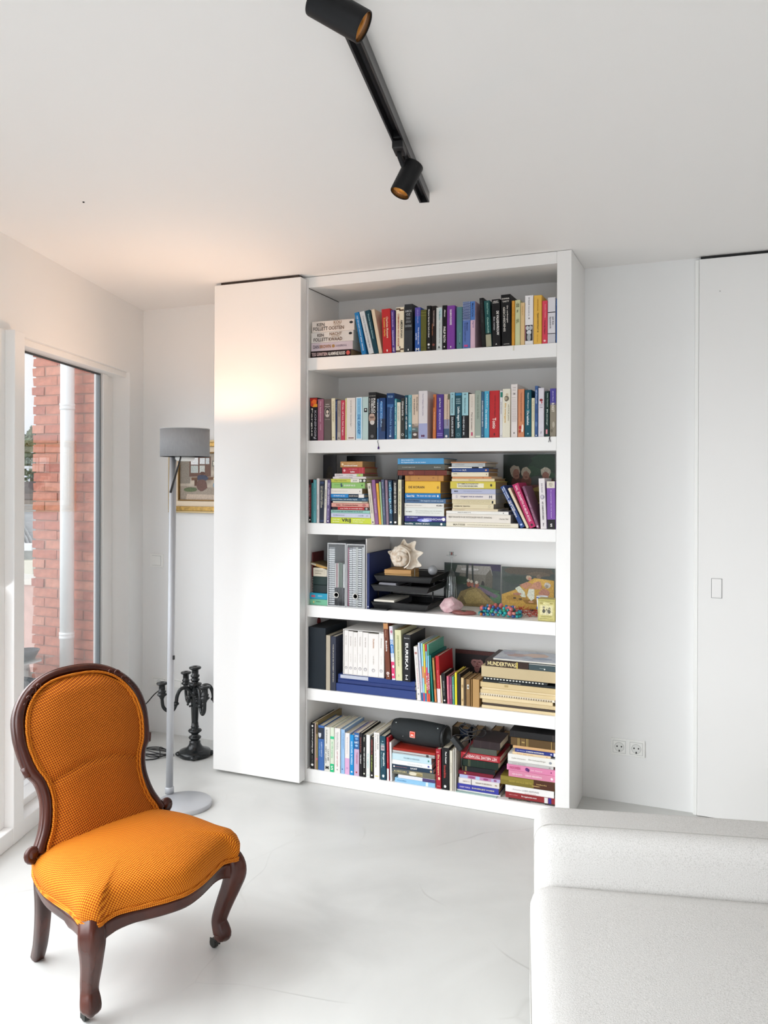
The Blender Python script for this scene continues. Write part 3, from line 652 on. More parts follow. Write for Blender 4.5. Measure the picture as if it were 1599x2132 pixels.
# upholstered back
def inner_w(z):
    pts = [(z_, w_) for w_, z_ in inner][::-1]
    pts = [(.30, .215)] + pts
    if z <= pts[0][0]: return pts[0][1]
    for (za, wa), (zb, wb) in zip(pts, pts[1:]):
        if z <= zb: return wa + (wb - wa) * (z - za) / max(zb - za, 1e-6)
    return 0.0
rows = [.335, .36, .385] + [.40 + .0105 * i for i in range(40)] + [.818, .826, .833, .838, .842, .8445]
cols = [math.sin(-PI / 2 + PI * i / 32) for i in range(33)]
def cushion(front):
    vs = []; fs = []
    for z in rows:
        wi = max(inner_w(z) + .004, .012)
        for c in cols:
            w = wi * c
            if front:
                e = max(0, 1 - abs(c)) ; bul = .034 * (1 - abs(c) ** 3.2)
                bul *= min(1, max(0, (.8465 - z) / .035)) ** .5
                zc = .552 + .052 * (1 - (w / .17) ** 2)
                bul -= .010 * math.exp(-((z - zc) / .007) ** 2) * min(1, e * 6)
                vs.append((gb(z) + .006 + bul, w, z))
            else: vs.append((gb(z) - .014, w, z))
    n = len(cols)
    for j in range(len(rows) - 1):
        for i in range(n - 1): fs.append((j * n + i, j * n + i + 1, (j + 1) * n + i + 1, (j + 1) * n + i))
    return MB().add(vs, fs, True)
cushion(True).build('back_upholstery', FAB_B, ch)
cushion(False).build('back_cover', FAB_B, ch)
for off, fw_ in ((.004, .013), (-.0045, .016)):
    P = [Vector((gb(z) + fw_, w - off * (w / max(abs(w), .02)), z + (off * -1.0 if z > .8 else 0))) for w, z in inner[::-1]]
    P = [Vector((gb(.35) + fw_, .210 - off, .35))] + P
    P2 = [Vector((p.x, -p.y, p.z)) for p in P[:-1]][::-1]
    MB().tube(catmull(P + P2, 4), .0043, 6).build('back_trim', FAB_T, ch)
cr = [Vector((gb(z) + .031, w, z)) for w, z in [(w_, .553 + .052 * (1 - (w_ / .17) ** 2)) for w_ in [-.15 + .02 * i for i in range(16)]]]

# ------------------------------------------------------------------ sofa
sa = math.atan2(.227, .974)
sofa = thing('sofa', 'low pale grey fabric sofa corner at the lower right', 'sofa', (.612, -1.395, 0), sa)
def sofa_mat():
    M = bpy.data.materials.new('pale_boucle'); M.use_nodes = True; t = M.node_tree; b = t.nodes['Principled BSDF']; L = t.links.new
    tcn = t.nodes.new('ShaderNodeTexCoord'); n = t.nodes.new('ShaderNodeTexNoise'); n.inputs['Scale'].default_value = 420; n.inputs['Detail'].default_value = 3; n.inputs['Roughness'].default_value = .7
    r = t.nodes.new('ShaderNodeValToRGB'); r.color_ramp.elements[0].position = .30; r.color_ramp.elements[0].color = lin('#b2b0ac'); r.color_ramp.elements[1].position = .52; r.color_ramp.elements[1].color = lin('#d2d0cd')
    n2 = t.nodes.new('ShaderNodeTexNoise'); n2.inputs['Scale'].default_value = 300; n2.inputs['Detail'].default_value = 4
    bp = t.nodes.new('ShaderNodeBump'); bp.inputs['Strength'].default_value = .4; bp.inputs['Distance'].default_value = .002
    L(tcn.outputs['Object'], n.inputs['Vector']); L(n.outputs['Fac'], r.inputs['Fac']); L(r.outputs['Color'], b.inputs['Base Color'])
    L(tcn.outputs['Object'], n2.inputs['Vector']); L(n2.outputs['Fac'], bp.inputs['Height']); L(bp.outputs['Normal'], b.inputs['Normal'])
    b.inputs['Roughness'].default_value = .95
    return M
BOU = sofa_mat()
def cushion_block(x0, x1, y0, y1, z0, z1, r, name, crown=0.0, nx=16, ny=14, nz=6, lean=0.0):
    """rounded block built on a grid: sides bulge a little, top is crowned"""
    bm = bmesh.new(); bmesh.ops.create_cube(bm, size=2.0)
    bmesh.ops.subdivide_edges(bm, edges=bm.edges[:], cuts=23, use_grid_fill=True)
    hx, hy, hz = (x1 - x0) / 2, (y1 - y0) / 2, (z1 - z0) / 2
    for v in bm.verts:
        # spread the grid towards the edges, then round the box with radius r
        q = [math.copysign(1 - (1 - abs(c)) ** 1.6, c) for c in v.co]
        p = Vector((q[0] * hx, q[1] * hy, q[2] * hz)); c = Vector((max(-hx + r, min(hx - r, p.x)), max(-hy + r, min(hy - r, p.y)), max(-hz + r, min(hz - r, p.z))))
        d = p - c
        if d.length > 1e-9:
            L_ = max(abs(d.x), abs(d.y), abs(d.z)); p = c + d.normalized() * L_
        if p.z > 0: p.z += crown * max(0, 1 - (p.x / hx) ** 2) ** .6 * max(0, 1 - (p.y / hy) ** 2) ** .6 * (p.z / hz)
        p.y += lean * (p.z + hz)
        v.co = p + Vector(((x0 + x1) / 2, (y0 + y1) / 2, (z0 + z1) / 2))
    for f in bm.faces: f.smooth = True
    me = bpy.data.meshes.new(name); bm.to_mesh(me); bm.free(); me.materials.append(BOU)
    o = bpy.data.objects.new(name, me); COL.objects.link(o); o.parent = sofa
    return o
cushion_block(0, 1.7, -.95, .02, .10, .415, .05, 'seat_cushion', crown=.012)
cushion_block(.012, 1.7, .0, .205, .10, .550, .045, 'backrest', crown=.004, lean=.02)
B(.02, 1.68, -.93, .19, .035, .12).build('base', mat('#c9c7c2', .95), sofa, bevel=.02)
sm = mat('#a8a6a1', .9)
MB().tube([(.0115, .052, .2)] + [(.012 + .0452 * (1 - math.cos(q * PI / 16)), .057, .505 + .0452 * math.sin(q * PI / 16)) for q in range(9)] + [(x_, .057, .5505 + .004 * max(0, 1 - ((x_ - .856) / .844) ** 2) ** .6 * .7) for x_ in [.1 + .1 * q for q in range(16)]], .0016, 6).build('backrest_seam', sm, sofa)
MB().tube(catmull([(.0, -.93, .36), (-.001, -.5, .365), (.0, -.03, .36)], 6), .0018, 6).build('seat_seam', sm, sofa)
for x, y in ((.1, -.85), (1.6, -.85), (.1, .1), (1.6, .1)): MB().lathe([(.02, 0), (.025, .04)], 16, Matrix.Translation((x, y, 0))).build('leg', BLACKM, sofa)

# ------------------------------------------------------------------ outdoors: brick wall, downspout, terrace, roofs, trees
BRY = .30
xl = on(68, 1000, 1, BRY).x; xr = -2.262
bw = thing('brick_wall', 'red brick wall outside the window behind the white downspout', 'wall', (xl, BRY, -.1))
BRM = [mat(c, .85, name='brick_' + c[1:], vary=.18, vscale=25, bump=.4, bscale=60) for c in ('#bf7c69', '#b56f5d', '#c58672', '#ae6c5e')]
MOR = mat('#b08678', .95, name='mortar', bump=.4, bscale=90)
B(.02, xr - xl, .006, .20, 0, 2.9).build('mortar_bed', MOR, bw)
rb = random.Random(3)
ch_b, bl = .060, .205
brick_me = []
for q in range(5):
    mb = MB(); j = lambda: rb.uniform(-.0025, .0025)
    L_, H_ = bl - .010, ch_b - .010
    mb.hexa([(j(), j(), j()), (L_ + j(), j(), j()), (L_ + j(), .1, j()), (j(), .1, j()), (j(), j(), H_ + j()), (L_ + j(), j(), H_ + j()), (L_ + j(), .1, H_ + j()), (j(), .1, H_ + j())])
    me = mb.mesh('brick'); me.materials.append(BRM[q % 4]); brick_me.append(me)
for r in range(0, 42):
    z = .02 + r * ch_b; x = (0 if r % 2 == 0 else -.115) + rb.uniform(-.01, .01)
    if r % 2: x = -.0
    first = True
    while x < xr - xl:
        me = brick_me[rb.randrange(5)]
        ln = .105 if (first and r % 2) else bl
        ln = min(ln, xr - xl - x)
        if ln < .03: break
        o = bpy.data.objects.new('brick', me); COL.objects.link(o); o.parent = bw
        o.location = (x + rb.uniform(-.004, .004), rb.uniform(-.004, .004), z); o.scale = ((ln - .01) / (bl - .01), 1, 1)
        x += ln; first = False
dx = on(140, 1000, 1, BRY - .075)
dsp = thing('downspout', 'white round downspout pipe in front of the red brick wall', 'pipe', (dx.x, BRY - .075, -.02))
PVC = mat('#eef0ef', .4, name='white_pvc')
MB().lathe([(.041, 0), (.041, 2.8)], 28).build('pipe', PVC, dsp)
for z in (1.5 - (1337 - 1001) * 4.7 / 1700, 1.5 + (1001 - 838) * 4.7 / 1700):
    MB().lathe([(.0415, z - .02), (.0445, z - .019), (.0445, z - .006), (.043, z - .004), (.043, z + .004), (.0445, z + .006), (.0445, z + .019), (.0415, z + .02)], 28).build('pipe_joint', PVC, dsp)
te = thing('terrace_deck', 'pale grey plank terrace deck outside the window', 'deck', (-3.4, -1.2, -.10))
dk = [mat(c, .8, name='deck_' + c[1:], vary=.12, vscale=6, stretch=(1, 8, 1)) for c in ('#cfcac2', '#c4beb5', '#d6d2cb')]
dme = []
for q in range(3):
    me = B(-1.2, 1.45, 0, .132, 0, .03).mesh('deck_plank'); me.materials.append(dk[q]); dme.append(me)
for i in range(26):
    o = bpy.data.objects.new('deck_plank', dme[i % 3]); COL.objects.link(o); o.parent = te; o.location = (0, -1.9 + i * .138, 0); o.location.x = -.32 * (-1.9 + i * .138) + .02
    pw_ = wall_at(-1.2 - 1.9 + i * .138).x - .22; o.location.x = pw_ + 3.4 - 1.45
pp = thing('terrace_parapet', 'low pale brick parapet along the edge of the terrace', 'parapet', (-5.6, 1.5, -.1))
MB().box(-1.2, 2.6, 0, .22, 0, .72).build('wall', mat('#c9a79c', .9, name='parapet_brick', vary=.1, vscale=12), pp)
B(-1.25, 2.65, -.02, .24, .72, .77).build('coping', mat('#d9d3c8', .8), pp)
# terrace furniture: glass table with white splayed legs, a dark chair
def at_d(px, py, d): return CAM + ray(px, py) * d
tt = thing('terrace_table', 'white terrace table with splayed legs and glass top beyond the window', 'table', (-2.96, -.25, -.062)); tt.scale = (1, 1, .66)
WHT = mat('#eceeee', .4, name='white_table_metal')
B(-.75, .34, -.42, .42, .745, .757).build('glass_top', glass_material('table_glass', (.80, .88, .88, 1), .12, .8), tt, bevel=.003)
for sx in (-.68, .27):
    for sy in (-.36, .36):
        s = 1 if sx > 0 else -1
        MB().tube([(sx - s * .12, sy, .745), (sx, sy, 0)], [.028, .019], 14).build('leg', WHT, tt)
B(-.7, .29, -.37, .37, .71, .742).build('apron', WHT, tt)
tc_ = thing('terrace_chair', 'dark charcoal terrace armchair by the glass table', 'chair', (-2.335, -.62, -.069), 0); tc_.scale = (1, 1, .6)
DK = mat('#3e4447', .7, name='charcoal_rattan', vary=.2, vscale=60)
B(-.26, .26, -.26, .26, .38, .46).build('seat', DK, tc_, bevel=.02)
MB().hexa([(-.26, .22, .42), (.26, .22, .42), (.26, .27, .42), (-.26, .27, .42), (-.25, .30, .84), (.25, .30, .84), (.25, .34, .84), (-.25, .34, .84)]).build('backrest', DK, tc_, bevel=.015)
for s in (-1, 1):
    MB().tube([(s * .28, -.24, 0), (s * .28, -.25, .58), (s * .28, -.2, .63), (s * .28, .24, .66)], .018, 10).build('armrest', DK, tc_)
    MB().tube([(s * .27, .24, 0), (s * .27, .26, .42)], .018, 10).build('leg', DK, tc_)
for nm_, p_, dims, c_, lab in (('cup', (-2.74, -.20, .4382), (.035, .08), '#6b3f3c', 'small dark red cup on the terrace table'), ('bowl', (-2.70, .04, .4382), (.07, .05), '#3a4046', 'dark bowl on the terrace table')):
    r_, h_ = dims
    o = MB().lathe([(r_ * .6, 0), (r_, h_), (r_ * .9, h_), (r_ * .5, .006), (0, .006)], 20).build(nm_, mat(c_, .4), None); o.location = p_; tag(o, lab, nm_)
# neighbouring roofs and trees seen through the gap left of the bricks
ns = thing('neighbour_house', 'neighbouring house with grey pantile roof and white gutters beyond the terrace', 'house', (-15, 20, -9))
A0 = at_d(-60, 1140, 21); A1 = at_d(75, 1140, 21); B0 = at_d(-60, 1050, 33); B1 = at_d(75, 1050, 33)
o_ = ns.location
TILE = mat('#8d8f90', .8, name='roof_tile_grey', vary=.25, vscale=3)
U_ = (A1 - A0); V_ = (B0 - A0); nrm = U_.cross(V_).normalized()
MB().add([A0 - o_, A1 - o_, B1 - o_, B0 - o_] + [p - o_ - nrm * .3 for p in (A0, A1, B1, B0)], [(0, 1, 2, 3), (4, 7, 6, 5), (0, 4, 5, 1), (1, 5, 6, 2), (2, 6, 7, 3), (3, 7, 4, 0)]).build('roof_deck', TILE, ns)
nc, nr = 15, 10
tm = MB()
for i in range(nc):
    for j in range(nr):
        p = A0 + U_ * (i / nc) + V_ * (j / nr) - o_ + nrm * .02
        u = U_ / nc; v = V_ / nr
        tm.add([p, p + u * .5 + nrm * .09, p + u * .92, p + v * 1.02 + nrm * .05, p + v * 1.02 + u * .5 + nrm * .14, p + v * 1.02 + u * .92 + nrm * .05], [(0, 1, 4, 3), (1, 2, 5, 4)])
to = tm.build('roof_tiles', TILE, ns); to['kind'] = 'stuff'
def quad_block(p0, p1, d, th, name, material):
    a = at_d(p0[0], p0[1], d); b = at_d(p1[0], p1[1], d)
    back = Vector((FW.x, FW.y, 0)).normalized() * th; r = RT
    w = (b - a).dot(r); h = (a - b).z
    q = [a - Vector((0, 0, h)), a - Vector((0, 0, h)) + r * w]; q = q + [q[1] + back, q[0] + back]; q = q + [x + Vector((0, 0, h)) for x in q]
    return MB().hexa([x - o_ for x in q]).build(name, material, ns)
quad_block((-60, 1134), (66, 1147), 20.5, .5, 'gutter', mat('#e9ebea', .5))
quad_block((-60, 1147), (66, 1170), 20.8, 1.5, 'lower_roof', mat('#a7abab', .8, name='slate', vary=.2, vscale=4))
quad_block((-60, 1170), (68, 1222), 20.2, 1.5, 'rendered_wall', mat('#e6e0cc', .85))
quad_block((-60, 1003), (62, 1056), 34, 3, 'gable_wall', mat('#6e6a6a', .85, name='dark_brick', vary=.3, vscale=2))
quad_block((-60, 970), (60, 976), 33.5, .6, 'white_eaves', mat('#eef0f0', .5))
quad_block((36, 980), (43, 992), 33.4, .2, 'window', mat('#e6eaee', .3))
quad_block((-60, 1056), (50, 1066), 33, 1, 'white_dormer', mat('#dfe3e6', .5))
def tree(label, px, py_top, d, wid, col):
    t = at_d(px, 1001, d); top = at_d(px, py_top, d).z; h = top + 8
    root = thing('tree', label, 'tree', (t.x, t.y, -8), group='trees beyond the roofs')
    r_ = random.Random(int(px * 7 + d)); mb = MB(); q = []
    for i in range(420):
        a = r_.uniform(0, 2 * PI); k = r_.random() ** .6; hh = r_.random()
        w = wid * (1 - (2 * hh - .9) ** 2 * .8) * k
        c = Vector((w * math.cos(a), w * math.sin(a), h * (.35 + .65 * hh) - abs(k) * .12 * h * r_.random()))
        s = r_.uniform(.18, .5) * wid * .28
        n1 = Vector((r_.gauss(0, 1), r_.gauss(0, 1), r_.gauss(0, 1))).normalized(); n2 = n1.orthogonal().normalized(); n3 = n1.cross(n2)
        mb.add([c + n2 * s, c + n3 * s * .7, c - n2 * s, c - n3 * s * .7 + n1 * s * .3], [(0, 1, 2), (0, 2, 3)])
    f = mb.build('foliage', mat(col, .9, name='leaf_' + col[1:], vary=.35, vscale=.8), root, fixn=False); f['kind'] = 'stuff'
    MB().tube([(0, 0, 0), (0, 0, h * .7)], [wid * .1, wid * .04], 8).build('trunk', mat('#5b4c3f', .9), root)
tree('tall grey-green tree at the left edge of the gap beyond the roofs', 30, 878, 60, 3.2, '#6f8067')
tree('lower dark green tree in the middle of the gap beyond the roofs', 48, 905, 80, 3.0, '#5b6f56')
tree('pale green tree touching the brick wall edge beyond the roofs', 66, 885, 98, 4, '#7b8b70')
hl = at_d(20, 985, 75)
MB().tube([(hl.x - 30, hl.y - 12, -14), (hl.x, hl.y + 2, -9.0), (hl.x + 30, hl.y + 14, -12)], [8, 10, 8], 24).build('hill', mat('#7d8160', .95, name='hill_green', vary=.3, vscale=.4))
struct(bpy.data.objects['hill'], 'green wooded slope in the distance')
gd = B(-60, 20, 2.5, 120, -9.6, -9.2).build('ground', mat('#8a8a80', .95)); struct(gd, 'street level ground far below the terrace')

# ------------------------------------------------------------------ books
PAGE = mat('#d9cfba', .9, name='page_block', vary=.1, vscale=6, stretch=(90, 1, 1))
PAGEW = mat('#e8e3d6', .9, name='page_block_white', vary=.06, vscale=6, stretch=(90, 1, 1))
PAGEB = mat('#a98a63', .9, name='page_block_browned', vary=.12, vscale=6, stretch=(90, 1, 1))
FLAT = Matrix(((0, 0, -1), (0, 1, 0), (1, 0, 0))).to_4x4()
def INK(h): return mat(h, .55, name='ink_' + h.lstrip('#'))
SHN = ['top shelf', 'second shelf', 'third shelf', 'fourth shelf', 'fifth shelf', 'bottom shelf']
LABELS = {}
def book(name, label, group, M, t, h, d, col, texts=(), bands=(), dots=(), pages=PAGE, rough=.45, hard=True, cat='book'):
    """upright book: x is its thickness t, z its height h, y its depth d, spine at y = 0; M places it"""
    root = thing(name, label, cat, group=group); root.matrix_world = M
    cv = min(.0028 if hard else .0010, t * .12); c = min(.0016, t * .16); ins = .003 if hard else .0004
    outer = [(0, d), (0, c), (c, 0), (t - c, 0), (t, c), (t, d)]; inner_ = [(cv, d), (cv, c + cv), (c + cv, cv), (t - c - cv, cv), (t - cv, c + cv), (t - cv, d)]
    mb = MB(); vs = []; n = 6
    for z in (0, h):
        vs += [(x, y, z) for x, y in outer] + [(x, y, z) for x, y in inner_]
    fs = []
    for i in range(n - 1):
        fs += [(i, i + 1, 12 + i + 1, 12 + i), (6 + i + 1, 6 + i, 18 + i, 18 + i + 1), (12 + i, 12 + i + 1, 18 + i + 1, 18 + i), (i + 1, i, 6 + i, 6 + i + 1)]
    fs += [(0, 12, 18, 6), (5, 11, 23, 17)]
    mb.add(vs, fs); mb.build('cover', mat(col, rough, spec=.28) if isinstance(col, str) else col, root)
    B(cv, t - cv, cv + .001, d - ins, ins, h - ins).build('pages', pages, root)
    for k, bd in enumerate(bands):
        f0, f1, bc_ = bd[:3]; a0, a1 = (bd[3], bd[4]) if len(bd) > 3 else (0, 1)
        x0 = c * .4 + (t - c * .8) * a0; x1 = c * .4 + (t - c * .8) * a1
        B(x0, x1, -.0003 - .00008 * k, .0004, h * (1 - f1), h * (1 - f0)).build('spine_band', mat(bc_, rough, spec=.28), root)
    for k, (f, off, rx, rz, dc) in enumerate(dots):
        P = blob_fan(t * (.5 + off), h * (1 - f), rx * t, rz * t, -.0009 - .00006 * k, 14, .06, random.Random(k))
        MB().add(P, [tuple(range(len(P)))]).build('spine_emblem', INK(dc), root)
    for tx in texts:
        s, ink, f0, f1 = tx[:4]; off = tx[4] if len(tx) > 4 else 0; hf = tx[5] if len(tx) > 5 else .45; mode = tx[6] if len(tx) > 6 else 'D'
        gh = t * hf; cx = t * (.5 + off)
        if mode == 'D': lettering(s, (cx - gh / 2, -.0014, h * (1 - f0)), (0, 0, -1), (1, 0, 0), h * (f1 - f0), gh, INK(ink), root)
        elif mode == 'U': lettering(s, (cx + gh / 2, -.0014, h * (1 - f1)), (0, 0, 1), (-1, 0, 0), h * (f1 - f0), gh, INK(ink), root)
        else: lettering(s, (cx - gh / 2, -.0014, h * (1 - f1)), (1, 0, 0), (0, 0, 1), gh, h * (f1 - f0), INK(ink), root)   # H: across the spine, gh wide
    return root
def words_ok(l):
    n = len(l.replace('-', ' ').split())
    if n > 16 or n < 4: print('LABEL LEN', n, l)
    if l in LABELS: print('DUP', l)
    LABELS[l] = 1
    return l
def kw(o):  # defaults
    d = dict(t=(), b=(), e=(), dy=.008, d=.15, p=PAGE, lean=None, lb=None, n='book', z=0.0, hard=True, r=.45, cat='book', yaw=0.0, up=0); d.update(o); return d
def upright_row(shelf, org, scale, rows, group):
    """rows: (x0, x1, ytop, colour, adjective, motif, options) in the pixels of a close-up with origin org"""
    zb = SHT[shelf]; prev = None
    for row in rows:
        x0, x1, yt, col, adj, motif = row[:6]; o = kw(row[6] if len(row) > 6 else {})
        Y = o['dy']; px = lambda x: org[0] + x / scale; py = org[1] + yt / scale
        xb0, xb1 = o['lean'] if o['lean'] else (x0, x1)
        pb = on(px(xb0), py + 100, 1, Y)
        # foot of the book on the shelf plane below its lower left corner
        def x_at(pxx, z):
            # pixel column at height z on the spine plane
            yy = IMH / 2 + SHY; P = on(pxx, yy, 1, Y)
            for _ in range(6):
                dd = P - CAM; P2 = Vector((P.x, Y, z)); d2 = P2 - CAM
                u_ = IMW / 2 + FPX * d2.dot(RT) / d2.dot(FW); P.x += (pxx - u_) * d2.dot(FW) / FPX / 0.92
            return P.x
        z0 = zb + o['z']
        X0 = x_at(px(xb0), z0); X1 = x_at(px(xb1), z0)
        top = on(px(x0), py, 1, Y); top.z = min(top.z, ([2.44] + SHB)[shelf] - .006)
        if not o['lean']: X0 = max(X0, BX0 + .002)
        wdt = X1 - X0 - .0006
        if o['lean']:
            ang = math.atan2(top.x - X0, top.z - z0); h = math.hypot(top.x - X0, top.z - z0); t = wdt * math.cos(ang)
            # the book pivots on the lower corner of the side it leans to
            if ang < 0: M = Matrix.Translation((X0, Y, z0 + .0003)) @ Matrix.Rotation(ang, 4, 'Y')
            else: M = Matrix.Translation((X1, Y, z0 + .0003)) @ Matrix.Rotation(ang, 4, 'Y') @ Matrix.Translation((-t, 0, 0))
        else:
            h = top.z - z0; t = wdt; M = Matrix.Translation((X0, Y, z0 + .0002))
        if o['lb']: label = o['lb']
        elif motif: label = f"{adj} book {motif}, upright on the {SHN[shelf]}"
        else: label = f"{adj} book on the {SHN[shelf]}, right of the {prev} one"
        book(o['n'], words_ok(label), group, M, max(t, .003), h, o['d'], col, o['t'], o['b'], o['e'], o['p'], o['r'], o['hard'], o['cat'])
        prev = adj
def stack_row(shelf, org, scale, rows, group, sname, base=None, dy=.012, first='on the shelf board'):
    """flat books from the bottom up: (xleft, xright, ytop at the left end, colour, adjective, motif, options)"""
    z = SHT[shelf] if base is None else base; prev = None
    for row in rows:
        x0, x1, yt, col, adj, motif = row[:6]; o = kw(dict(dy=dy)); o.update(row[6] if len(row) > 6 else {})
        Y = o['dy']; px = lambda x: org[0] + x / scale
        zt = on(px(x0), org[1] + yt / scale, 1, Y).z
        t = max(zt - z, .003); zm = z + t / 2
        def xz(pxx):
            P = Vector((0, Y, zm))
            for _ in range(8):
                d2 = P - CAM; P.x += (pxx - (IMW / 2 + FPX * d2.dot(RT) / d2.dot(FW))) * d2.dot(FW) / FPX / .92
            return P.x
        X0, X1 = xz(px(x0)), xz(px(x1)); X1 = min(X1, BX1 - .003); X0 = max(X0, BX0 + .003)
        if o['lb']: label = o['lb']
        elif motif: label = f"{adj} book {motif}, flat in the {sname}, {SHN[shelf]}"
        elif prev is None: label = f"{adj} book at the bottom of the {sname}, {SHN[shelf]}"
        else: label = f"{adj} book lying on the {prev} one in the {sname}, {SHN[shelf]}"
        h = X1 - X0
        if o['up']: M = Matrix.Translation((X0, Y, z + t - .0002)) @ Matrix.Rotation(PI / 2, 4, 'Y')   # upside down: title reads reversed
        else: M = Matrix.Translation((X1, Y, z + .0002)) @ FLAT
        if o['yaw']: M = Matrix.Translation(((X0 + X1) / 2, Y, 0)) @ Matrix.Rotation(o['yaw'], 4, 'Z') @ Matrix.Translation((-(X0 + X1) / 2, -Y, 0)) @ M
        book(o['n'], words_ok(label), group, M, t - .0004, h, o['d'], col, o['t'], o['b'], [(q[0], q[1], q[3], q[2], q[4]) for q in o['e']], o['p'], o['r'], o['hard'], o['cat'])
        z += t; prev = adj
    return z
W_, K_, G_, Y_ = '#f4f2ee', '#141416', '#c9a24a', '#e9d9a0'
# ---- top shelf
S1L, S1R, KL, KR = (640, 600), (900, 600), 1599 / 260, 1599 / 270
g = 'books lying flat on the top shelf'
stack_row(0, S1L, KL, [
 (42, 558, 812, '#1d0f12', 'black', 'with white thriller title', dict(t=[('TESS GERRITSEN', '#d8bcbc', .03, .42, 0, .5), ('ALARMFASE ROOD', W_, .44, .86, 0, .5)], e=[(.93, 0, .32, .32, '#c9534a')], d=.2, p=PAGEB, hard=False)),
 (50, 580, 706, '#c9bcc4', 'pale lilac', 'with brown title and emblem', dict(t=[('DAN BROWN', '#5c5360', .06, .48, 0, .42), ('OORSPRONG', '#8d7f8c', .6, .85, 0, .24)], e=[(.54, 0, .2, .2, '#a8814a'), (.93, .1, .06, .18, '#555')], d=.19, hard=False)) if False else
 (50, 580, 706, '#c9bcc4', 'pale lilac', 'with brown title and emblem', dict(t=[('DAN', '#5c5360', .05, .19, 0, .42), ('BROWN', '#a06a3c', .21, .48, 0, .42), ('OORSPRONG', '#8d7f8c', .6, .86, 0, .24)], e=[(.54, 0, .2, .2, '#a8814a')], d=.19, hard=False)),
 (50, 590, 572, '#d6d2cd', 'thick off-white', 'with small bronze capitals', dict(t=[('KEN', '#4a4038', .15, .30, .2, .3), ('FOLLETT', '#4a4038', .06, .40, -.22, .34), ('NACHT', '#8a6a4a', .44, .73, .26, .28), ('VAN HET', '#b09a80', .48, .68, .02, .14), ('KWAAD', '#6a4c34', .42, .74, -.24, .32)], e=[(.93, .2, .18, .12, K_)], d=.19, hard=False)),
 (60, 600, 432, '#dcd3cb', 'thick white', 'topmost with large bronze capitals', dict(t=[('KEN', '#4a4038', .12, .30, .18, .3), ('FOLLETT', '#4a4038', .03, .38, -.2, .34), ('KOU', '#8a6a4a', .52, .70, .3, .28), ('UIT HET', '#b09a80', .52, .68, .06, .14), ('OOSTEN', '#6a4c34', .40, .76, -.2, .32)], e=[(.93, .2, .18, .12, K_)], d=.19, hard=False)),
], g, 'left pile')
g = 'books standing on the top shelf'
upright_row(0, S1L, KL, [
 (600, 660, 320, '#1f78b4', 'bright blue', 'leaning at the pile', dict(lean=(695, 755), t=[('GIJP EN DAN NOOIT MEER VERDER', '#cfe6f4', .08, .92, 0, .34)], hard=False)),
 (665, 740, 310, '#ccd2d6', 'light grey', 'with faint grey lettering, leaning', dict(lean=(787, 855), t=[('Tommy Wieringa De heilige Rita', '#7d868c', .1, .86, 0, .3)], hard=False)),
 (740, 815, 293, '#123f4d', 'dark petrol', 'with pale title, leaning', dict(lean=(857, 915), t=[('Thomas Heerma Zijdeman', '#a9cfd4', .08, .66, 0, .34)], hard=False)),
 (815, 880, 279, '#dccbb0', 'plain cream', 'leaning left of the red one', dict(lean=(917, 962), p=PAGEB, d=.16)),
 (948, 1062, 273, '#bb2a2e', 'thick red', 'with yellow title', dict(lean=(968, 1080), t=[('Charlotte Mutsaers', '#f0dcc0', .18, .66, .12, .24), ('Koetsier Herfst', '#e0b850', .2, .62, -.2, .2)], e=[(.94, 0, .07, .14, W_)])),
 (1066, 1128, 285, '#57408c', 'slim violet', '', dict(lean=(1084, 1130), t=[('HERTA MULLER', '#b9a8dc', .05, .4, 0, .35), ('Ademschommel', '#d8cdf0', .47, .82, 0, .4), ('DGP', W_, .88, .97, 0, .4)])),
 (1133, 1236, 250, '#ece2c8', 'cream', 'with red and black title and brown twigs', dict(t=[('CHIMAMANDA NGOZI ADICHIE', '#a8452c', .14, .86, -.18, .22), ('AMERIKANAH', '#35302c', .28, .68, .22, .3)], b=[(.02, .05, '#4a2c18', 0, .55), (.05, .08, '#4a2c18', .4, 1), (.91, .94, '#4a2c18', .5, 1), (.95, .98, '#4a2c18', 0, .6)], e=[(.88, 0, .08, .1, K_)])),
 (1240, 1345, 210, '#24272b', 'tall charcoal', 'with grey stacked lettering', dict(t=[('AMOS', '#a8acb0', .12, .17, 0, .8, 'H'), ('OZ', '#a8acb0', .19, .24, 0, .5, 'H'), ('EEN VERHAAL VAN', '#8a8f94', .27, .32, 0, .5, 'H'), ('LIEFDE EN', '#8a8f94', .34, .39, 0, .6, 'H'), ('DUISTERNIS', '#9aa0a4', .43, .48, 0, .8, 'H')], b=[(.55, .97, '#33383d')], e=[(.95, 0, .06, .12, W_)], d=.17)),
 (1375, 1448, 250, '#2c5aa8', 'royal blue', 'with violet top and pale title', dict(t=[('JULIA PHILLIPS', '#a9a4dc', .05, .36, 0, .25), ('Verdwijnende', '#dbe4f4', .45, .84, .14, .3), ('aarde', '#dbe4f4', .58, .74, -.2, .28), ('M', W_, .92, .985, 0, .6, 'H')], b=[(0, .2, '#5a50a4')])),
 (1449, 1524, 280, '#5c5c26', 'plain olive green', '', dict(b=[(.06, .075, '#7a7a3c'), (.13, .145, '#7a7a3c'), (.9, .91, '#4a4a1c')], d=.13)),
 (1526, 1582, 228, '#131214', 'narrow black', 'with white title beside the olive one', dict(t=[('Marjane Satrapi Een berk in bloei', W_, .08, .7, 0, .4)], e=[(.86, 0, .25, .25, W_), (.93, 0, .2, .2, '#888')])),
], g)
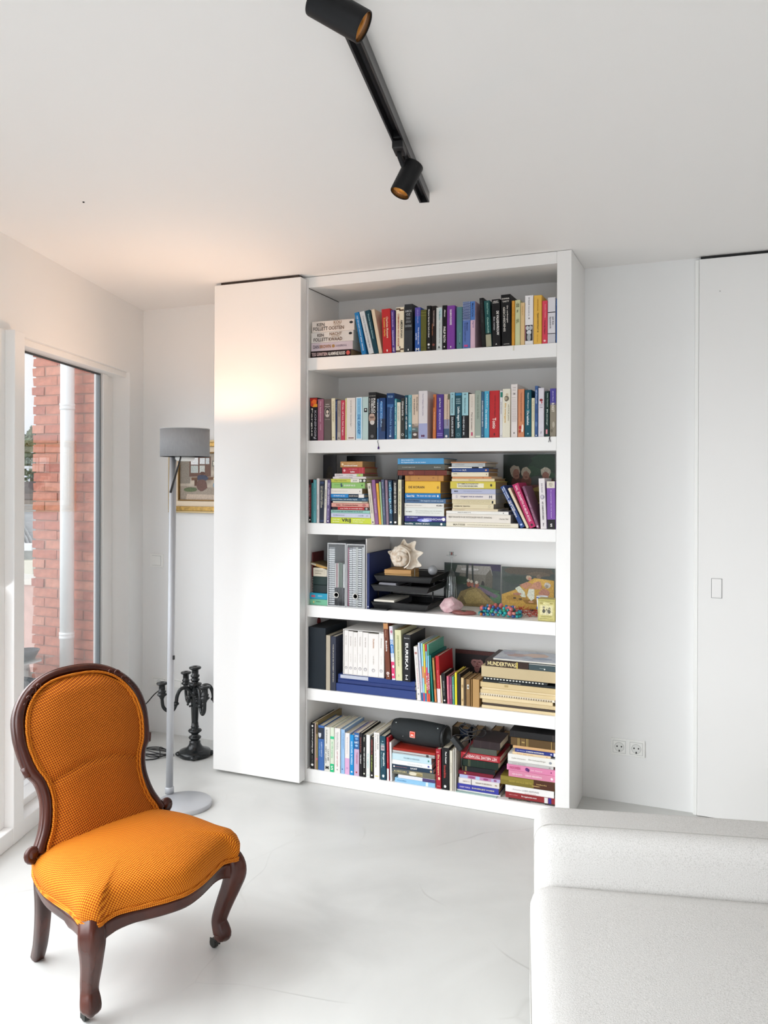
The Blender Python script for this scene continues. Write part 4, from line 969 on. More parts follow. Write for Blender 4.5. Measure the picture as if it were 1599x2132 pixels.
upright_row(0, S1R, KR, [
 (-14, 46, 222, '#1c1413', 'dark brown-black', 'with rust lettering', dict(t=[('THOMAS ROSENBOOM', '#b9a49c', .1, .45, .05, .25), ('Publieke werken', '#a8643c', .4, .66, -.2, .25)], e=[(.87, 0, .25, .25, '#7a3c30')])),
 (48, 121, 240, '#cdd4d2', 'pale grey', 'with pale blue patch', dict(t=[('Toni Morrison', '#6d9ca4', .08, .3, .1, .28), ('Het blauwste oog', '#8d9290', .36, .84, .1, .25), ('A', K_, .9, .96, 0, .4, 'H')], b=[(.03, .24, '#b8d4d8', .5, 1)])),
 (122, 178, 214, '#0f0f12', 'black', 'lettered PHILIP in tall white capitals', dict(t=[('Alleman', W_, .1, .26, .1, .3), ('PHILIP ROTH', W_, .48, .83, .02, .5)], e=[(.93, 0, .12, .16, W_)])),
 (180, 278, 219, '#7d3f9c', 'bright purple', 'with white block title', dict(t=[('SALMAN RUSHDIE', W_, .09, .44, 0, .24)], b=[(.08, .45, '#8a55a8', .34, .66)], e=[(.94, 0, .06, .12, W_)], d=.16)),
 (298, 370, 235, '#527f86', 'grey teal', 'with faint spine lettering', dict(t=[('Een verlangen', '#7fa9ae', .62, .84, .1, .25)], e=[(.87, .05, .08, .1, '#1e3438')])),
 (374, 468, 170, '#5d78b8', 'lavender blue', 'with navy wave pattern at the top', dict(t=[('Murakami', '#24366a', .45, .62, .12, .2), ('De opwindvogelkronieken', '#24366a', .45, .85, -.18, .2)], b=[(0, .395, '#9aabc8')] + [(.01 + .024 * i, .022 + .024 * i, '#1f3370', (i % 2) * .06, .94 + (i % 2) * .06) for i in range(16)] + [(.92, .965, '#c0508c', .2, .7)])),
 (469, 528, 165, '#d8b8c8', 'two-tone blue and pink', '', dict(t=[('Marie Curie', '#1f3a74', .04, .33, 0, .4), ('Sigrid', '#7f6c9c', .42, .56, .1, .4)], b=[(0, .4, '#4f7cc0')], p=PAGEB, d=.2)),
 (580, 640, 125, '#151516', 'tall black', 'leaning left of the green one', dict(lean=(612, 662), t=[('DE BRONST VAN ANDER GELD', '#3c3c40', .04, .5, 0, .3)], d=.18)),
 (636, 712, 160, '#1f5454', 'dark green', 'with beige foot, leaning', dict(lean=(664, 735), t=[('Michel Faber', '#8fc0b4', .05, .3, .1, .28), ('Onderhuids', '#a9d4c8', .36, .7, .05, .28)], b=[(.70, .73, '#1c2a22'), (.73, .99, '#a8a48c')])),
 (732, 834, 142, '#111114', 'black', 'with white title in wide capitals', dict(lean=(740, 842), t=[('HENRY', W_, .035, .055, 0, .62, 'H'), ('ROUBAUD', W_, .065, .085, 0, .72, 'H'), ('DE VALKENVROUW', W_, .25, .76, .22, .3), ('Een roman', '#c0c0c4', .37, .65, -.2, .2), ('A', W_, .93, .965, 0, .2, 'H')], d=.17)),
 (846, 970, 85, '#0e0e10', 'tallest black', 'with spaced white capitals', dict(lean=(858, 976), t=[('DONNA', '#e0dcd4', .065, .095, 0, .8, 'H'), ('TARTT', '#e0dcd4', .12, .15, 0, .7, 'H'), ('De verborgen', '#d8d4cc', .22, .55, .15, .2), ('GESCHIEDENIS', '#d8d4cc', .24, .72, -.18, .22), ('ANTHOS', '#d8d4cc', .955, .97, 0, .6, 'H')], d=.19)),
 (978, 1016, 157, '#d89a3a', 'narrow amber', '', dict(t=[('Het zijn net mensen', '#a86a1c', .15, .7, 0, .3)])),
 (1020, 1084, 150, '#cdd0a4', 'pale green', 'with tiny black motif', dict(t=[('F', K_, .22, .28, 0, .25, 'H'), ('Lezen &cetera', '#6f7450', .04, .16, 0, .6, 'H'), ('gids', '#6f7450', .4, .52, 0, .5, 'H')])),
 (1087, 1139, 182, '#dfc08c', 'tan', '', dict(t=[('Gezang tot', '#b8905c', .08, .3, 0, .3)])),
 (1143, 1244, 95, '#eceaea', 'tall white', 'with black flower photo', dict(t=[('Siri Hustvedt', '#6c6c70', .04, .2, 0, .16), ('Zomer zonder man', '#8c8c90', .22, .42, 0, .16)], b=[(.60, .92, '#2b2a2c', .04, .96), (.6, .92, '#c8788c', 0, .06)], e=[(.465, 0, .1, .1, '#888'), (.66, -.2, .2, .28, '#c8ccd0'), (.66, .2, .2, .3, '#b8bcc0'), (.75, 0, .3, .28, '#d4d8dc'), (.85, 0, .24, .5, '#a8acb0')], d=.17)),
 (1250, 1350, 92, '#e6b650', 'golden yellow', 'with brown capitals', dict(t=[('HARUKI MURAKAMI', '#b07c1c', .08, .32, 0, .14), ('TSJAIKOVSKISTRAAT 40', '#5a3c10', .36, .76, 0, .24), ('Atlas Contact', '#b07c1c', .8, .96, 0, .12)])),
 (1354, 1420, 158, '#d8465c', 'coral red', 'with pale lettering beside the yellow one', dict(t=[('Annelies Verbeke', '#eca0a8', .08, .4, .1, .22), ('Dertig dagen', '#5c1c28', .46, .78, 0, .28)], e=[(.93, 0, .22, .2, '#f0c8cc')])),
 (1423, 1518, 118, '#dcdbe0', 'white', 'with two black cross lines', dict(t=[('Juli Zeh', '#3c3c44', .42, .6, .18, .24), ('Speeldrift', '#3c3c44', .42, .68, -.18, .24)], b=[(.315, .333, K_), (.78, .795, K_), (.80, .99, '#c8c8ce', .1, .9)])),
 (1526, 1541, 130, '#1e5aa0', 'blue', 'half hidden at the right end', dict(t=[('Vrij', '#7fb0e0', .03, .15, 0, .6)])),
], g)
# ---- second shelf
S2L, S2R = (640, 780), (900, 780)
g = 'books standing on the second shelf'
upright_row(1, S2L, KL, [
 (30, 128, 297, '#15131a', 'black', 'with orange flames at the top', dict(t=[('Fergus', '#e8e4dc', .25, .9, -.2, .22), ('KONINGIN', '#a09aa4', .3, .96, .25, .26)], b=[(.01, .08, '#a8241c'), (.08, .15, '#d8501c', .1, .9), (.15, .22, '#e89a2c', .35, 1)], e=[(.1, .1, .3, .3, '#e8681c'), (.17, -.2, .2, .2, '#c83a1c'), (.93, .1, .1, .12, '#9a9aa0')])),
 (131, 208, 315, '#9a6076', 'mauve pink', 'with pale title beside the flame one', dict(t=[('De laatkomer', '#d8b4c0', .06, .56, 0, .25), ('roman', '#c79aa8', .6, .75, 0, .2)])),
 (211, 303, 315, '#5f5550', 'grey-brown', 'with small oval portrait', dict(t=[('Isabel', '#d8d0c8', .115, .14, 0, .5, 'H'), ('Allende', '#d8d0c8', .165, .19, 0, .75, 'H'), ('Portret in sepia', '#b0a49c', .48, .51, 0, .7, 'H')], e=[(.32, 0, .4, .62, '#9a9088'), (.31, 0, .3, .5, '#2c2826'), (.31, 0, .17, .24, '#d8c8b8'), (.4, 0, .24, .2, '#c8bcb0')])),
 (305, 357, 305, '#e2d9bc', 'ivory', 'with thin brown title', dict(lean=(310, 360), t=[('Het verdriet van Belgie', '#9a8a58', .07, .56, 0, .32)], e=[(.93, 0, .2, .16, '#b8ac80')])),
 (358, 381, 318, '#1d2f58', 'narrow navy', '', dict(t=[('Leon de Winter', '#8fa4d0', .05, .3, 0, .4)])),
 (381, 428, 332, '#a8998c', 'taupe', '', dict(t=[('Siegfried', '#6c5c50', .08, .4, 0, .3), ('A', K_, .92, .97, 0, .5, 'H')], b=[(.8, .99, '#b8ab9e')])),
 (429, 481, 330, '#c23c54', 'crimson pink', 'with white script title', dict(t=[('Tirza, of hoe het begon', '#f0d8dc', .05, .88, 0, .42)])),
 (484, 500, 306, '#e6dfa0', 'thin yellow', '', dict()),
 (501, 613, 300, '#e4dcd4', 'wide white', 'with thin grey title', dict(t=[('Jeroen Brouwers', '#8c8480', .06, .36, 0, .15), ('Datumloze dagen', '#8c8480', .4, .68, 0, .13)], b=[(.94, .96, '#6c2c24', .2, .85)])),
 (621, 700, 290, '#8cc4e4', 'sky blue', 'lettered DE GROEP', dict(t=[('DE GROEP', '#1f6ca8', .41, .87, 0, .4), ('LISE SPIT', '#5c9cc8', .05, .36, 0, .16)], b=[(0, 1, '#e8f0f4', 0, .1), (0, 1, '#e8f0f4', .88, 1), (0, .02, '#e8f0f4'), (.97, 1, '#e8f0f4')])),
 (701, 779, 288, '#b8cfcc', 'pale aqua', 'with tiny black photo', dict(b=[(.26, .355, '#1c1c1e', .3, .85)], e=[(.3, .08, .12, .14, '#d8d8d8')])),
 (781, 882, 228, '#1f1f21', 'thick black', 'with bearded face photo', dict(t=[('PAULO', W_, .13, .44, .25, .26), ('COELHO', W_, .13, .44, -.03, .26), ('De alchemist', '#b8b4a8', .13, .44, -.36, .12), ('ROMAN', '#b8b4a8', .07, .085, 0, .8, 'H')], e=[(.55, -.05, .42, .5, '#a88a78'), (.64, .0, .3, .26, '#d0cac4'), (.53, -.05, .3, .12, '#6c5248'), (.48, -.05, .34, .16, '#c0a494'), (.93, 0, .2, .2, '#6a6a6c')], d=.19)),
 (890, 912, 310, '#5a80b0', 'thin steel blue', '', dict(t=[('Het zuiden', W_, .1, .7, 0, .4)])),
 (913, 1000, 300, '#16386a', 'glossy night blue', 'with glowing cover photo', dict(t=[('Paulo Coelho', '#a8d0f0', .08, .7, -.1, .2)], b=[(.1, .5, '#3878b8', .15, .6), (.5, .8, '#0c1c3c', .4, 1)], r=.15)),
 (1012, 1112, 240, '#143a6c', 'tall dark blue', 'with worn silver letters', dict(t=[('IRVIN D. YALOM', '#8fb4d8', .05, .1, 0, .6, 'H'), ('Nietzsches tranen', '#6a98c8', .3, .95, .1, .3)], b=[(.24, .3, '#3c6ca4', .1, .9)], e=[(.93, 0, .12, .12, W_)], r=.3, d=.17)),
 (1114, 1142, 310, '#4c9cac', 'teal', 'with white title, narrow and worn', dict(t=[('De tuin van de nacht', '#d8eef0', .05, .9, 0, .45)])),
 (1144, 1192, 356, '#e4dfd0', 'short ivory', '', dict(t=[('Over de liefde', '#b8b0a0', .1, .5, 0, .3)])),
 (1196, 1243, 300, '#33332f', 'slate black', 'with white author name near the top', dict(t=[('STEPHAN ENTER', W_, .08, .44, 0, .42), ('Grip', '#c8c8c0', .48, .54, 0, .3)], e=[(.89, 0, .34, .34, '#d8d8d0'), (.89, 0, .22, .22, '#33332f')])),
 (1245, 1289, 265, '#184c5c', 'deep teal', 'with white capitals', dict(t=[('ANNA ENQUIST  HET GEHEIM', W_, .05, .78, 0, .45)], e=[(.93, 0, .2, .2, '#8cb8c4')])),
 (1290, 1336, 262, '#7cb4bc', 'pale turquoise', '', dict(t=[('Anna Enquist', '#2c5c68', .06, .4, .05, .3)], b=[(.64, .98, '#4c98b4', .05, .95)], e=[(.7, 0, .3, .3, '#d8ecf0'), (.85, .1, .3, .5, '#2c6c8c')])),
 (1337, 1419, 258, '#d8c4b0', 'peach', 'with painted landscape at its foot', dict(t=[('Anna Enquist', '#4c4440', .05, .38, .3, .26), ('De thuiskomst', '#4c4440', .1, .46, -.1, .2)], b=[(.66, .74, '#8c7c70', 0, 1), (.74, .84, '#5c6c6c'), (.84, .99, '#4c403c')], e=[(.68, .2, .4, .2, '#b0a090'), (.9, 0, .3, .2, '#d8d0c8'), (.78, -.2, .3, .1, '#9ab0b0')])),
 (1421, 1538, 210, '#dcd6d8', 'tall white', 'with lavender lower half', dict(t=[('Toon Tellegen Alles is liefde', '#9088a0', .06, .52, 0, .14)], b=[(.68, 1, '#a4a8cc')], e=[(.94, -.1, .1, .12, '#5c1c4c'), (.94, .1, .1, .12, '#5c1c4c')], d=.18)),
], g)
upright_row(1, S2R, KR, [
 (10, 47, 245, '#c4703c', 'burnt orange', 'with dark window at the top', dict(lean=(3, 44), t=[('De nieuwe achternaam', '#e8c8a8', .4, .8, 0, .25)], b=[(.06, .3, '#8c4420', .0, .5)])),
 (50, 138, 245, '#4c3484', 'violet', 'with white capitals on the spine', dict(t=[('Julia Franck', W_, .08, .3, 0, .25), ('DE MIDDAGVROUW', '#c8b8e8', .34, .8, 0, .28)], b=[(.88, .9, '#8c78bc', .1, .9), (.92, .94, '#8c78bc', .1, .9)])),
 (142, 214, 243, '#cdb8a4', 'beige', 'with sunset gradient and small photo', dict(t=[('Een schitterend gebrek', '#8c5c4c', .1, .72, .1, .22)], b=[(.57, .78, '#8c8ca4'), (.78, .99, '#3c5470')], e=[(.06, .35, .2, .5, '#5c5c48'), (.95, -.05, .2, .2, '#e8e0e0')])),
 (219, 279, 222, '#15161a', 'black', 'with pale blue upper half', dict(t=[('Renate Dorrestein', K_, .12, .46, -.05, .22), ('ZOLANG ER LEVEN IS', '#d8dce0', .53, .96, 0, .4)], b=[(0, .5, '#9cc4cc')], e=[(.04, 0, .2, .1, '#5c7c84')])),
 (282, 361, 225, '#1f4c58', 'dark petrol', 'with large white script title', dict(t=[('ROBERT', '#b8d4d8', .13, .155, 0, .7, 'H'), ('ANKER', '#b8d4d8', .175, .2, 0, .7, 'H'), ('ROMAN', '#b8d4d8', .22, .245, 0, .7, 'H'), ('Liefde tegen liefde', '#e4f0f0', .31, .78, 0, .48)], b=[(.01, .06, '#2c7ca8')], e=[(.92, 0, .25, .25, '#5c8c94'), (.92, 0, .18, .18, '#1f4c58')])),
 (364, 445, 222, '#131316', 'black', 'with pale blue upper half, next to cream', dict(t=[('Renate Dorrestein', '#3c5c64', .12, .46, 0, .2), ('HEDEN IK', '#c8ccd0', .53, .95, -.2, .24)], b=[(0, .505, '#9cc8d0')], e=[(.04, 0, .2, .1, '#5c7c84')])),
 (452, 526, 240, '#d9d0c4', 'cream', 'with red mark at the foot', dict(t=[('Oek de Jong', '#b8aca0', .06, .3, 0, .2), ('Pier en oceaan', '#8c8078', .42, .82, 0, .24)], b=[(.87, .95, '#b8506c', .35, .65)])),
 (526, 602, 198, '#9aa69a', 'sage green', 'with rounded plain spine', dict(t=[('Het lot van de familie', '#7c887c', .1, .6, 0, .3)], b=[(.955, .985, '#d8dccc', .1, .9)], d=.16)),
 (603, 638, 212, '#3c6484', 'steel blue', 'with white capitals, slim', dict(t=[('DOMEIN MARCO ERTS', W_, .2, .76, .0, .36)], e=[(.95, 0, .18, .18, '#8cb0c8')])),
 (640, 702, 205, '#4aa4c4', 'cyan', 'with white handwriting', dict(t=[('Margriet de Moor', '#d0ecf4', .06, .36, .08, .3), ('De verdronkene', '#e0f4f8', .4, .8, -.05, .34)])),
 (705, 826, 200, '#b8282c', 'thick bright red', 'titled Tonio in white', dict(t=[('A.F.Th. van der Heijden', '#7c1418', .1, .56, .05, .16), ('Tonio', '#f4e4dc', .58, .81, 0, .36)], e=[(.93, 0, .08, .14, '#5c0c10')], d=.17)),
 (830, 868, 200, '#dad8d8', 'narrow white', 'with green cover corner', dict(t=[('Joke Hermsen', '#4c4c50', .24, .5, 0, .3)], b=[(.03, .14, '#2c7c6c', .2, 1)], e=[(.96, 0, .12, .1, K_)])),
 (869, 963, 178, '#e3decb', 'cream', 'with figure drawing and gold letters', dict(lean=(862, 958), t=[('ARTHUR JAPIN', '#8c8468', .32, .66, .25, .18), ('De overgave', '#d8a83c', .3, .7, -.16, .26)], e=[(.2, 0, .3, .36, '#6c6454'), (.12, .05, .16, .18, '#c8b89c'), (.2, -.1, .2, .2, '#a89c80')])),
 (970, 1049, 120, '#e4dcd8', 'tall white', 'with rows of small grey text', dict(t=[('Connie', '#a49c98', .05, .075, 0, .5, 'H'), ('Palmen', '#a49c98', .1, .12, 0, .5, 'H'), ('IM', '#a49c98', .16, .2, 0, .3, 'H'), ('lucifer', '#b4aca8', .24, .26, 0, .7, 'H')], b=[(.28 + .02 * i, .285 + .02 * i, '#c0b6b2', .15, .85) for i in range(22)], e=[(.92, 0, .12, .16, '#8c8480')], p=PAGEB, d=.21)),
 (1056, 1134, 180, '#cf8a64', 'salmon orange', 'with red and white foot motif', dict(t=[('Thea Beckman Kruistocht in spijkerbroek', '#8c4c30', .07, .68, 0, .24)], e=[(.8, -.15, .2, .3, '#b82c20'), (.8, .25, .16, .5, '#f0dcd0'), (.86, .2, .14, .3, '#f0e4dc'), (.88, -.2, .16, .26, '#a82418')])),
 (1140, 1221, 190, '#0f5060', 'dark teal', 'titled De kabbalist', dict(t=[('Geert Kimpen', '#d8ecec', .06, .4, 0, .26), ('De kabbalist', '#e8f4f4', .46, .75, 0, .34)], b=[(.42, .45, '#5c9ca4', .3, .7)], e=[(.93, 0, .1, .12, '#8cc0c8')], d=.17)),
 (1223, 1263, 290, '#dfd8b8', 'short cream', '', dict(t=[('Hugo Borst Ach moedertje', '#8c8868', .06, .6, 0, .3)])),
 (1264, 1301, 140, '#3c5c90', 'blue', 'with marbled worn spine', dict(t=[('HET STILLE LAND', '#c8d8ec', .08, .35, 0, .4)], e=[(.5, 0, .4, .8, '#284878'), (.75, 0, .4, .9, '#5878a8'), (.97, 0, .2, .2, W_)])),
 (1306, 1378, 165, '#d8d4dc', 'lilac white', 'with small red figure', dict(t=[('Japin', '#7c7484', .34, .36, 0, .6, 'H'), ('Dooi', '#7c7484', .38, .41, 0, .5, 'H'), ('?', '#5c5464', .89, .94, 0, .2, 'H')], e=[(.25, 0, .28, .24, '#8c1c28'), (.3, .1, .12, .2, '#b8505c')])),
 (1388, 1444, 205, '#12302c', 'greenish black', 'with pink patch at the foot', dict(t=[('Esther Gerritsen', '#a8c0b8', .05, .35, .1, .24), ('Roxy', '#d8e4dc', .4, .76, 0, .3)], b=[(.84, .94, '#d88c98', .2, .6)])),
 (1449, 1526, 172, '#8c8474', 'stone grey', 'with purple top lettered ROEST', dict(t=[('Jakob Maria', '#c8c0e8', .05, .27, 0, .22), ('ROEST', '#f0e8d8', .3, .49, 0, .42)], b=[(0, .3, '#4c4494'), (.3, .34, '#6c6484')], e=[(.75, .1, .2, .5, '#b0a898'), (.88, -.2, .2, .3, '#6c6454')])),
], g)
# ---- third shelf
S3L, S3R = (640, 940), (900, 930)
g = 'books standing on the third shelf'
upright_row(2, S3L, KL, [
 (12, 47, 360, '#5c1a20', 'wine red', 'with black head and foot', dict(t=[('Voor waar hier en daar feest viert', '#d8a8a8', .18, .86, 0, .3)], b=[(0, .12, '#1c1a1c'), (.86, 1, '#161416')], e=[(.93, 0, .25, .3, W_)])),
 (49, 72, 402, '#2c7478', 'narrow teal', '', dict()),
 (73, 113, 362, '#5a9ca4', 'turquoise', 'with faded title', dict(t=[('De kleine prins', '#2c5c64', .2, .72, 0, .3)])),
 (117, 153, 345, '#cfcaca', 'tall light grey', '', dict(t=[('Anne Provoost', '#8c8888', .35, .6, 0, .25), ('Beminde', '#8c8888', .7, .9, 0, .25)])),
 (156, 213, 380, '#141c34', 'navy black', 'with two cream titles', dict(t=[('Petra Casper Het oosten', '#b8b4a0', .12, .56, .24, .24), ('DE GELOOFDE LEKKER', '#e0dcc8', .12, .64, -.1, .28)], b=[(.02, .06, '#2c3c64'), (.93, .97, '#2c3c64')])),
 (222, 252, 366, '#e2dcd2', 'off-white', 'with black letters on the spine', dict(lean=(207, 240), t=[('JOKE DE VRIES', K_, .22, .44, 0, .4), ('Een huis', '#8c8880', .48, .64, 0, .3)])),
 (256, 298, 366, '#5c4c7c', 'dusty purple', 'beside the lime stack', dict(lean=(240, 284), t=[('ZELF LEREN DENKEN', '#e0d8f0', .06, .58, 0, .42), ('filosofie', '#c8bce0', .66, .9, 0, .3)], e=[(.95, 0, .2, .2, W_)])),
], g)
stack_row(2, S3L, KL, [
 (300, 818, 842, '#c8d43c', 'lime', 'lettered VRIJ in black', dict(t=[('VRIJ', K_, .27, .5, 0, .72), ('frank van', '#f0f4c8', .05, .22, .2, .2), ('de boer', '#f0f4c8', .05, .22, -.15, .2), ('een verhaal voor', '#f0f4c8', .55, .85, .2, .2), ('iedereen', '#f0f4c8', .55, .8, -.15, .2)], d=.2, hard=False)),
 (302, 806, 786, '#c4c8dc', 'lavender white', '', dict(t=[('Zelfportret', '#7c80a0', .05, .35, 0, .35), ('Schrift', '#7c80a0', .7, .83, 0, .25)], e=[(.92, 0, .2, .2, '#a8a8bc')], d=.2)),
 (302, 800, 745, '#8cc0b4', 'mint', 'with blue script', dict(t=[('Dit is jouw tijd, een bezoek van de dood', '#1c4c5c', .04, .82, 0, .5)], d=.19)),
 (320, 786, 708, '#b41c28', 'red', 'with black end and white title', dict(t=[('over liefde en menselijk lijden', W_, .22, .84, 0, .42)], b=[(0, .15, K_), (.88, 1, K_)], e=[(.94, 0, .35, .35, W_), (.94, 0, .2, .2, K_)], d=.2)),
 (308, 785, 656, '#d49a8c', 'salmon pink', 'with white script', dict(t=[('Stefan', '#8c3c34', .13, .25, 0, .4), ('De duizende klanken', '#7c342c', .3, .72, 0, .4)], e=[(.88, 0, .5, .3, '#b0605c')], d=.19)),
 (326, 770, 634, '#b8a490', 'thin brownish', '', dict(b=[(0, .84, '#d8ccbc')], d=.18, hard=False)),
 (300, 776, 590, '#244c64', 'dark slate blue', 'with pale script', dict(t=[('Liberti-Duker, het antieke begrip', '#c8dce8', .05, .72, 0, .5), ('Ambo', '#a8c4d4', .84, .95, 0, .4)], d=.2)),
 (295, 725, 543, '#1c84c8', 'bright blue', 'with black and white right end', dict(t=[('de kracht van jou', W_, .1, .44, 0, .45), ('joods leven', W_, .56, .82, 0, .4)], b=[(.54, .84, '#141416'), (.84, 1, '#e8e4dc')], d=.17)),
 (290, 700, 470, '#e6e1d8', 'thick white', 'with faint lettering', dict(t=[('Portugese jaren, brieven', '#c0b8ac', .05, .55, 0, .2)], e=[(.93, 0, .06, .12, K_)], p=PAGEB, d=.19)),
 (308, 735, 396, '#8fbf6c', 'light green', 'with white title and figure', dict(t=[('DE TRAP OP', '#3c6c2c', .1, .28, .1, .1), ('DE GROEP VAN 33', W_, .38, .72, 0, .28)], e=[(.3, .2, .16, .18, '#2c4c5c'), (.31, -.1, .2, .2, '#2c4c5c'), (.92, 0, .12, .16, '#2c5c24')], d=.2)),
 (300, 758, 350, '#c4c850', 'yellow-green', 'with round logos at its right', dict(t=[('Olga Tokarczuk', '#7c8024', .1, .45, 0, .4), ('Jacob', '#5c5c50', .62, .74, 0, .4)], b=[(.56, .8, '#e4e0d4'), (.8, 1, '#3c3c38')], e=[(.84, 0, .35, .35, '#d8d8d0'), (.94, 0, .35, .35, '#d8d8d0')], d=.21)),
 (326, 750, 322, '#dcd4d4', 'thin white', '', dict(t=[('Gedichten 1990', '#a09898', .2, .6, 0, .4)], d=.2, hard=False)),
 (350, 711, 284, '#e4dcdc', 'white', 'with green right end', dict(t=[('Kinderen', '#8c7c7c', .05, .3, 0, .4), ('verhalen', '#8c7c7c', .4, .66, 0, .35)], b=[(.78, 1, '#a0c878')], e=[(.88, 0, .35, .3, '#d8a83c')], p=PAGEB, d=.19)),
 (447, 733, 204, '#b02c38', 'small red', 'second from the stack top', dict(t=[('liefde', W_, .37, .56, -.2, .26), ('het dagboek', '#e0a0a8', .3, .66, .22, .16)], b=[(.78, .79, '#d8808c'), (.9, .91, '#d8808c')], e=[(.1, 0, .2, .2, '#e8b0b4')], p=PAGEB, d=.16)),
 (423, 705, 128, '#b88850', 'small tan', 'on top of the left stack', dict(t=[('onvoltooid leven', W_, .16, .78, -.18, .28), ('tegendraads', '#d8b888', .3, .7, .2, .14)], b=[(.77, .78, '#d0a870')], e=[(.1, 0, .2, .2, '#e8d0a8')], p=PAGEB, d=.16)),
], 'books stacked flat on the third shelf', 'left stack')
upright_row(2, S3L, KL, [
 (764, 828, 408, '#dcd4c4', 'cream', 'leaning on the lime stack', dict(lean=(820, 866), t=[('Safak', '#5c544c', .07, .14, .1, .4), ('DE OPENING VAN DE DEUR', '#8c8478', .28, .74, 0, .3)], e=[(.95, 0, .2, .24, '#6c6458')])),
 (821, 873, 365, '#8c5c8c', 'mauve', 'leaning after the cream one', dict(lean=(868, 914), t=[('GRENZEN VAN DE LIEFDE', '#d8b8d8', .42, .75, 0, .3)])),
 (876, 915, 410, '#e0a83c', 'orange-yellow', 'leaning, slim', dict(lean=(917, 948), t=[('een lichte', '#a87420', .2, .4, 0, .3)])),
 (916, 941, 390, '#a4c49c', 'slim pale green', '', dict(lean=(949, 970))),
 (943, 990, 362, '#4c5470', 'slate blue', 'leaning with grey letters', dict(lean=(971, 1010), t=[('Bernlef', '#a8b0c8', .06, .2, 0, .3), ('de rode droom van het jaar', '#c0c8dc', .3, .8, 0, .26)])),
 (992, 1028, 368, '#8c7484', 'dull mauve', '', dict(lean=(1011, 1045), t=[('Het donkere', '#c8b4c4', .3, .7, 0, .25)])),
 (1032, 1091, 372, '#123850', 'black', 'with mottled blue water pattern', dict(lean=(1046, 1096), t=[('HET DIEPE BLAUW', '#a8d8e8', .05, .75, 0, .42)], e=[(.2, .1, .4, .6, '#1c6c94'), (.45, -.1, .35, .6, '#2c84a8'), (.7, .1, .4, .6, '#1c5c84'), (.94, 0, .25, .22, W_)])),
 (1094, 1153, 375, '#121214', 'black', 'with white capitals, right of blue pattern', dict(lean=(1098, 1156), t=[('DUIZEND EN EEN DOOR', '#e8e4d8', .05, .74, 0, .4)], e=[(.94, 0, .25, .22, W_)])),
 (1159, 1204, 362, '#e0dab8', 'pale yellow', 'with thin dark title', dict(t=[('F. Bordewijk', '#6c6848', .05, .2, 0, .3), ('De wereld van een stad', '#6c6848', .26, .76, 0, .3)], b=[(.82, .98, '#ece8d0', .1, .9)])),
 (1206, 1238, 368, '#1a1816', 'black', 'beside the tall yellow stack', dict(e=[(.17, 0, .2, .1, '#8c8880')], d=.12)),
], g)
px_ = lambda x, y: (x, y)
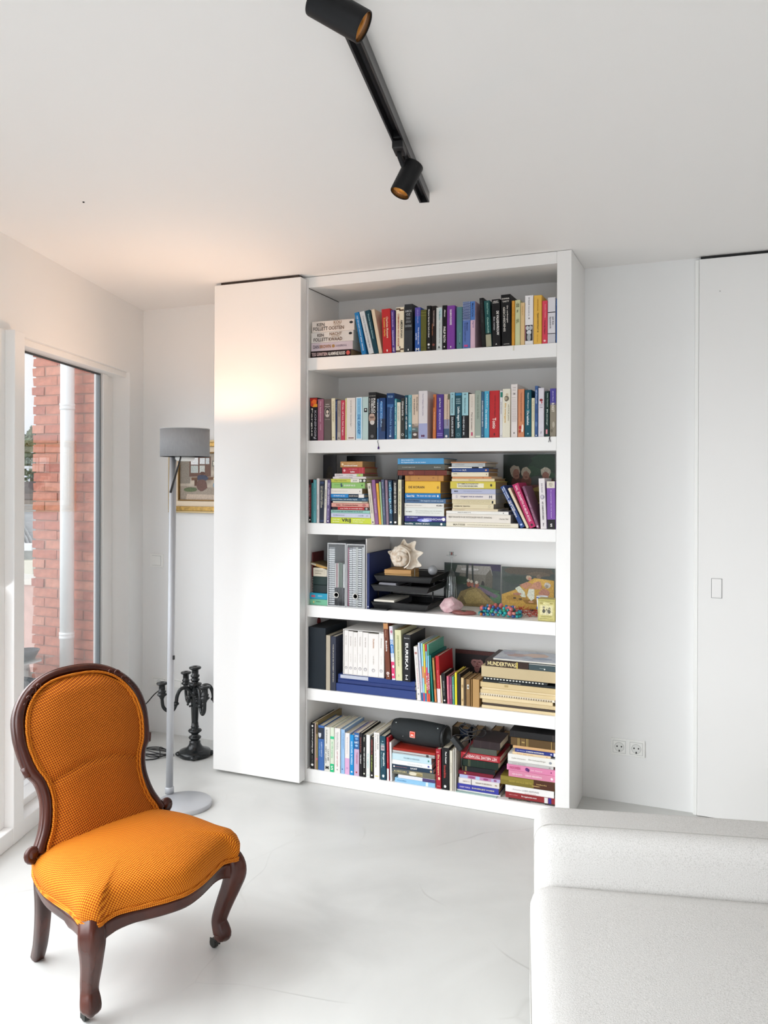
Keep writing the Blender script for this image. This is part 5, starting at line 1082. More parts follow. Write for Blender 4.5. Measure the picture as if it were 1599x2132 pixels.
stack_row(2, (0, 0), 1.0, [
 (839.5, 928, 1085.5, '#1f4a58', 'dark teal', 'with white title', dict(t=[('boeddha', W_, .04, .24, 0, .4), ('IDRIS SHAH', W_, .3, .62, 0, .34)], e=[(.9, 0, .3, .3, W_)], d=.16)),
 (840.5, 928, 1073.6, '#2a2474', 'violet blue', 'with galaxy print lettered WETENSCHAP', dict(t=[('DE WERELD', '#c8c8f0', .08, .34, .28, .18), ('WETENSCHAP', '#e4e4fc', .48, .92, -.02, .34)], e=[(.5, -.25, 1.4, .3, '#7c84d8'), (.52, -.28, .7, .2, '#c8d0f4'), (.2, 0, .4, .2, '#1a1450'), (.95, 0, .3, .3, W_)], d=.17)),
 (841, 924.5, 1056.5, '#dfe2dc', 'thick greyish white', 'with small grey title', dict(t=[('PATTI SMITH', '#6c706c', .05, .2, 0, .14), ('Een verhandeling over de dromen', '#9a9e98', .3, .95, .12, .12), ('de ware hersenen zijn er niet', '#9a9e98', .3, .9, -.12, .1)], d=.17, p=PAGEB)),
 (842, 924, 1047, '#e4e1da', 'white', 'with small black word at its right', dict(t=[('Monsterhert, Arnoud Buri', '#a8a49c', .05, .45, 0, .26), ('KUIN', K_, .82, .96, 0, .3)], d=.18, p=PAGEB)),
 (843, 928, 1037.8, '#48688c', 'slate blue', 'with dark handwriting', dict(t=[('Jeremy R. Manning', '#1c2c48', .05, .34, 0, .36), ('De magische wereld van zoek', '#c0d0e0', .4, .95, 0, .36)], d=.2, p=PAGEB)),
 (843, 917, 1026.5, '#1c78b8', 'bright blue', 'with white script title', dict(t=[('Geert Mak', W_, .05, .28, 0, .4), ('De eeuw van mijn vader', W_, .35, .88, 0, .36)], e=[(.93, 0, .16, .2, W_)], d=.19, p=PAGEB)),
 (843.5, 917, 1001.8, '#e8b83c', 'thick yellow', 'lettered DE KORAN', dict(t=[('DE KORAN', '#5c4010', .1, .55, 0, .2)], e=[(.93, -.02, .09, .12, '#a87c20')], d=.2, p=PAGEB)),
 (843.5, 923.5, 990, '#b98444', 'tan leather', 'with worn spine', dict(b=[(.14, .15, '#8c5c2c'), (.1, .11, '#8c5c2c'), (.85, .86, '#8c5c2c')], e=[(.36, 0, .1, .12, '#7c4c20'), (.74, .1, .2, .1, '#8c5c2c')], d=.19, p=PAGEB)),
 (828, 930, 979, '#6c2c20', 'old red-brown leather', 'with blind tooling', dict(b=[(.1, .11, '#4c1c14'), (.2, .21, '#4c1c14'), (.34, .35, '#8c4430'), (.55, .56, '#4c1c14'), (.78, .79, '#4c1c14')], e=[(.28, 0, .5, .3, '#8c4c38')], d=.2)),
 (828, 926, 966.8, '#55564e', 'dark grey', 'with small white title', dict(t=[('de wereld volgens monk', '#c8c8c0', .1, .38, 0, .18), ('Boekhout', '#c8c8c0', .78, .92, 0, .18)], d=.2)),
 (828, 924, 954.4, '#4c94c4', 'sky blue', 'on top of the middle stack', dict(t=[('FREUD & TRAUMDEUTUNG', '#d8ecf8', .08, .35, .2, .2), ('De Hogeschooljaren van een student', '#e0f0f8', .08, .62, -.2, .24)], b=[(.06, .07, '#2c6c9c')], d=.2)),
], 'books stacked flat on the third shelf', 'middle stack', dy=.014)
stack_row(2, S3R, KR, [
 (172, 1060, 928, '#e6dfcc', 'long cream', 'lettered MATISSE', dict(t=[('MATISSE', '#8c8470', .1, .27, 0, .38), ('EXPOSITIE IN HET MUSEUM VAN DE MODERNE KUNST', '#b0a894', .3, .9, 0, .2)], d=.24)),
 (172, 965, 826, '#e4ddd2', 'thick cream white', 'with long thin capitals', dict(t=[('MIJN VAKANTIE IN DE WITTE BALEN VAN ST. ANNADAL', '#8c8478', .04, .72, .1, .26), ('Charles Vlek', '#8c8478', .83, .97, 0, .16)], d=.22)),
 (172, 940, 788, '#e8e6e0', 'white', 'with spaced black letters', dict(t=[('I N S T I N C T S', '#4c4c4c', .19, .4, 0, .34), ('Joep Dohmen', '#c8c4bc', .72, .86, 0, .2)], e=[(.92, 0, .14, .2, K_)], d=.21)),
 (245, 808, 762, '#dccdb0', 'thin cream', '', dict(t=[('Verhandelingen', '#a89878', .05, .28, 0, .35)], d=.2, hard=False)),
 (250, 755, 702, '#dccfae', 'old cream', 'with black title and ring', dict(t=[('DERMATIE TEKSTEN', '#4c4430', .04, .43, 0, .24)], e=[(.9, 0, .24, .24, '#a89c7c'), (.9, 0, .19, .19, '#dccfae')], d=.2)),
 (245, 780, 648, '#dcd0ac', 'sand', 'with two lines of small text', dict(t=[('EEN STELSEL WAARIN ALLES BETEKENIS HEEFT EN DE DINGEN', '#a89870', .03, .88, .18, .16), ('WORDEN DOOR DE TIJD GEDRAGEN ALS HET WATER', '#a89870', .03, .88, -.18, .16)], b=[(.915, .95, K_, .1, .75)], d=.2)),
 (243, 780, 580, '#dcd4d0', 'lilac white', 'with blue script title', dict(t=[('Omgaan met je schaduw', '#4c4c7c', .2, .72, 0, .34), ('H', '#2c3c5c', .86, .92, 0, .5)], e=[(.11, 0, .2, .3, '#c0b8bc')], d=.2)),
 (235, 780, 518, '#b0b4cc', 'lavender blue', 'with black name', dict(t=[('MARK', K_, .07, .16, 0, .3), ('nooit denken aan het overmorgen', '#5c6080', .28, .7, 0, .14)], d=.2)),
 (222, 780, 428, '#d0c04c', 'thick yellow', 'lettered WOORDENBOEK on a white label', dict(t=[('ETYMOLOGISCH', '#5c5c54', .17, .62, .18, .2), ('WOORDENBOEK', '#5c5c54', .17, .62, -.14, .2)], b=[(.15, .745, '#e8e2c8', .12, .75), (0, 1, '#b8a838', .05, .09)], e=[(.905, 0, .14, .18, '#2c2c1c')], d=.22, p=PAGEB)),
 (240, 768, 392, '#dccca4', 'thin wheat', '', dict(t=[('Over de ziel', '#a89468', .4, .55, 0, .4)], d=.2, p=PAGEB)),
 (246, 730, 370, '#d08c5c', 'thin orange', 'in the middle of its stack', dict(b=[(.78, .8, '#a85c34')], d=.19, hard=False)),
 (237, 693, 314, '#e2d8be', 'pale cream', 'under a navy one', dict(t=[('DEWEL', '#8c8468', .05, .16, .15, .24)], e=[(.95, 0, .08, .16, '#5c3c24')], d=.17, p=PAGEB)),
 (241, 695, 266, '#22407c', 'navy blue', 'with white title and emblem', dict(t=[('Paul Verhaeghe', '#c8d4f0', .04, .28, 0, .3), ('N.Y.', W_, .3, .41, 0, .4)], e=[(.93, 0, .3, .2, '#d8a078')], d=.17, p=PAGEB)),
 (200, 620, 250, '#1c1c20', 'thin two-tone', 'between navy and silver ones', dict(b=[(0, .69, '#e4e2dc'), (.89, 1, '#e4e2dc')], d=.18, hard=False)),
 (240, 652, 202, '#b4b8b8', 'silver grey', 'with two short words', dict(t=[('TANNE JAAP', '#74787c', .1, .38, 0, .26), ('OCTUS', '#74787c', .8, .94, 0, .26)], d=.2)),
 (230, 668, 186, '#b07c58', 'thin copper', 'on top of the right stack', dict(d=.2, hard=False)),
], 'books stacked flat on the third shelf', 'right stack', dy=.014)
upright_row(2, S3R, KR, [
 (838, 893, 500, '#2c4884', 'blue', 'leaning with white capitals', dict(lean=(1092, 1152), t=[('KEN WILBER', '#e0e8f4', .03, .3, .22, .3), ('MET ELKAAR', '#e0e8f4', .05, .32, -.22, .24), ('DE LEIDING', W_, .36, .6, .2, .3), ('HET HEFFEN', W_, .34, .74, -.2, .34)], e=[(.93, 0, .28, .22, '#c0d0f0')])),
 (930, 966, 520, '#e0d0b4', 'wheat', 'leaning beside the magenta one', dict(lean=(1164, 1202), p=PAGEB)),
 (986, 1064, 474, '#b82860', 'magenta', 'leaning with white name lettering', dict(lean=(1204, 1290), t=[('GAL. ELISABETH KUBLER-ROSS', '#f4d0dc', .04, .86, 0, .36)], e=[(.94, 0, .18, .2, K_)])),
 (1106, 1146, 495, '#7c5068', 'mauve brown', 'leaning with small title', dict(lean=(1290, 1328), t=[('SOMETHING', '#d8b8c8', .24, .5, 0, .34), ('het boek', '#c0a0b0', .55, .8, 0, .28)], e=[(.95, 0, .35, .3, '#e0c8d4')])),
 (1310, 1388, 393, '#e2dcdc', 'tall white', 'with brain drawing', dict(lean=(1336, 1413), t=[('Erik Kandel', '#9a94a0', .1, .28, 0, .22), ('HET ONBEWUSTE BREIN', '#4c4850', .46, .82, 0, .28), ('?', '#3c3840', .88, .95, 0, .2, 'H')], e=[(.37, 0, .34, .38, '#8c8894'), (.37, -.05, .2, .3, '#c8c0cc')])),
 (1409, 1520, 430, '#7c50a4', 'purple', 'with cream head and black foot lettered S', dict(lean=(1418, 1522), t=[('SIMON', '#4c443c', .035, .05, 0, .4, 'H'), ('BARON', '#4c443c', .065, .08, 0, .45, 'H'), ('COHEN', '#4c443c', .095, .11, 0, .25, 'H'), ('De psychologie van het kwaad', '#e0d0f0', .18, .76, .02, .12), ('S', W_, .885, .95, 0, .26, 'H')], b=[(0, .14, '#dcd4c4'), (.8, 1, '#141216')])),
], g)
# ---- fifth shelf
S5L, S5R, K5 = (630, 1280), (860, 1290), 1599 / 310
g = 'books standing on the fifth shelf'
upright_row(4, S5L, KR, [
 (62, 284, 148, '#101b24', 'black', '', dict(n='storage_box', cat='box', lb='tall plain black storage box at the left end of the fifth shelf', d=.24, hard=False, p=mat('#0f1418', .7), r=.5)),
 (287, 340, 252, '#b0a694', 'beige grey', 'beside the black storage box', dict(d=.26)),
 (346, 411, 265, '#2e3242', 'dark navy', 'with spaced cream lettering', dict(lean=(344, 410), t=[('YOELIM JANS EN ROBERT RENDEN', '#b8b4a8', .14, .84, 0, .24)], d=.26)),
], g)
ALB = 'navy albums under the white slipcase'
zt = stack_row(4, S5L, KR, [
 (403, 1395, 838, '#2c3f78', 'navy', '', dict(n='photo_album', cat='album', lb='thick navy album lying at the bottom, fifth shelf', d=.27, p=PAGEW, dy=.012)),
 (435, 1388, 788, '#2a3a70', 'navy', '', dict(n='photo_album', cat='album', lb='middle navy album of the three lying on the fifth shelf', d=.26, p=PAGEW, dy=.02, r=.2, hard=False)),
 (440, 1386, 727, '#263a74', 'navy', '', dict(n='photo_album', cat='album', lb='top navy album with a torn white label, fifth shelf', d=.26, p=PAGEW, dy=.018, b=[(.03, .4, '#b8bcc8', .25, .95)], r=.25)),
], ALB, 'album pile')
# slipcase with seven volumes
a = on(630 + 498 / KR, 1280 + 720 / KR, 1, .022); b = on(630 + 1003 / KR, 1280 + 760 / KR, 1, .022)
ztop = on(630 + 492 / KR, 1280 + 175 / KR, 1, .022).z
CW = b.x - a.x; CH = ztop - zt
sl = thing('slipcase', 'white cardboard slipcase holding seven slim volumes on the navy albums', 'slipcase', (a.x, .022, zt + .0004))
SLM = mat('#d8d6d2', .6, name='slipcase_card'); th = .0028
MB().box(0, th, 0, .22, 0, CH).box(CW - th, CW, 0, .22, 0, CH).box(th, CW - th, 0, .22, 0, th).box(th, CW - th, 0, .22, CH - th, CH).box(th, CW - th, .215, .22, th, CH - th).build('case', SLM, sl)
bn = [0, .115, .235, .345, .475, .615, .875, 1.0]
tits = ['De ware vader', 'Koorts', 'Het Bureau', 'Tevreden', 'De dood', 'De pianoman', 'Kleine']
ordn = ['first', 'second', 'third', 'fourth', 'fifth', 'broad sixth', 'last']
for i in range(7):
    x0 = a.x + th + (CW - 2 * th) * bn[i]; x1 = a.x + th + (CW - 2 * th) * bn[i + 1]
    book('volume', words_ok(f"{ordn[i]} white volume from the left in the slipcase on the fifth shelf"), 'white volumes in the slipcase', Matrix.Translation((x0 + .0003, .026, zt + th + .0006)), x1 - x0 - .0006, CH - 2 * th - .0035 - .003 * (i % 3), .18, '#e4e0dc',
         [(tits[i], '#a89c94' if i != 5 else '#b8845c', .12, .34, 0, .2), ('van alle tijden', '#c0b8b0', .52, .72, 0, .16)], (), [(.86, 0, .3 if i != 5 else .16, .3 if i != 5 else .16, '#a8a4a4'), (.865, .02, .18 if i != 5 else .1, .18 if i != 5 else .1, '#d0ccca')], PAGEW)
za = zt - SHT[4]
upright_row(4, S5L, KR, [
 (992, 1052, 95, '#6c3826', 'tall brown', 'with tan head standing on the albums', dict(lean=(1027, 1087), z=za, t=[('Bobbie', W_, .31, .5, 0, .3), ('Martinus', '#c89878', .12, .25, 0, .16)], b=[(0, .1, '#b88454')], e=[(.89, 0, .28, .28, W_), (.89, 0, .14, .14, '#8c4c30'), (.94, .05, .12, .12, W_)], d=.2)),
 (1066, 1128, 143, '#dce0e8', 'colourful', 'with blue and pink print on the albums', dict(lean=(1102, 1146), z=za, t=[('ZO', '#2c84c8', .24, .34, 0, .7), ('junior', W_, .36, .5, 0, .5)], b=[(.02, .16, '#d8c8d0', .2, .9), (.34, .5, '#2c7cc4'), (.5, .58, '#c8d0e0'), (.66, .97, '#d83c6c')], e=[(.1, .1, .3, .4, '#b86c84'), (.75, .1, .3, .4, '#f0e0e8'), (.9, -.1, .3, .3, '#f4d0dc')], d=.2, hard=False)),
 (1134, 1212, 187, '#d2d0a8', 'pale green', 'with olive title on the albums', dict(lean=(1150, 1230), z=za, t=[('ZIETVOGEL BOLESLAW', '#9aa070', .1, .72, .0, .26)], e=[(.9, 0, .04, .2, '#8c9060')], d=.21, p=PAGEB)),
 (1240, 1338, 243, '#141418', 'thick black', 'lettered EUREKA', dict(lean=(1238, 1332), z=za, t=[('EUREKA!', W_, .18, .74, 0, .38), ('I-I', W_, .86, .96, 0, .3), ('Mario Livio', '#a8a8a8', .06, .09, 0, .7, 'H')], d=.2, p=PAGE)),
 (1368, 1412, 393, '#dedad6', 'white', 'with red moon and branch', dict(lean=(1412, 1460), t=[('Lepe Lope', '#b8a8a8', .2, .35, 0, .3), ('het geheime bos', '#c87c84', .4, .75, .1, .25)], e=[(.12, 0, .34, .3, '#b07c78'), (.77, 0, .14, .1, '#5c2434'), (.88, 0, .2, .2, '#8c8c94')], d=.22, hard=False)),
], g)
upright_row(4, S5R, K5, [
 (50, 82, 250, '#cfd4e4', 'thin pale lilac', 'in the row of picture books', dict(lean=(92, 112), b=[(.86, 1, '#2c5c94')], t=[('Sprookjes', '#d89ab0', .3, .8, 0, .4)], d=.22, hard=False)),
 (83, 104, 255, '#9cd0e0', 'thin sky blue', 'in the row of picture books', dict(lean=(113, 131), b=[(.4, .6, '#e8985c'), (.86, 1, '#c83c64')], d=.22, hard=False)),
 (105, 128, 262, '#c8d45c', 'thin lime', 'in the row of picture books', dict(lean=(132, 150), b=[(.3, .5, '#f0c040'), (.5, .7, '#e07c4c'), (.86, 1, '#2c7cb4')], d=.22, hard=False)),
 (129, 148, 268, '#d8404c', 'thin red', 'in the row of picture books', dict(lean=(151, 167), b=[(.12, .4, '#78c0dc'), (.4, .62, '#e85c84'), (.86, 1, '#e86c54')], t=[('MEE', W_, .55, .8, 0, .6)], d=.22, hard=False)),
 (149, 172, 266, '#58a890', 'thin green', 'in the row of picture books', dict(lean=(168, 186), b=[(.2, .5, '#8cc8e0'), (.5, .8, '#d84868'), (.86, 1, '#e0503c')], t=[('VIER', W_, .5, .8, 0, .5)], d=.22, hard=False)),
 (174, 190, 382, '#1c7c74', 'slim emerald', 'in front of a blue cover', dict(lean=(206, 222), d=.23)),
 (203, 232, 412, '#8c6438', 'gold-brown', 'left of the red one', dict(lean=(233, 258), b=[(.05, .5, '#b08c50', .1, .8), (.7, .98, '#d8804c', .1, .9)], d=.15)),
 (238, 286, 392, '#b01c24', 'red', 'with white foot', dict(lean=(262, 302), t=[('Pippi de Tovenaar Jacob', '#e89090', .3, .68, 0, .24)], b=[(.70, 1, '#dcd4d4')], d=.2)),
 (288, 305, 600, '#d8ccb0', 'thin wheat', '', dict(lean=(306, 320), d=.12)),
 (302, 352, 578, '#141416', 'black', 'with grey lettering, short', dict(lean=(320, 362), t=[('DE KUNST', '#a8a8a8', .25, .5, 0, .3), ('van vlees', '#8c8c8c', .5, .75, 0, .25)], e=[(.9, 0, .2, .2, W_)], d=.13)),
 (358, 388, 608, '#c86478', 'rose pink', '', dict(lean=(368, 394), t=[('Toon Hermans', '#f0c8d0', .3, .8, 0, .3)], d=.13)),
 (389, 414, 610, '#7c3c60', 'plum', '', dict(lean=(395, 422), t=[('Gedichten', '#d8a8c0', .3, .8, 0, .3)], d=.13)),
 (416, 444, 612, '#4c8c7c', 'sea green', '', dict(lean=(424, 449), t=[('Herman', '#c0e0d8', .3, .8, 0, .3)], d=.13)),
 (447, 470, 570, '#e8d430', 'vivid yellow', 'beside the black one', dict(lean=(451, 474), d=.14)),
 (472, 512, 582, '#1c1a1a', 'matt black', '', dict(lean=(475, 513), d=.15, p=PAGEB)),
 (514, 544, 625, '#d4b888', 'parchment', '', dict(lean=(516, 546), e=[(.3, 0, .3, .6, '#a88858'), (.8, 0, .3, .5, '#b09060')], d=.14, p=PAGEB)),
 (546, 568, 642, '#4c3c2c', 'thin dark brown', '', dict(lean=(548, 571), d=.14, p=PAGEB)),
 (570, 616, 640, '#8c6c44', 'worn brown', 'with white paper label', dict(lean=(572, 614), b=[(.2, .36, '#dcd8cc', .2, .75)], t=[('II', K_, .24, .32, 0, .3, 'H')], d=.14, p=PAGEB)),
 (618, 640, 640, '#7c5c34', 'thin tan', '', dict(lean=(618, 637), d=.14, p=PAGEB)),
 (640, 722, 640, '#b08a58', 'thick cardboard-brown', 'next to the paper stack', dict(lean=(640, 712), d=.12, p=PAGEB)),
], g)
stack_row(4, S5R, K5, [
 (738, 1530, 912, '#dcc8a0', 'buff', '', dict(d=.22, p=PAGEB, n='music_book', lb='lowest buff folder of the paper stack on the fifth shelf', cat='folder')),
 (750, 1524, 888, '#453a32', 'dark brown', '', dict(d=.22, n='music_book', lb='dark brown folder low in the paper stack, fifth shelf', cat='folder')),
 (742, 1528, 848, '#cdb890', 'buff', '', dict(d=.22, p=PAGEB, n='music_book', lb='worn buff folder lying on the dark brown folder', cat='folder')),
 (704, 1500, 808, '#e0cca4', 'cream', '', dict(d=.22, p=PAGEB, n='notebook', lb='thick cream pad under the white spiral binding, fifth shelf', cat='notebook')),
 (706, 1520, 782, '#e6dcc8', 'spiral white', '', dict(d=.21, n='notebook', lb='cream pad with a white comb binding in the paper stack', cat='notebook', b=[(.02 + .032 * i, .036 + .032 * i, '#8c7c60', .1, .8) for i in range(30)])),
 (722, 1528, 742, '#d6c094', 'cream', '', dict(d=.21, p=PAGEB, n='folder', lb='plain cream folder lying on the comb bound pad', cat='folder')),
 (738, 1528, 722, '#dcc8a0', 'cream', '', dict(d=.2, p=PAGEB, n='folder', lb='thin pale folder between two cream folders, fifth shelf', cat='folder', hard=False)),
 (722, 1530, 664, '#cfb98c', 'buff', '', dict(d=.2, p=PAGEB, n='folder', lb='torn buff folder under the black spiral notebook', cat='folder', b=[(.33, .38, '#b09868', .4, .8)])),
 (748, 1530, 640, '#1c2224', 'black', '', dict(d=.21, n='notebook', lb='black notebook with white lettering in the paper stack', cat='notebook', t=[('muziekboek van margreet', '#c8c8c0', .23, .53, 0, .3)], r=.35)),
 (752, 1440, 612, '#22282a', 'black', '', dict(d=.2, n='notebook', lb='black spiral notebook with white coil, fifth shelf', cat='notebook', b=[(.02 + .05 * i, .045 + .05 * i, '#d8d8d0', .25, .75) for i in range(19)], r=.35)),
 (734, 1531, 492, '#c2b08c', 'beige', '', dict(d=.22, n='document_box', lb='flat beige cardboard box under the brown art book', cat='box', p=mat('#b8a680', .8), hard=False, r=.8)),
 (776, 1240, 428, '#33211a', 'dark brown', '', dict(d=.24, lb='dark brown art book lettered HUNDERTWAS on the beige box', t=[('HUNDERTWAS', '#ead8a0', .06, .72, 0, .66)], b=[(.72, .755, '#c8b45c')])),
], 'paper stack at the right of the fifth shelf', 'paper stack', dy=.014)
# the art book's jacket runs on in dark slate, with a white magazine lying on top
a = on(860 + 1060 / K5, 1290 + 480 / K5, 1, .010)
zb_ = on(860 + 1135 / K5, 1290 + 545 / K5, 1, .010).z
# slate book beside it and the magazine on top
zh = on(860 + 776 / K5, 1290 + 428 / K5, 1, .014).z
z0h = on(860 + 734 / K5, 1290 + 492 / K5, 1, .014).z
Xa = on(860 + 1244 / K5, 1290 + 520 / K5, 1, .014).x; Xb = BX1 - .004
book('book', words_ok('dark slate book beside the brown art book at the right end, fifth shelf'), 'paper stack at the right of the fifth shelf', Matrix.Translation((Xb, .014, z0h + .0002)) @ FLAT, zh - z0h - .0006, Xb - Xa, .22, '#3c4c50', [('tekeningen', '#8c9c98', .4, .62, -.1, .2)], [(.0, 1, '#c8c4bc', .92, 1)], [(.6, -.2, .12, .1, W_)])
mgx = on(860 + 850 / K5, 1290 + 400 / K5, 1, .012).x
mg = thing('magazine', 'glossy white magazine with blurred cover lying on the art book', 'magazine', (mgx, .03, zh + .0002))
Wm = BX1 - .006 - mgx
B(0, Wm, 0, .2, 0, .006).build('pages', PAGEW, mg)
cvm = B(-.001, Wm + .001, -.001, .2, .0061, .0068).build('cover', mat('#d4d6da', .25, name='glossy_cover', vscale=14, hex2='#9aa4b4'), mg)
for k, (x, y, rx, ry, c_) in enumerate([(.3, .1, .2, .03, '#c09a8c'), (.6, .12, .2, .04, '#d8b49c'), (.75, .06, .15, .02, '#8c9ab0'), (.15, .13, .1, .03, '#b0acb8')]):
    P = [(px__ * 1.0, py__, .0070 + .00005 * k) for px__, _, py__ in blob_fan(x * Wm, y, rx * Wm, ry, 0, 12, .2)]
    MB().add(P, [tuple(range(len(P)))]).build('cover_print', mat(c_, .25), mg)
# ---- bottom shelf
S6L, S6R, K6 = (630, 1470), (880, 1490), 1599 / 290
g = 'books standing on the bottom shelf'
upright_row(5, S6L, KR, [
 (95, 147, 208, '#161618', 'black', 'with white title at the left end', dict(t=[('handboek van gelukkige dagen', W_, .12, .66, 0, .34), ('Amber Albers', '#8c8c8c', .7, .88, 0, .2)], e=[(.06, 0, .2, .24, W_), (.91, 0, .28, .26, W_)], d=.26)),
 (148, 161, 212, '#c8b0a8', 'thin pinkish', '', dict(d=.26, hard=False)),
 (162, 188, 196, '#8c7c54', 'olive tan', 'taller, left of the blue photo one', dict(b=[(.05, .25, '#5c4c34'), (.76, .8, '#c86c74')], p=PAGEB, d=.27)),
 (190, 264, 236, '#3f68a8', 'blue', 'with grey portrait photo', dict(t=[('ALBERTO BARICCO', '#c0d4f0', .36, .7, .1, .2), ('zonder bloed', '#78b0d8', .38, .68, -.2, .16)], b=[(.05, .3, '#2c3444', .0, 1)], e=[(.2, -.2, .24, .5, '#c8ccd4'), (.14, -.2, .3, .2, '#1c2430')], d=.2)),
 (268, 338, 256, '#dedcd4', 'off-white', 'lettered M at the foot', dict(t=[('ELIF SHAFAK', '#7c7c74', .06, .38, -.1, .22), ('LAAT ME', '#7c7c78', .5, .76, .2, .24), ('NIET ALLEEN', '#7c7c78', .44, .82, -.22, .24), ('M', K_, .88, .955, 0, .55, 'H')], d=.22)),
 (340, 388, 262, '#d4dcc8', 'white', 'with green foot lettered S', dict(t=[('Een stille omgeving', '#2cb478', .32, .68, 0, .3), ('S', W_, .86, .955, 0, .5, 'H')], b=[(.2, .26, '#3cc48c'), (.82, 1, '#1cb878')], d=.22)),
 (392, 464, 270, '#e6e2de', 'white', 'with grey and red lines', dict(t=[('Hanneke Hendrix', '#a8a4a4', .08, .48, .08, .2), ('de dyslectische hartenclub', '#b8b0b0', .1, .5, -.2, .16), ('UIT HET LEVEN', '#b05c64', .52, .86, 0, .16)], e=[(.93, 0, .08, .1, '#6c6c6c')], d=.23)),
 (472, 519, 286, '#94b8dc', 'light blue', 'with blue dot', dict(t=[('De ingewijden', '#5c84b4', .08, .44, .1, .26)], e=[(.9, -.1, .15, .15, '#1c2c84')], b=[(0, 1, '#b0cce8', .86, 1)], d=.23, p=PAGEW)),
 (521, 580, 330, '#e6dfdc', 'white', 'with pink lower half', dict(t=[('Met de linkerhand', '#c8bcbc', .1, .5, 0, .2)], b=[(.61, 1, '#d8a8cc')], e=[(.85, 0, .2, .18, '#c08cb8')], d=.22)),
 (582, 631, 352, '#1888c8', 'vivid blue', 'with white title', dict(t=[('HUUB STAPEL DE WERELD', '#d0ecf8', .16, .74, 0, .4)], e=[(.92, 0, .2, .2, W_)], d=.22)),
 (633, 697, 326, '#c4a8c4', 'pink', 'with blue photo at the top', dict(t=[('ZWEM', '#e4f0fc', .05, .1, 0, .75, 'H'), ('HART', '#e4f0fc', .2, .25, 0, .8, 'H'), ('Tralievader', '#b05c78', .45, .73, .1, .28)], b=[(0, .38, '#2c5c94')], e=[(.14, 0, .3, .2, '#6ca0d0'), (.3, 0, .3, .2, '#8cb8dc'), (.92, 0, .16, .16, '#a83c3c')], d=.22)),
 (699, 738, 330, '#18161a', 'black', 'with red lettering', dict(t=[('Simone de Beauvoir', '#a85c54', .1, .45, 0, .3), ('Het bloed', W_, .5, .7, 0, .34)], d=.22)),
 (740, 780, 350, '#1c1c1c', 'black', 'with bold white letters', dict(t=[('Ellen', '#b8b8a8', .06, .16, 0, .36), ('Haar wijd open mond', W_, .3, .78, 0, .42)], e=[(.92, 0, .25, .25, '#d8d8c8')], d=.22)),
 (783, 830, 352, '#e4e4e0', 'narrow white', 'with turquoise letters', dict(t=[('De engelen', '#5cb0b0', .44, .78, 0, .3)], e=[(.94, 0, .2, .14, '#c0d8d0')], d=.22)),
 (833, 875, 378, '#22201c', 'black', 'with red and green title', dict(t=[('ARMEN BAN ZIJ', '#c85c54', .06, .42, 0, .36), ('EN HET HERGENOOT', '#a8b858', .44, .84, 0, .34)], e=[(.93, 0, .25, .22, W_)], d=.2)),
 (878, 948, 326, '#ebe8e2', 'tall white', 'with grey handwritten title', dict(lean=(880, 950), t=[('Graham Robb', '#8c8c8c', .03, .36, .22, .22), ('De ontdekking van Frankrijk', '#9c9890', .03, .76, -.16, .24)], b=[(.93, .95, '#d8cc70', .2, .8)], d=.24)),
 (952, 1028, 368, '#1b4454', 'dark teal', 'with pale picture and script title', dict(lean=(962, 1032), t=[('Jan', '#a8c8cc', .1, .14, 0, .3, 'H'), ('Siebelink', '#a8c8cc', .16, .2, 0, .6, 'H'), ('Margaretha', '#e4eeee', .38, .68, .12, .38), ('een vrouwenleven', '#8cb0b8', .36, .72, -.22, .16)], b=[(.21, .33, '#b8b0b4', .15, .8)], e=[(.27, 0, .24, .2, '#887c84'), (.91, 0, .2, .25, '#d8e4e4')], d=.22)),
 (1034, 1060, 386, '#b0202c', 'red', 'with white foot, left of the speaker pile', dict(lean=(1041, 1068), t=[('Simon Vestdijk', '#e8a0a0', .1, .6, 0, .3)], b=[(.72, 1, '#e0dcdc')], d=.22)),
 (1070, 1100, 446, '#dcdcdc', 'thin white', '', dict(lean=(1079, 1104), d=.2, hard=False)),
], g)
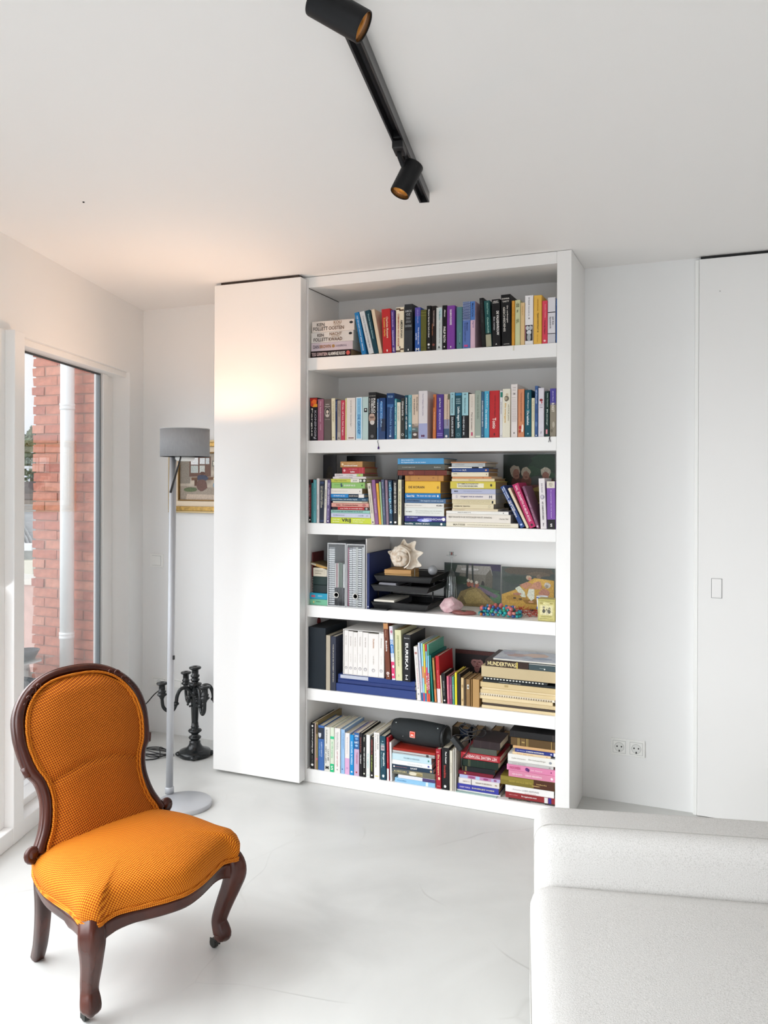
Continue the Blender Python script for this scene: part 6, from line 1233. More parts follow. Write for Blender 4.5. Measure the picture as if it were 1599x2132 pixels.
zsp = stack_row(5, (0, 0), 1.0, [
 (822, 906, 1618.3, '#8cbcdc', 'light blue', '', dict(lb='light blue paperback at the bottom under the black speaker', t=[('Bernard Minier', '#5c90b8', .06, .3, 0, .26)], b=[(.77, .83, '#d4e4ec')], d=.16, hard=False)),
 (829, 906, 1612, '#dcdce0', 'white', '', dict(lb='white paperback with purple right end under the speaker', b=[(.66, 1, '#4c3c6c')], d=.16, hard=False)),
 (816, 905, 1598.5, '#6c6a5c', 'grey', '', dict(lb='grey patterned book with gold swirl under the speaker', t=[('A HISTORY', '#d8c88c', .05, .36, .1, .3)], b=[(.42, .72, '#a89c74', .15, .85), (0, .4, '#4c545c', .5, 1)], e=[(.5, 0, .8, .3, '#d8d0b8'), (.64, -.1, .6, .2, '#8c7c50')], d=.18, hard=False)),
 (815.5, 902, 1590, '#24384c', 'dark navy', '', dict(lb='dark navy book lettered LIGHT under the speaker', t=[('JOSEPHINE HART', '#a8706c', .08, .38, 0, .24), ('LICHT', W_, .46, .62, .08, .4)], e=[(.06, 0, .2, .2, W_), (.95, 0, .3, .3, '#c0a888')], d=.18, hard=False)),
 (815.5, 899, 1580.5, '#e4e4e2', 'white', '', dict(lb='white paperback with small blue square under the speaker', t=[('Lieve Joris', '#b8b8b8', .4, .6, 0, .26), ('Terug', '#b8b8b8', .62, .76, 0, .26)], b=[(.9, .94, '#3c4494', .3, .7)], d=.18)),
 (816.5, 898, 1567.5, '#bcd4dc', 'pale blue', '', dict(lb='pale blue book with grey title under the speaker', t=[('ROLEMA & VREUGDE', '#8ca8b4', .3, .7, 0, .24)], e=[(.93, 0, .12, .16, '#3c8c7c')], d=.19)),
 (817.5, 905, 1561, '#a8a8a8', 'grey', '', dict(lb='grey comic magazines lying below the red book', b=[(0, 1, '#5c5c5c', .35, .5), (0, .9, '#d8d8d8', .6, .8), (.8, .86, '#3c3c3c', .1, .9)], d=.2, hard=False)),
 (818, 906, 1556, '#9c2c20', 'red', '', dict(lb='rust red book lying directly under the black speaker', d=.21)),
], 'books piled under the speaker', 'speaker pile', dy=.012)
upright_row(5, S6R, K6, [
 (150, 212, 382, '#a02030', 'dark red', 'with yellow title, right of the speaker pile', dict(lean=(156, 214), t=[('De Amrappers', '#f0d0a0', .14, .66, 0, .42)], b=[(.07, .085, '#d8a0a0', .1, .6), (.93, .94, '#d8a0a0', .1, .8)], e=[(.74, .1, .2, .3, '#e8c8a8')], d=.2)),
 (217, 306, 366, '#151416', 'thick black', 'with white and red title', dict(lean=(220, 306), t=[('Paul Auster', W_, .09, .38, .1, .2), ('Invisible', '#b83c34', .42, .72, -.05, .3)], e=[(.92, -.05, .16, .18, W_)], d=.2)),
 (309, 344, 402, '#d2ccbc', 'slim ivory', '', dict(lean=(310, 344), t=[('bijbels', '#a8a090', .3, .55, 0, .3)], d=.19)),
 (346, 372, 384, '#a8a49c', 'grey', 'slim, left of the mixed stack', dict(lean=(346, 368), d=.2, hard=False)),
 (373, 402, 375, '#d8d4cc', 'thin pale', '', dict(lean=(370, 380), d=.2, hard=False)),
], g)
ze = stack_row(5, S6R, K6, [
 (380, 845, 872, '#a8c0b8', 'pale sea green', '', dict(d=.15, hard=False, t=[('landschap', '#d8e4dc', .3, .6, 0, .3)], dy=.004)),
 (388, 892, 838, '#e2e0dc', 'white', 'in the lower part', dict(t=[('Roger Vailland', '#a8a4a4', .1, .4, 0, .26)], e=[(.93, 0, .12, .14, K_)], d=.2)),
 (398, 872, 772, '#3c3f9c', 'violet blue', 'with two-part cream title', dict(t=[('ROBERT VOSKUIL', '#d8c8e0', .06, .32, 0, .24), ('BURGERLIJKE WOEDE', '#e0d8b0', .36, .9, 0, .3)], d=.19, p=PAGEB)),
 (412, 880, 706, '#dcd6d2', 'white', 'lettered GRAAF IN MOSKOU', dict(t=[('AMOR TO', '#b8a8a0', .1, .28, 0, .22), ('GRAAF IN MOSKOU', '#8c7c74', .42, .82, 0, .24)], b=[(.31, .325, '#4c4040')], e=[(.92, 0, .22, .12, '#a08c6c')], d=.2, p=PAGEB)),
 (424, 890, 668, '#b880a8', 'pink floral', '', dict(b=[(0, .2, '#a8b4d8'), (.4, .5, '#a8c0dc'), (.78, 1, '#b0a8cc')], e=[(.3, 0, 1, .3, '#8c3c6c'), (.65, 0, .8, .3, '#903c70'), (.88, 0, .5, .3, '#8c4c7c')], d=.2, hard=False)),
 (410, 808, 624, '#70162c', 'crimson', 'without lettering', dict(e=[(.2, 0, .3, .2, '#c8a060')], d=.19)),
 (452, 830, 572, '#16181c', 'black', 'with gold bands at the left', dict(b=[(.02, .03, '#a89860'), (.1, .11, '#a89860'), (.13, .14, '#a89860')], d=.18, p=PAGEB)),
 (440, 868, 488, '#16281f', 'dark green leather', 'with ribbed spine', dict(b=[(.2, .205, '#a8a070'), (.24, .245, '#a8a070'), (.45, .46, '#24382c'), (.62, .63, '#24382c')], d=.18)),
 (440, 888, 412, '#a01c28', 'red', 'lettered upside down HET NIEUWE TESTAMENT', dict(t=[('HET NIEUWE TESTAMENT', '#f0d0d0', .08, .88, 0, .42)], b=[(.05, .94, '#d88c8c', .15, .2), (.05, .94, '#d88c8c', .8, .85)], d=.2, up=1)),
 (537, 850, 358, '#4c5048', 'grey-green', 'above the red testament', dict(d=.15, p=PAGEB)),
 (580, 888, 275, '#2c2022', 'dark brown leather', 'on top of its stack', dict(b=[(.28, .29, '#4c3c3c'), (.62, .63, '#4c3c3c')], d=.16)),
], 'books in the mixed stack on the bottom shelf', 'mixed stack', dy=.02)
stack_row(5, S6R, K6, [
 (985, 1520, 940, '#3f3a38', 'dark grey', 'with white script, lowest', dict(t=[('Haruki Murakami', '#b8a87c', .06, .4, .1, .2), ('Vogelspiegel', W_, .48, .78, -.1, .36)], d=.2, hard=False)),
 (950, 1518, 868, '#8c2c30', 'brick red', 'with white and purple squares', dict(t=[('BORIS O. DITTRICH', '#d89898', .08, .25, .1, .16), ('De ongehoorde vrouw', W_, .33, .64, .05, .3)], b=[(.79, .86, '#e0dcd8'), (.87, .93, '#3c3484')], d=.2)),
 (950, 1506, 790, '#ebe8e6', 'white', 'lettered LOBO ANTUNES', dict(t=[('Antonio', '#c0b8b8', .15, .33, 0, .2), ('LOBO ANTUNES', '#b0a8a8', .35, .7, 0, .26), ('reis naar het einde', '#d8a0a0', .4, .64, -.32, .14)], d=.2)),
 (895, 1512, 682, '#7a6c2c', 'thick olive', 'with brown right part', dict(t=[('KEIZER VAN ALLE ZIEKTEN', '#b8a448', .16, .6, 0, .2), ('Siddhartha', '#c8a868', .67, .86, .05, .14)], b=[(.62, 1, '#4c2c1c'), (.0, .62, '#8a7c34', .55, .95)], e=[(.66, -.2, .5, .04, '#c8a868')], d=.22)),
 (986, 1522, 622, '#d488a4', 'pink', 'with pale pink lettering', dict(t=[('HEIN BLOEMEN', '#f4d4e0', .08, .3, 0, .26), ('VIERDE VERDIEPING', '#f8dce4', .36, .72, 0, .3)], e=[(.93, 0, .2, .2, '#f4e0e8')], d=.2)),
 (966, 1524, 552, '#d884a8', 'bright pink', 'with purple bird', dict(t=[('VROUWEN', '#c04c7c', .05, .28, 0, .5), ('het kleine', '#f0c8d8', .5, .74, 0, .26)], e=[(.42, 0, .3, .3, '#5c1c6c'), (.45, -.1, .2, .3, '#4c145c'), (.92, 0, .1, .14, '#7c2c5c')], d=.2)),
 (978, 1500, 518, '#bdb9b8', 'light grey', '', dict(t=[('De jaren', '#94908c', .1, .4, 0, .3)], e=[(.92, 0, .3, .2, '#8c8484')], d=.2, hard=False)),
 (978, 1528, 432, '#e4e2dc', 'white', 'thick with rounded spine', dict(t=[('Stefan Hertmans', '#b8b4ac', .08, .38, 0, .2), ('De bekeerlinge', '#a8a49c', .44, .8, 0, .24)], e=[(.9, -.05, .2, .16, '#8c9098')], d=.22)),
 (1030, 1470, 410, '#e2c8a4', 'peach', 'with brown lettering', dict(t=[('Tot zo ver', '#c08c5c', .1, .55, 0, .34)], e=[(.9, 0, .25, .2, '#c89868')], d=.18, hard=False)),
 (1060, 1528, 372, '#28337c', 'navy', 'with white capitals and pale end', dict(t=[('J.M. Coetzee', '#c8d0f0', .04, .26, 0, .28), ('DE MEESTER VAN PETERSBURG', W_, .28, .72, 0, .36)], b=[(.96, 1, '#d8d8d8')], e=[(.9, 0, .25, .2, '#c8d0e8')], d=.18)),
 (1036, 1520, 337, '#d2a878', 'caramel', 'under the brown leather volume', dict(d=.19, hard=False)),
 (1012, 1518, 243, '#5a4426', 'brown leather', 'with gilt bands', dict(b=[(.16, .168, '#c8ac64'), (.19, .198, '#c8ac64'), (.24, .33, '#6c5430'), (.36, .368, '#c8ac64'), (.39, .398, '#c8ac64'), (.92, .928, '#c8ac64')], t=[('WERKEN', '#d8bc74', .25, .32, 0, .16)], d=.2)),
 (1000, 1522, 165, '#1b1a1b', 'black leather', 'on the very top', dict(b=[(.1, .11, '#2c2a2a'), (.94, .97, '#3c3434')], d=.2)),
], 'books in the corner stack on the bottom shelf', 'corner stack', dy=.016)
# books standing behind the mixed stack
gb_ = 'old books standing at the back of the bottom shelf'
for k, (px0, px1, pyt, c_, lab) in enumerate(((941, 957, 1512, '#4a4438', 'dim grey-brown book at the back, just right of the speaker'), (958, 975, 1517, '#33415c', 'dim blue book at the back behind the cable'), (984, 1001, 1519, '#6a5c48', 'brown book at the back behind the cable loops'), (1022, 1040, 1520, '#5c5044', 'brownish book at the back behind the dark leather volume'), (1042, 1060, 1530, '#6c6254', 'greyish book at the back left of the corner stack'))):
    Yb = .235; p0 = on(px0, pyt, 1, Yb); p1 = on(px1, pyt, 1, Yb)
    book('book', words_ok(lab), gb_, Matrix.Translation((p0.x, Yb, SHT[5] + .0003)), p1.x - p0.x, p0.z - SHT[5], .09, c_, pages=PAGEB)

# ------------------------------------------------------------------ speaker, adapter cable
s0 = on(819, 1527, 1, .075); s1 = on(929, 1524, 1, .075)
zc = zsp + .0650
SL = s1.x - s0.x
spk = thing('bluetooth_speaker', 'black cylindrical portable speaker lying on the pile of books, orange logo', 'speaker', ((s0.x + s1.x) / 2, .082, zc), math.radians(-6))
MESHF = mat('#1b2022', .8, name='speaker_mesh_cloth', bump=.6, bscale=700, vary=.3, vscale=500)
RX_ = Matrix.Rotation(PI / 2, 4, 'Y')
hl_ = SL / 2
prof = [(.040, -hl_), (.048, -hl_ + .004), (.052, -hl_ + .02), (.0565, -hl_ * .4), (.058, 0), (.0565, hl_ * .4), (.053, hl_ - .014), (.050, hl_ - .004)]
MB().lathe(prof, 48, RX_).build('body', MESHF, spk)
MB().lathe([(.050, hl_ - .005), (.053, hl_ - .002), (.0525, hl_ + .004), (.049, hl_ + .006), (.045, hl_ + .003), (.0445, hl_ - .006), (.030, hl_ - .002), (0, hl_ + .001)], 40, RX_).build('end_ring', mat('#16181a', .35, name='speaker_rubber'), spk)
MB().lathe([(.0495, hl_ + .0052), (.0515, hl_ + .0058), (.0495, hl_ + .0064), (.0475, hl_ + .0058), (.0495, hl_ + .0052)], 40, RX_).build('end_bead', mat('#5c6062', .4), spk)
MB().lathe([(0, -hl_ - .006), (.030, -hl_ - .004), (.046, -hl_ - .002), (.047, -hl_ + .003), (.040, -hl_ + .005)], 40, RX_).build('end_cap', mat('#16181a', .35, name='speaker_rubber'), spk)
MB().tube([(-hl_ * .7, 0, -.056), (hl_ * .7, 0, -.056)], .0065, 10).build('foot', mat('#121314', .5), spk)
for x, z in ((-hl_ + .024, .040), (hl_ - .024, .044)): MB().sphere((x, -.034, z), .0035, 10, 6).build('strap_loop', mat('#c8ccce', .3, metal=.8), spk)
MB().sphere((-.062, -.057, -.012), .0012, 8, 6).build('light', mat('#e8e8e8', .3), spk)
lgx = on(862, 1527, 1, .03).x - spk.location.x
lg_ = B(lgx - .0145, lgx + .0145, -.0605, -.050, -.0145 + .003, .0145 + .003).build('logo_badge', mat('#d8401c', .35, name='logo_orange'), spk, bevel=.002)
frame_ring(lgx - .013, lgx + .013, -.0105, .0165, .0016, -.0612, -.060, 'badge_border', mat('#f0dcd4', .4), spk)
lettering('JBL', (lgx - .009, -.0609, -.006), (1, 0, 0), (0, 0, 1), .018, .0115, INK('#f6ece8'), spk)
ad = on(952, 1548, 1, .03)
adp = thing('power_adapter', 'black power adapter with looped cable on the mixed stack', 'adapter', ad)
MB().box(-.012, .012, -.016, .016, -.034, .034, Matrix.Rotation(-.72, 4, 'Y')).build('adapter_brick', mat('#232527', .5), adp, bevel=.003)
def R3(px, py, y): return on(px, py, 1, y) - ad
lp = [(944, 1541), (942, 1534), (950, 1530), (962, 1530), (974, 1527), (980, 1520), (974, 1512), (962, 1509), (956, 1514), (960, 1522), (974, 1530), (988, 1532), (1004, 1534), (1012, 1526), (1008, 1519), (994, 1521), (978, 1524), (966, 1520), (958, 1512), (964, 1507), (978, 1508), (990, 1514), (994, 1520), (984, 1526), (972, 1522), (976, 1532), (980, 1542), (977, 1556), (971, 1568), (963, 1577), (961, 1590), (963, 1603)]
MB().tube(catmull([R3(x, y, .045 - .02 * math.sin(i * 1.3) * .5 if i < 26 else .014) for i, (x, y) in enumerate(lp)], 5), .0022, 8).build('cord', CABM, adp)
lp2 = [(958, 1556), (962, 1545), (975, 1540), (986, 1534), (992, 1524), (984, 1512), (970, 1512)]
MB().tube(catmull([R3(x, y, .05) for x, y in lp2], 5), .0022, 8).build('cord', CABM, adp)
# ------------------------------------------------------------------ ribbons hanging from two novels on the second shelf
def ribbon(label, pts_, col, tass):
    p0 = on(pts_[0][0], pts_[0][1], 1, .004)
    r = thing('ribbon_bookmark', label, 'bookmark', p0)
    q = [on(x, y, 1, -.0028 if i else .004) - p0 for i, (x, y) in enumerate(pts_)]
    MB().tube(catmull(q, 5), .0011, 6).build('cord', mat('#2c2030', .7), r)
    if tass: MB().lathe([(.0045, -.014), (.004, -.006), (.0016, 0)], 10, Matrix.Translation(q[-1])).build('tassel', mat(col, .8), r)
    return r
ribbon('purple tassel bookmark hanging over the front of the second shelf', [(789, 915.5), (786, 918.5), (787, 923), (788, 929)], '#40206c', True)
ribbon('dark ribbon bookmark hanging at the right of the second shelf', [(1146, 908), (1143.6, 911), (1143.3, 916), (1142, 920.5)], '#2c2030', False)
ribbon('second dark ribbon strand hanging beside the right bookmark', [(1147, 908.2), (1144.5, 912), (1145.2, 916), (1146.5, 920)], '#2c2030', False)

# ------------------------------------------------------------------ pictures propped on shelves
def photo_panel(name, label, p0, p1, y, z0, items, ground, yaw=0.0, ground2=None, edge='#d8d8d4'):
    """a mounted print standing on its shelf; p0 upper left, p1 upper right pixel on plane y"""
    a = on(p0[0], p0[1], 1, y); b = on(p1[0], p1[1], 1, y); a.x = max(a.x, BX0 + .004); w = min(b.x, BX1 - .003) - a.x; h = min(a.z - z0, .338 if z0 < 1.2 else .3395)
    h = min(h, min(q for q in SHB[::-1] + [2.44] if q > z0 + .1) - z0 - .004)
    t = thing(name, label, 'picture', (a.x, y, z0 + .0003), yaw)
    B(0, w, 0, .004, 0, h).build('backing', mat(edge, .6), t)
    B(.0006, w - .0006, -.0006, .0002, .0006, h - .0006).build('print', mat(ground, .35, name='print_ground_' + ground[1:], vscale=22, hex2=ground2 or ground), t)
    ho = bpy.data.objects.new('image', None); COL.objects.link(ho); ho.parent = t; ho.location = (0, -.0008, 0)
    patches(ho, items, w, h, 0, 'image_patch')
    return t
zS = SHT[2]
photo_panel('photo_print', 'dark photo of three blond children propped at the back right, third shelf', (1048, 936), (1156.5, 936), .30, zS, [
 ('#27402c', (.75, .85, .3, .16)), ('#1a2c20', (.3, .9, .25, .12)), ('#2f4c34', (.55, .75, .16, .08)), ('#35553a', (.9, .7, .1, .06)), ('#b8a35c', [(.05, .45), (.4, .52), (.7, .55), (1, .5), (1, .3), (0, .3)]), ('#6f5a30', (.6, .4, .3, .08)),
 ('#5a3328', (.27, .55, .13, .15)), ('#7a4a3a', (.45, .62, .1, .09)), ('#6a4030', (.82, .6, .15, .08)), ('#754638', (.5, .53, .2, .03, .2)),
 ('#b4a894', (.235, .755, .1, .085)), ('#a0705f', (.255, .715, .068, .07)), ('#bcb29c', (.44, .745, .088, .075)), ('#a87a68', (.445, .70, .062, .062)), ('#c4bca8', (.82, .745, .098, .075)), ('#a06c5a', (.82, .69, .064, .062)), ('#7a4c40', (.26, .69, .03, .008)), ('#7a4c40', (.45, .675, .028, .008)), ('#7a4c40', (.82, .665, .028, .008)),
 ('#c8bfa8', (.88, .60, .05, .04))], '#12180f', ground2='#1d2a1c')
photo_panel('photo_print', 'small dark print propped behind the left stack, third shelf', (722, 949.5), (781, 949.5), .30, zS, [('#2c3034', (.6, .75, .2, .12)), ('#3c4044', (.45, .8, .1, .05)), ('#26241f', (.3, .5, .2, .2))], '#15171a', ground2='#1f2226', edge='#22242a')
photo_panel('photo_print', 'dark print standing at the far left back, third shelf', (664, 948), (700, 948), .16, zS, [('#2c2620', (.5, .6, .3, .25)), ('#3a3028', (.5, .66, .16, .1))], '#17161a', ground2='#242024', edge='#22242a')
fr = thing('tablet_case', 'glossy black case leaning behind the middle stack, third shelf', 'case', on(823, 1000, 1, .12))
fr.location = Vector((on(806, 1001, 1, .14).x, .2, SHT[2] + .006)); 
MB().box(0, .008, 0, .12, 0, on(815, 964, 1, .14).z - SHT[2], Matrix.Rotation(.12, 4, 'Y')).build('shell', mat('#0e0e10', .12, name='gloss_black'), fr, bevel=.003)
MB().box(.0085, .03, .0, .11, 0, on(815, 972, 1, .14).z - SHT[2], Matrix.Rotation(.12, 4, 'Y')).build('flap', mat('#1c1c1e', .3), fr, bevel=.003)
zS = SHT[3]
photo_panel('photo_print', 'painted-looking print of a stone barn and a straw heap, fourth shelf', (925, 1170.5), (1043, 1178), .29, zS, [
 ('#2c2440', [(.45, .86), (1, .84), (1, 1), (.45, 1)]), ('#24352a', (.2, .88, .2, .1)), ('#8a8780', [(.2, .78), (.24, .95), (.82, .95), (.86, .74), (.6, .74)]), ('#b0acaa', (.45, .86, .16, .035)), ('#6c675c', [(.26, .52), (.28, .76), (.82, .74), (.84, .42), (.6, .48)]), ('#585448', [(.72, .42), (.74, .74), (.82, .88), (.86, .7), (.85, .40)]),
 ('#26241f', (.69, .52, .03, .08)), ('#1d2420', [(.38, .5), (.42, .5), (.44, 1), (.4, 1)]), ('#1d2420', [(.5, .5), (.53, .5), (.52, 1), (.49, 1)]), ('#2a3a2c', (.3, .6, .14, .1)), ('#3f5a40', [(.3, .55), (.9, .3), (1, .38), (.7, .5)]), ('#4c7050', (.92, .22, .1, .12)), ('#6a5a6c', [(.4, .52), (.9, .22), (.96, .28), (.6, .5)]),
 ('#8a7648', [(.18, .0), (.3, .34), (.52, .46), (.64, .42), (1, .0)]), ('#a48f58', [(.3, .05), (.42, .36), (.56, .42), (.8, .1)]), ('#6e5c34', [(.2, 0), (.32, .26), (.4, .05)]),
 ('#a0604c', (.44, .52, .035, .07)), ('#a86a58', (.5, .51, .03, .06)), ('#a0604c', (.585, .50, .035, .06)), ('#d0c8b8', (.435, .60, .028, .04)), ('#d4cbb8', (.492, .58, .025, .035)), ('#d0c8b8', (.58, .565, .027, .04))], '#20282a', ground2='#38423c')
photo_panel('photo_print', 'painted-looking print of boys lying on a straw heap, fourth shelf', (1044.5, 1179), (1156, 1187), .286, zS, [
 ('#4c4438', (.5, .92, .5, .1)), ('#5c5040', (.7, .85, .2, .06)), ('#2c3a30', (.3, .7, .3, .1)), ('#b8913c', [(0, .0), (0, .34), (.25, .46), (.42, .6), (.62, .76), (.98, .72), (.98, 0)]), ('#c8a04a', (.75, .66, .16, .08)), ('#a07a2c', (.3, .28, .2, .08)), ('#8a6420', (.6, .2, .2, .06)),
 ('#c8ccb8', [(.26, .5), (.34, .56), (.44, .42), (.46, .3), (.38, .3)]), ('#d0d2c0', [(.48, .34), (.52, .5), (.62, .5), (.62, .28), (.56, .22)]), ('#b07c60', [(.34, .58), (.48, .66), (.58, .62), (.46, .48)]), ('#b88468', [(.5, .5), (.62, .66), (.74, .68), (.72, .5)]), ('#a87460', (.80, .42, .1, .1)), ('#b07c64', (.7, .6, .05, .1, .6)), ('#a06c54', (.3, .37, .08, .03)),
 ('#a8947c', (.515, .76, .05, .055)), ('#b47c64', (.535, .735, .035, .04)), ('#6c5c4c', (.705, .80, .05, .05)), ('#b8b0a4', (.86, .60, .06, .07)), ('#8c8478', (.85, .58, .03, .04)), ('#4c3414', (.25, .27, .03, .02)), ('#4c3414', (.36, .25, .03, .02)), ('#c0906c', (.56, .2, .05, .02))], '#2a3430', ground2='#40483e')
zS = SHT[4]
photo_panel('picture_frame', 'dark framed portrait photo leaning behind the small books, fifth shelf', (948, 1351), (1030, 1361), .29, zS, [('#4a1c18', [(0, .9), (1, .9), (1, 1), (0, 1)]), ('#1c1418', (.35, .6, .25, .25)), ('#241a1c', (.56, .80, .19, .09)), ('#b07c78', (.56, .69, .145, .14)), ('#a06c68', (.56, .54, .07, .08)), ('#241a1c', (.56, .815, .15, .04)), ('#4c2c2c', (.5, .72, .035, .012)), ('#4c2c2c', (.62, .72, .035, .012)), ('#8c5450', (.57, .675, .02, .035)), ('#7c3840', (.565, .61, .04, .012))], '#120f12', ground2='#1e181c', edge='#2c1814')

# ------------------------------------------------------------------ fourth shelf
S4L, S4R, K4 = (640, 1110), (890, 1110), 1599 / 280
zb = SHT[3]
gx = 'small boxes at the left of the fourth shelf'
stack_row(3, S4L, KR, [
 (20, 254, 808, '#74b896', 'mint', '', dict(n='card_box', cat='box', lb='mint green flat box at the bottom left of the fourth shelf', t=[('PATIENCE', '#2c6c4c', .35, .6, .1, .2)], e=[(.22, 0, .12, .2, '#d8c878')], d=.15, hard=False, p=mat('#74b896', .6), dy=.02)),
 (20, 254, 733, '#2498b8', 'cyan', '', dict(n='card_box', cat='box', lb='cyan flat box with small red emblem, fourth shelf', b=[(.08, .3, '#c05c68', .3, .65)], t=[('MEMORY', '#c8ecf4', .45, .7, .05, .2)], d=.15, hard=False, p=mat('#2498b8', .6), dy=.02)),
 (60, 245, 632, '#1c2c2c', 'dark green', '', dict(n='card_box', cat='box', lb='lower dark green box on the cyan box, fourth shelf', d=.13, hard=False, p=mat('#1c2c2c', .6), dy=.03)),
 (62, 242, 530, '#1d3330', 'dark green', '', dict(n='card_box', cat='box', lb='upper dark green box under the cream box, fourth shelf', d=.13, hard=False, p=mat('#1d3330', .6), dy=.03)),
 (74, 240, 424, '#ddd6c4', 'cream', '', dict(n='card_box', cat='box', lb='small cream box with printed label on the dark boxes', b=[(.08, .92, '#d0c8b4', .15, .85)], t=[('speelkaarten spel', '#8c8474', .15, .7, .15, .14), ('inhoud 52 stuks', '#8c8474', .15, .6, -.15, .12)], d=.11, hard=False, p=mat('#ddd6c4', .6), dy=.03)),
], gx, 'box pile')
zt4 = on(640 + 74 / KR, 1110 + 424 / KR, 1, .03).z
xw = on(640 + 40 / KR, 1110 + 380 / KR, 1, .03).x
wb = thing('wooden_box', 'flat tan wooden box tilted on the small cream box', 'box', (xw, .03, zt4 + .017))
Mt = Matrix.Rotation(math.radians(14), 4, 'Y')
MB().box(.002, .094, 0, .11, -.002, .009, Mt).build('box_body', mat('#c09448', .5, vary=.15, vscale=20), wb)
MB().box(0, .094, -.002, .112, .0095, .013, Mt).build('lid', mat('#6c5a34', .5, vary=.2, vscale=20), wb)
MB().box(.003, .03, -.0012, .0, .0, .008, Mt).build('paper_label', mat('#c8c4b4', .6), wb)
st_ = thing('spiral_notebook', 'narrow red spiral notebook upright against the left side, fourth shelf', 'notebook', (BX0 + .008, .03, zb + .0003))
B(0, .006, 0, .12, 0, on(646, 1150, 1, .03).z - zb).build('cover', mat('#5c2424', .5), st_)
for i in range(16): MB().tube([(.003 + .0055 * math.cos(a_ * PI / 4), -.001 + .004 * math.sin(a_ * PI / 4), .012 + i * .008) for a_ in range(8)], .0009, 5, True).build('coil_ring', mat('#d0ccc4', .4, metal=.5), st_)
CLEARF = mat('#a9abad', .3, name='file_plastic')
def magazine_file(label, x0, x1, yt, dy, fill, d=.23):
    a = on(640 + x0 / KR, 1110 + yt / KR, 1, dy); b = on(640 + x1 / KR, 1110 + yt / KR, 1, dy)
    w = b.x - a.x; h = a.z - zb; t = thing('magazine_file', label, 'file', (a.x, dy, zb + .0003), group='grey transparent files on the fourth shelf')
    MB().box(0, .003, 0, d, 0, h).box(w - .003, w, 0, d, 0, h).box(.003, w - .003, 0, d, 0, .003).box(.003, w - .003, d - .003, d, .003, h).box(.003, w - .003, 0, d, h - .003, h).build('case', mat('#6f7276', .35, name='smoky_plastic'), t)
    frame_ring(0, w, 0, h, .006, -.0022, -.0001, 'front_frame', mat('#b4b6b8', .35, name='clear_plastic_edge'), t)
    B(.006, w - .006, -.0008, -.0003, .006, h - .006).build('clear_front', glass_material('file_front', (.90, .91, .92, 1), .03, .3, .05), t)
    for k, (nm_, c_, u0, u1, top_) in enumerate(fill):
        xx0, xx1 = .006 + (w - .012) * u0, .006 + (w - .012) * u1
        if nm_ == 'spiral':
            s_ = MB(); s_.box(xx0, xx1, .006, .19, .004, h * top_).build('notebook', mat(c_, .6), t)
            cm = MB(); n_ = 26
            for i in range(n_): cm.box(xx0, xx1, .0025, .0055, .01 + i * (h * top_ - .016) / n_, .01 + (i + .55) * (h * top_ - .016) / n_)
            co = cm.build('binding_coil', mat('#d4d4d2', .4, metal=.3), t); co['kind'] = 'stuff'
        else: B(xx0, xx1 - .0008, .004, .19, .004, h * top_).build(nm_, mat(c_, .6), t)
    rx = w * .5; Mx = Matrix.Translation((rx, -.003, h * .185)) @ Matrix.Rotation(PI / 2, 4, 'X')
    MB().lathe([(.0105, 0), (.0145, 0), (.0145, .002), (.0105, .002), (.0105, 0)], 28, Mx).build('finger_ring', mat('#d4d2cc', .35), t)
    MB().lathe([(.0104, .0004), (0, .0004)], 20, Mx).build('finger_hole', mat('#26282a', .6), t)
    return t
magazine_file('grey transparent magazine file with green and white folders, left of the other', 249, 478, 118, .012, [('spiral', '#8c8e90', .0, .16, .93), ('spiral', '#7c7e80', .17, .36, .93), ('folder', '#4c4c50', .37, .98, .30), ('folder', '#d8d4d0', .37, .46, .68), ('folder', '#c07c84', .47, .52, .68), ('folder', '#e4e0d8', .53, .6, .68), ('folder', '#5c6c5c', .62, .84, .69), ('folder', '#d8d8d4', .87, .97, .67)])
magazine_file('grey transparent magazine file with a pink notebook, right of the other', 482, 713, 132, .008, [('folder', '#b8587c', .0, .08, .94), ('spiral', '#88888c', .09, .26, .94), ('spiral', '#98989a', .28, .5, .95), ('folder', '#c0c0ba', .5, .62, .95), ('spiral', '#48484c', .63, .84, .96), ('folder', '#c8c8c4', .86, .98, .95)])
# white folder and navy binder
gfx = on(640 + 720 / KR, 1110 + 60 / KR, 1, .014); gfx2 = on(640 + 734 / KR, 1110 + 60 / KR, 1, .014)
book('white_binder', words_ok('plain white binder standing between the grey file and the navy binder'), None, Matrix.Translation((gfx.x, .014, zb + .0003)), gfx2.x - gfx.x, gfx.z - zb - .004, .29, '#dedbd8', pages=PAGEW, cat='binder')
nx0 = on(640 + 736 / KR, 1110 + 250 / KR, 1, .010); nx1 = on(640 + 766 / KR, 1110 + 250 / KR, 1, .010)
book('navy_binder', words_ok('tall navy blue binder left of the black letter trays, fourth shelf'), None, Matrix.Translation((nx0.x, .010, zb + .0003)), nx1.x - nx0.x, nx0.z - zb, .27, '#1c2a5c', dots=[(.96, 0, .25, .25, '#d8d8e0')], pages=mat('#10141c', .7), cat='binder')
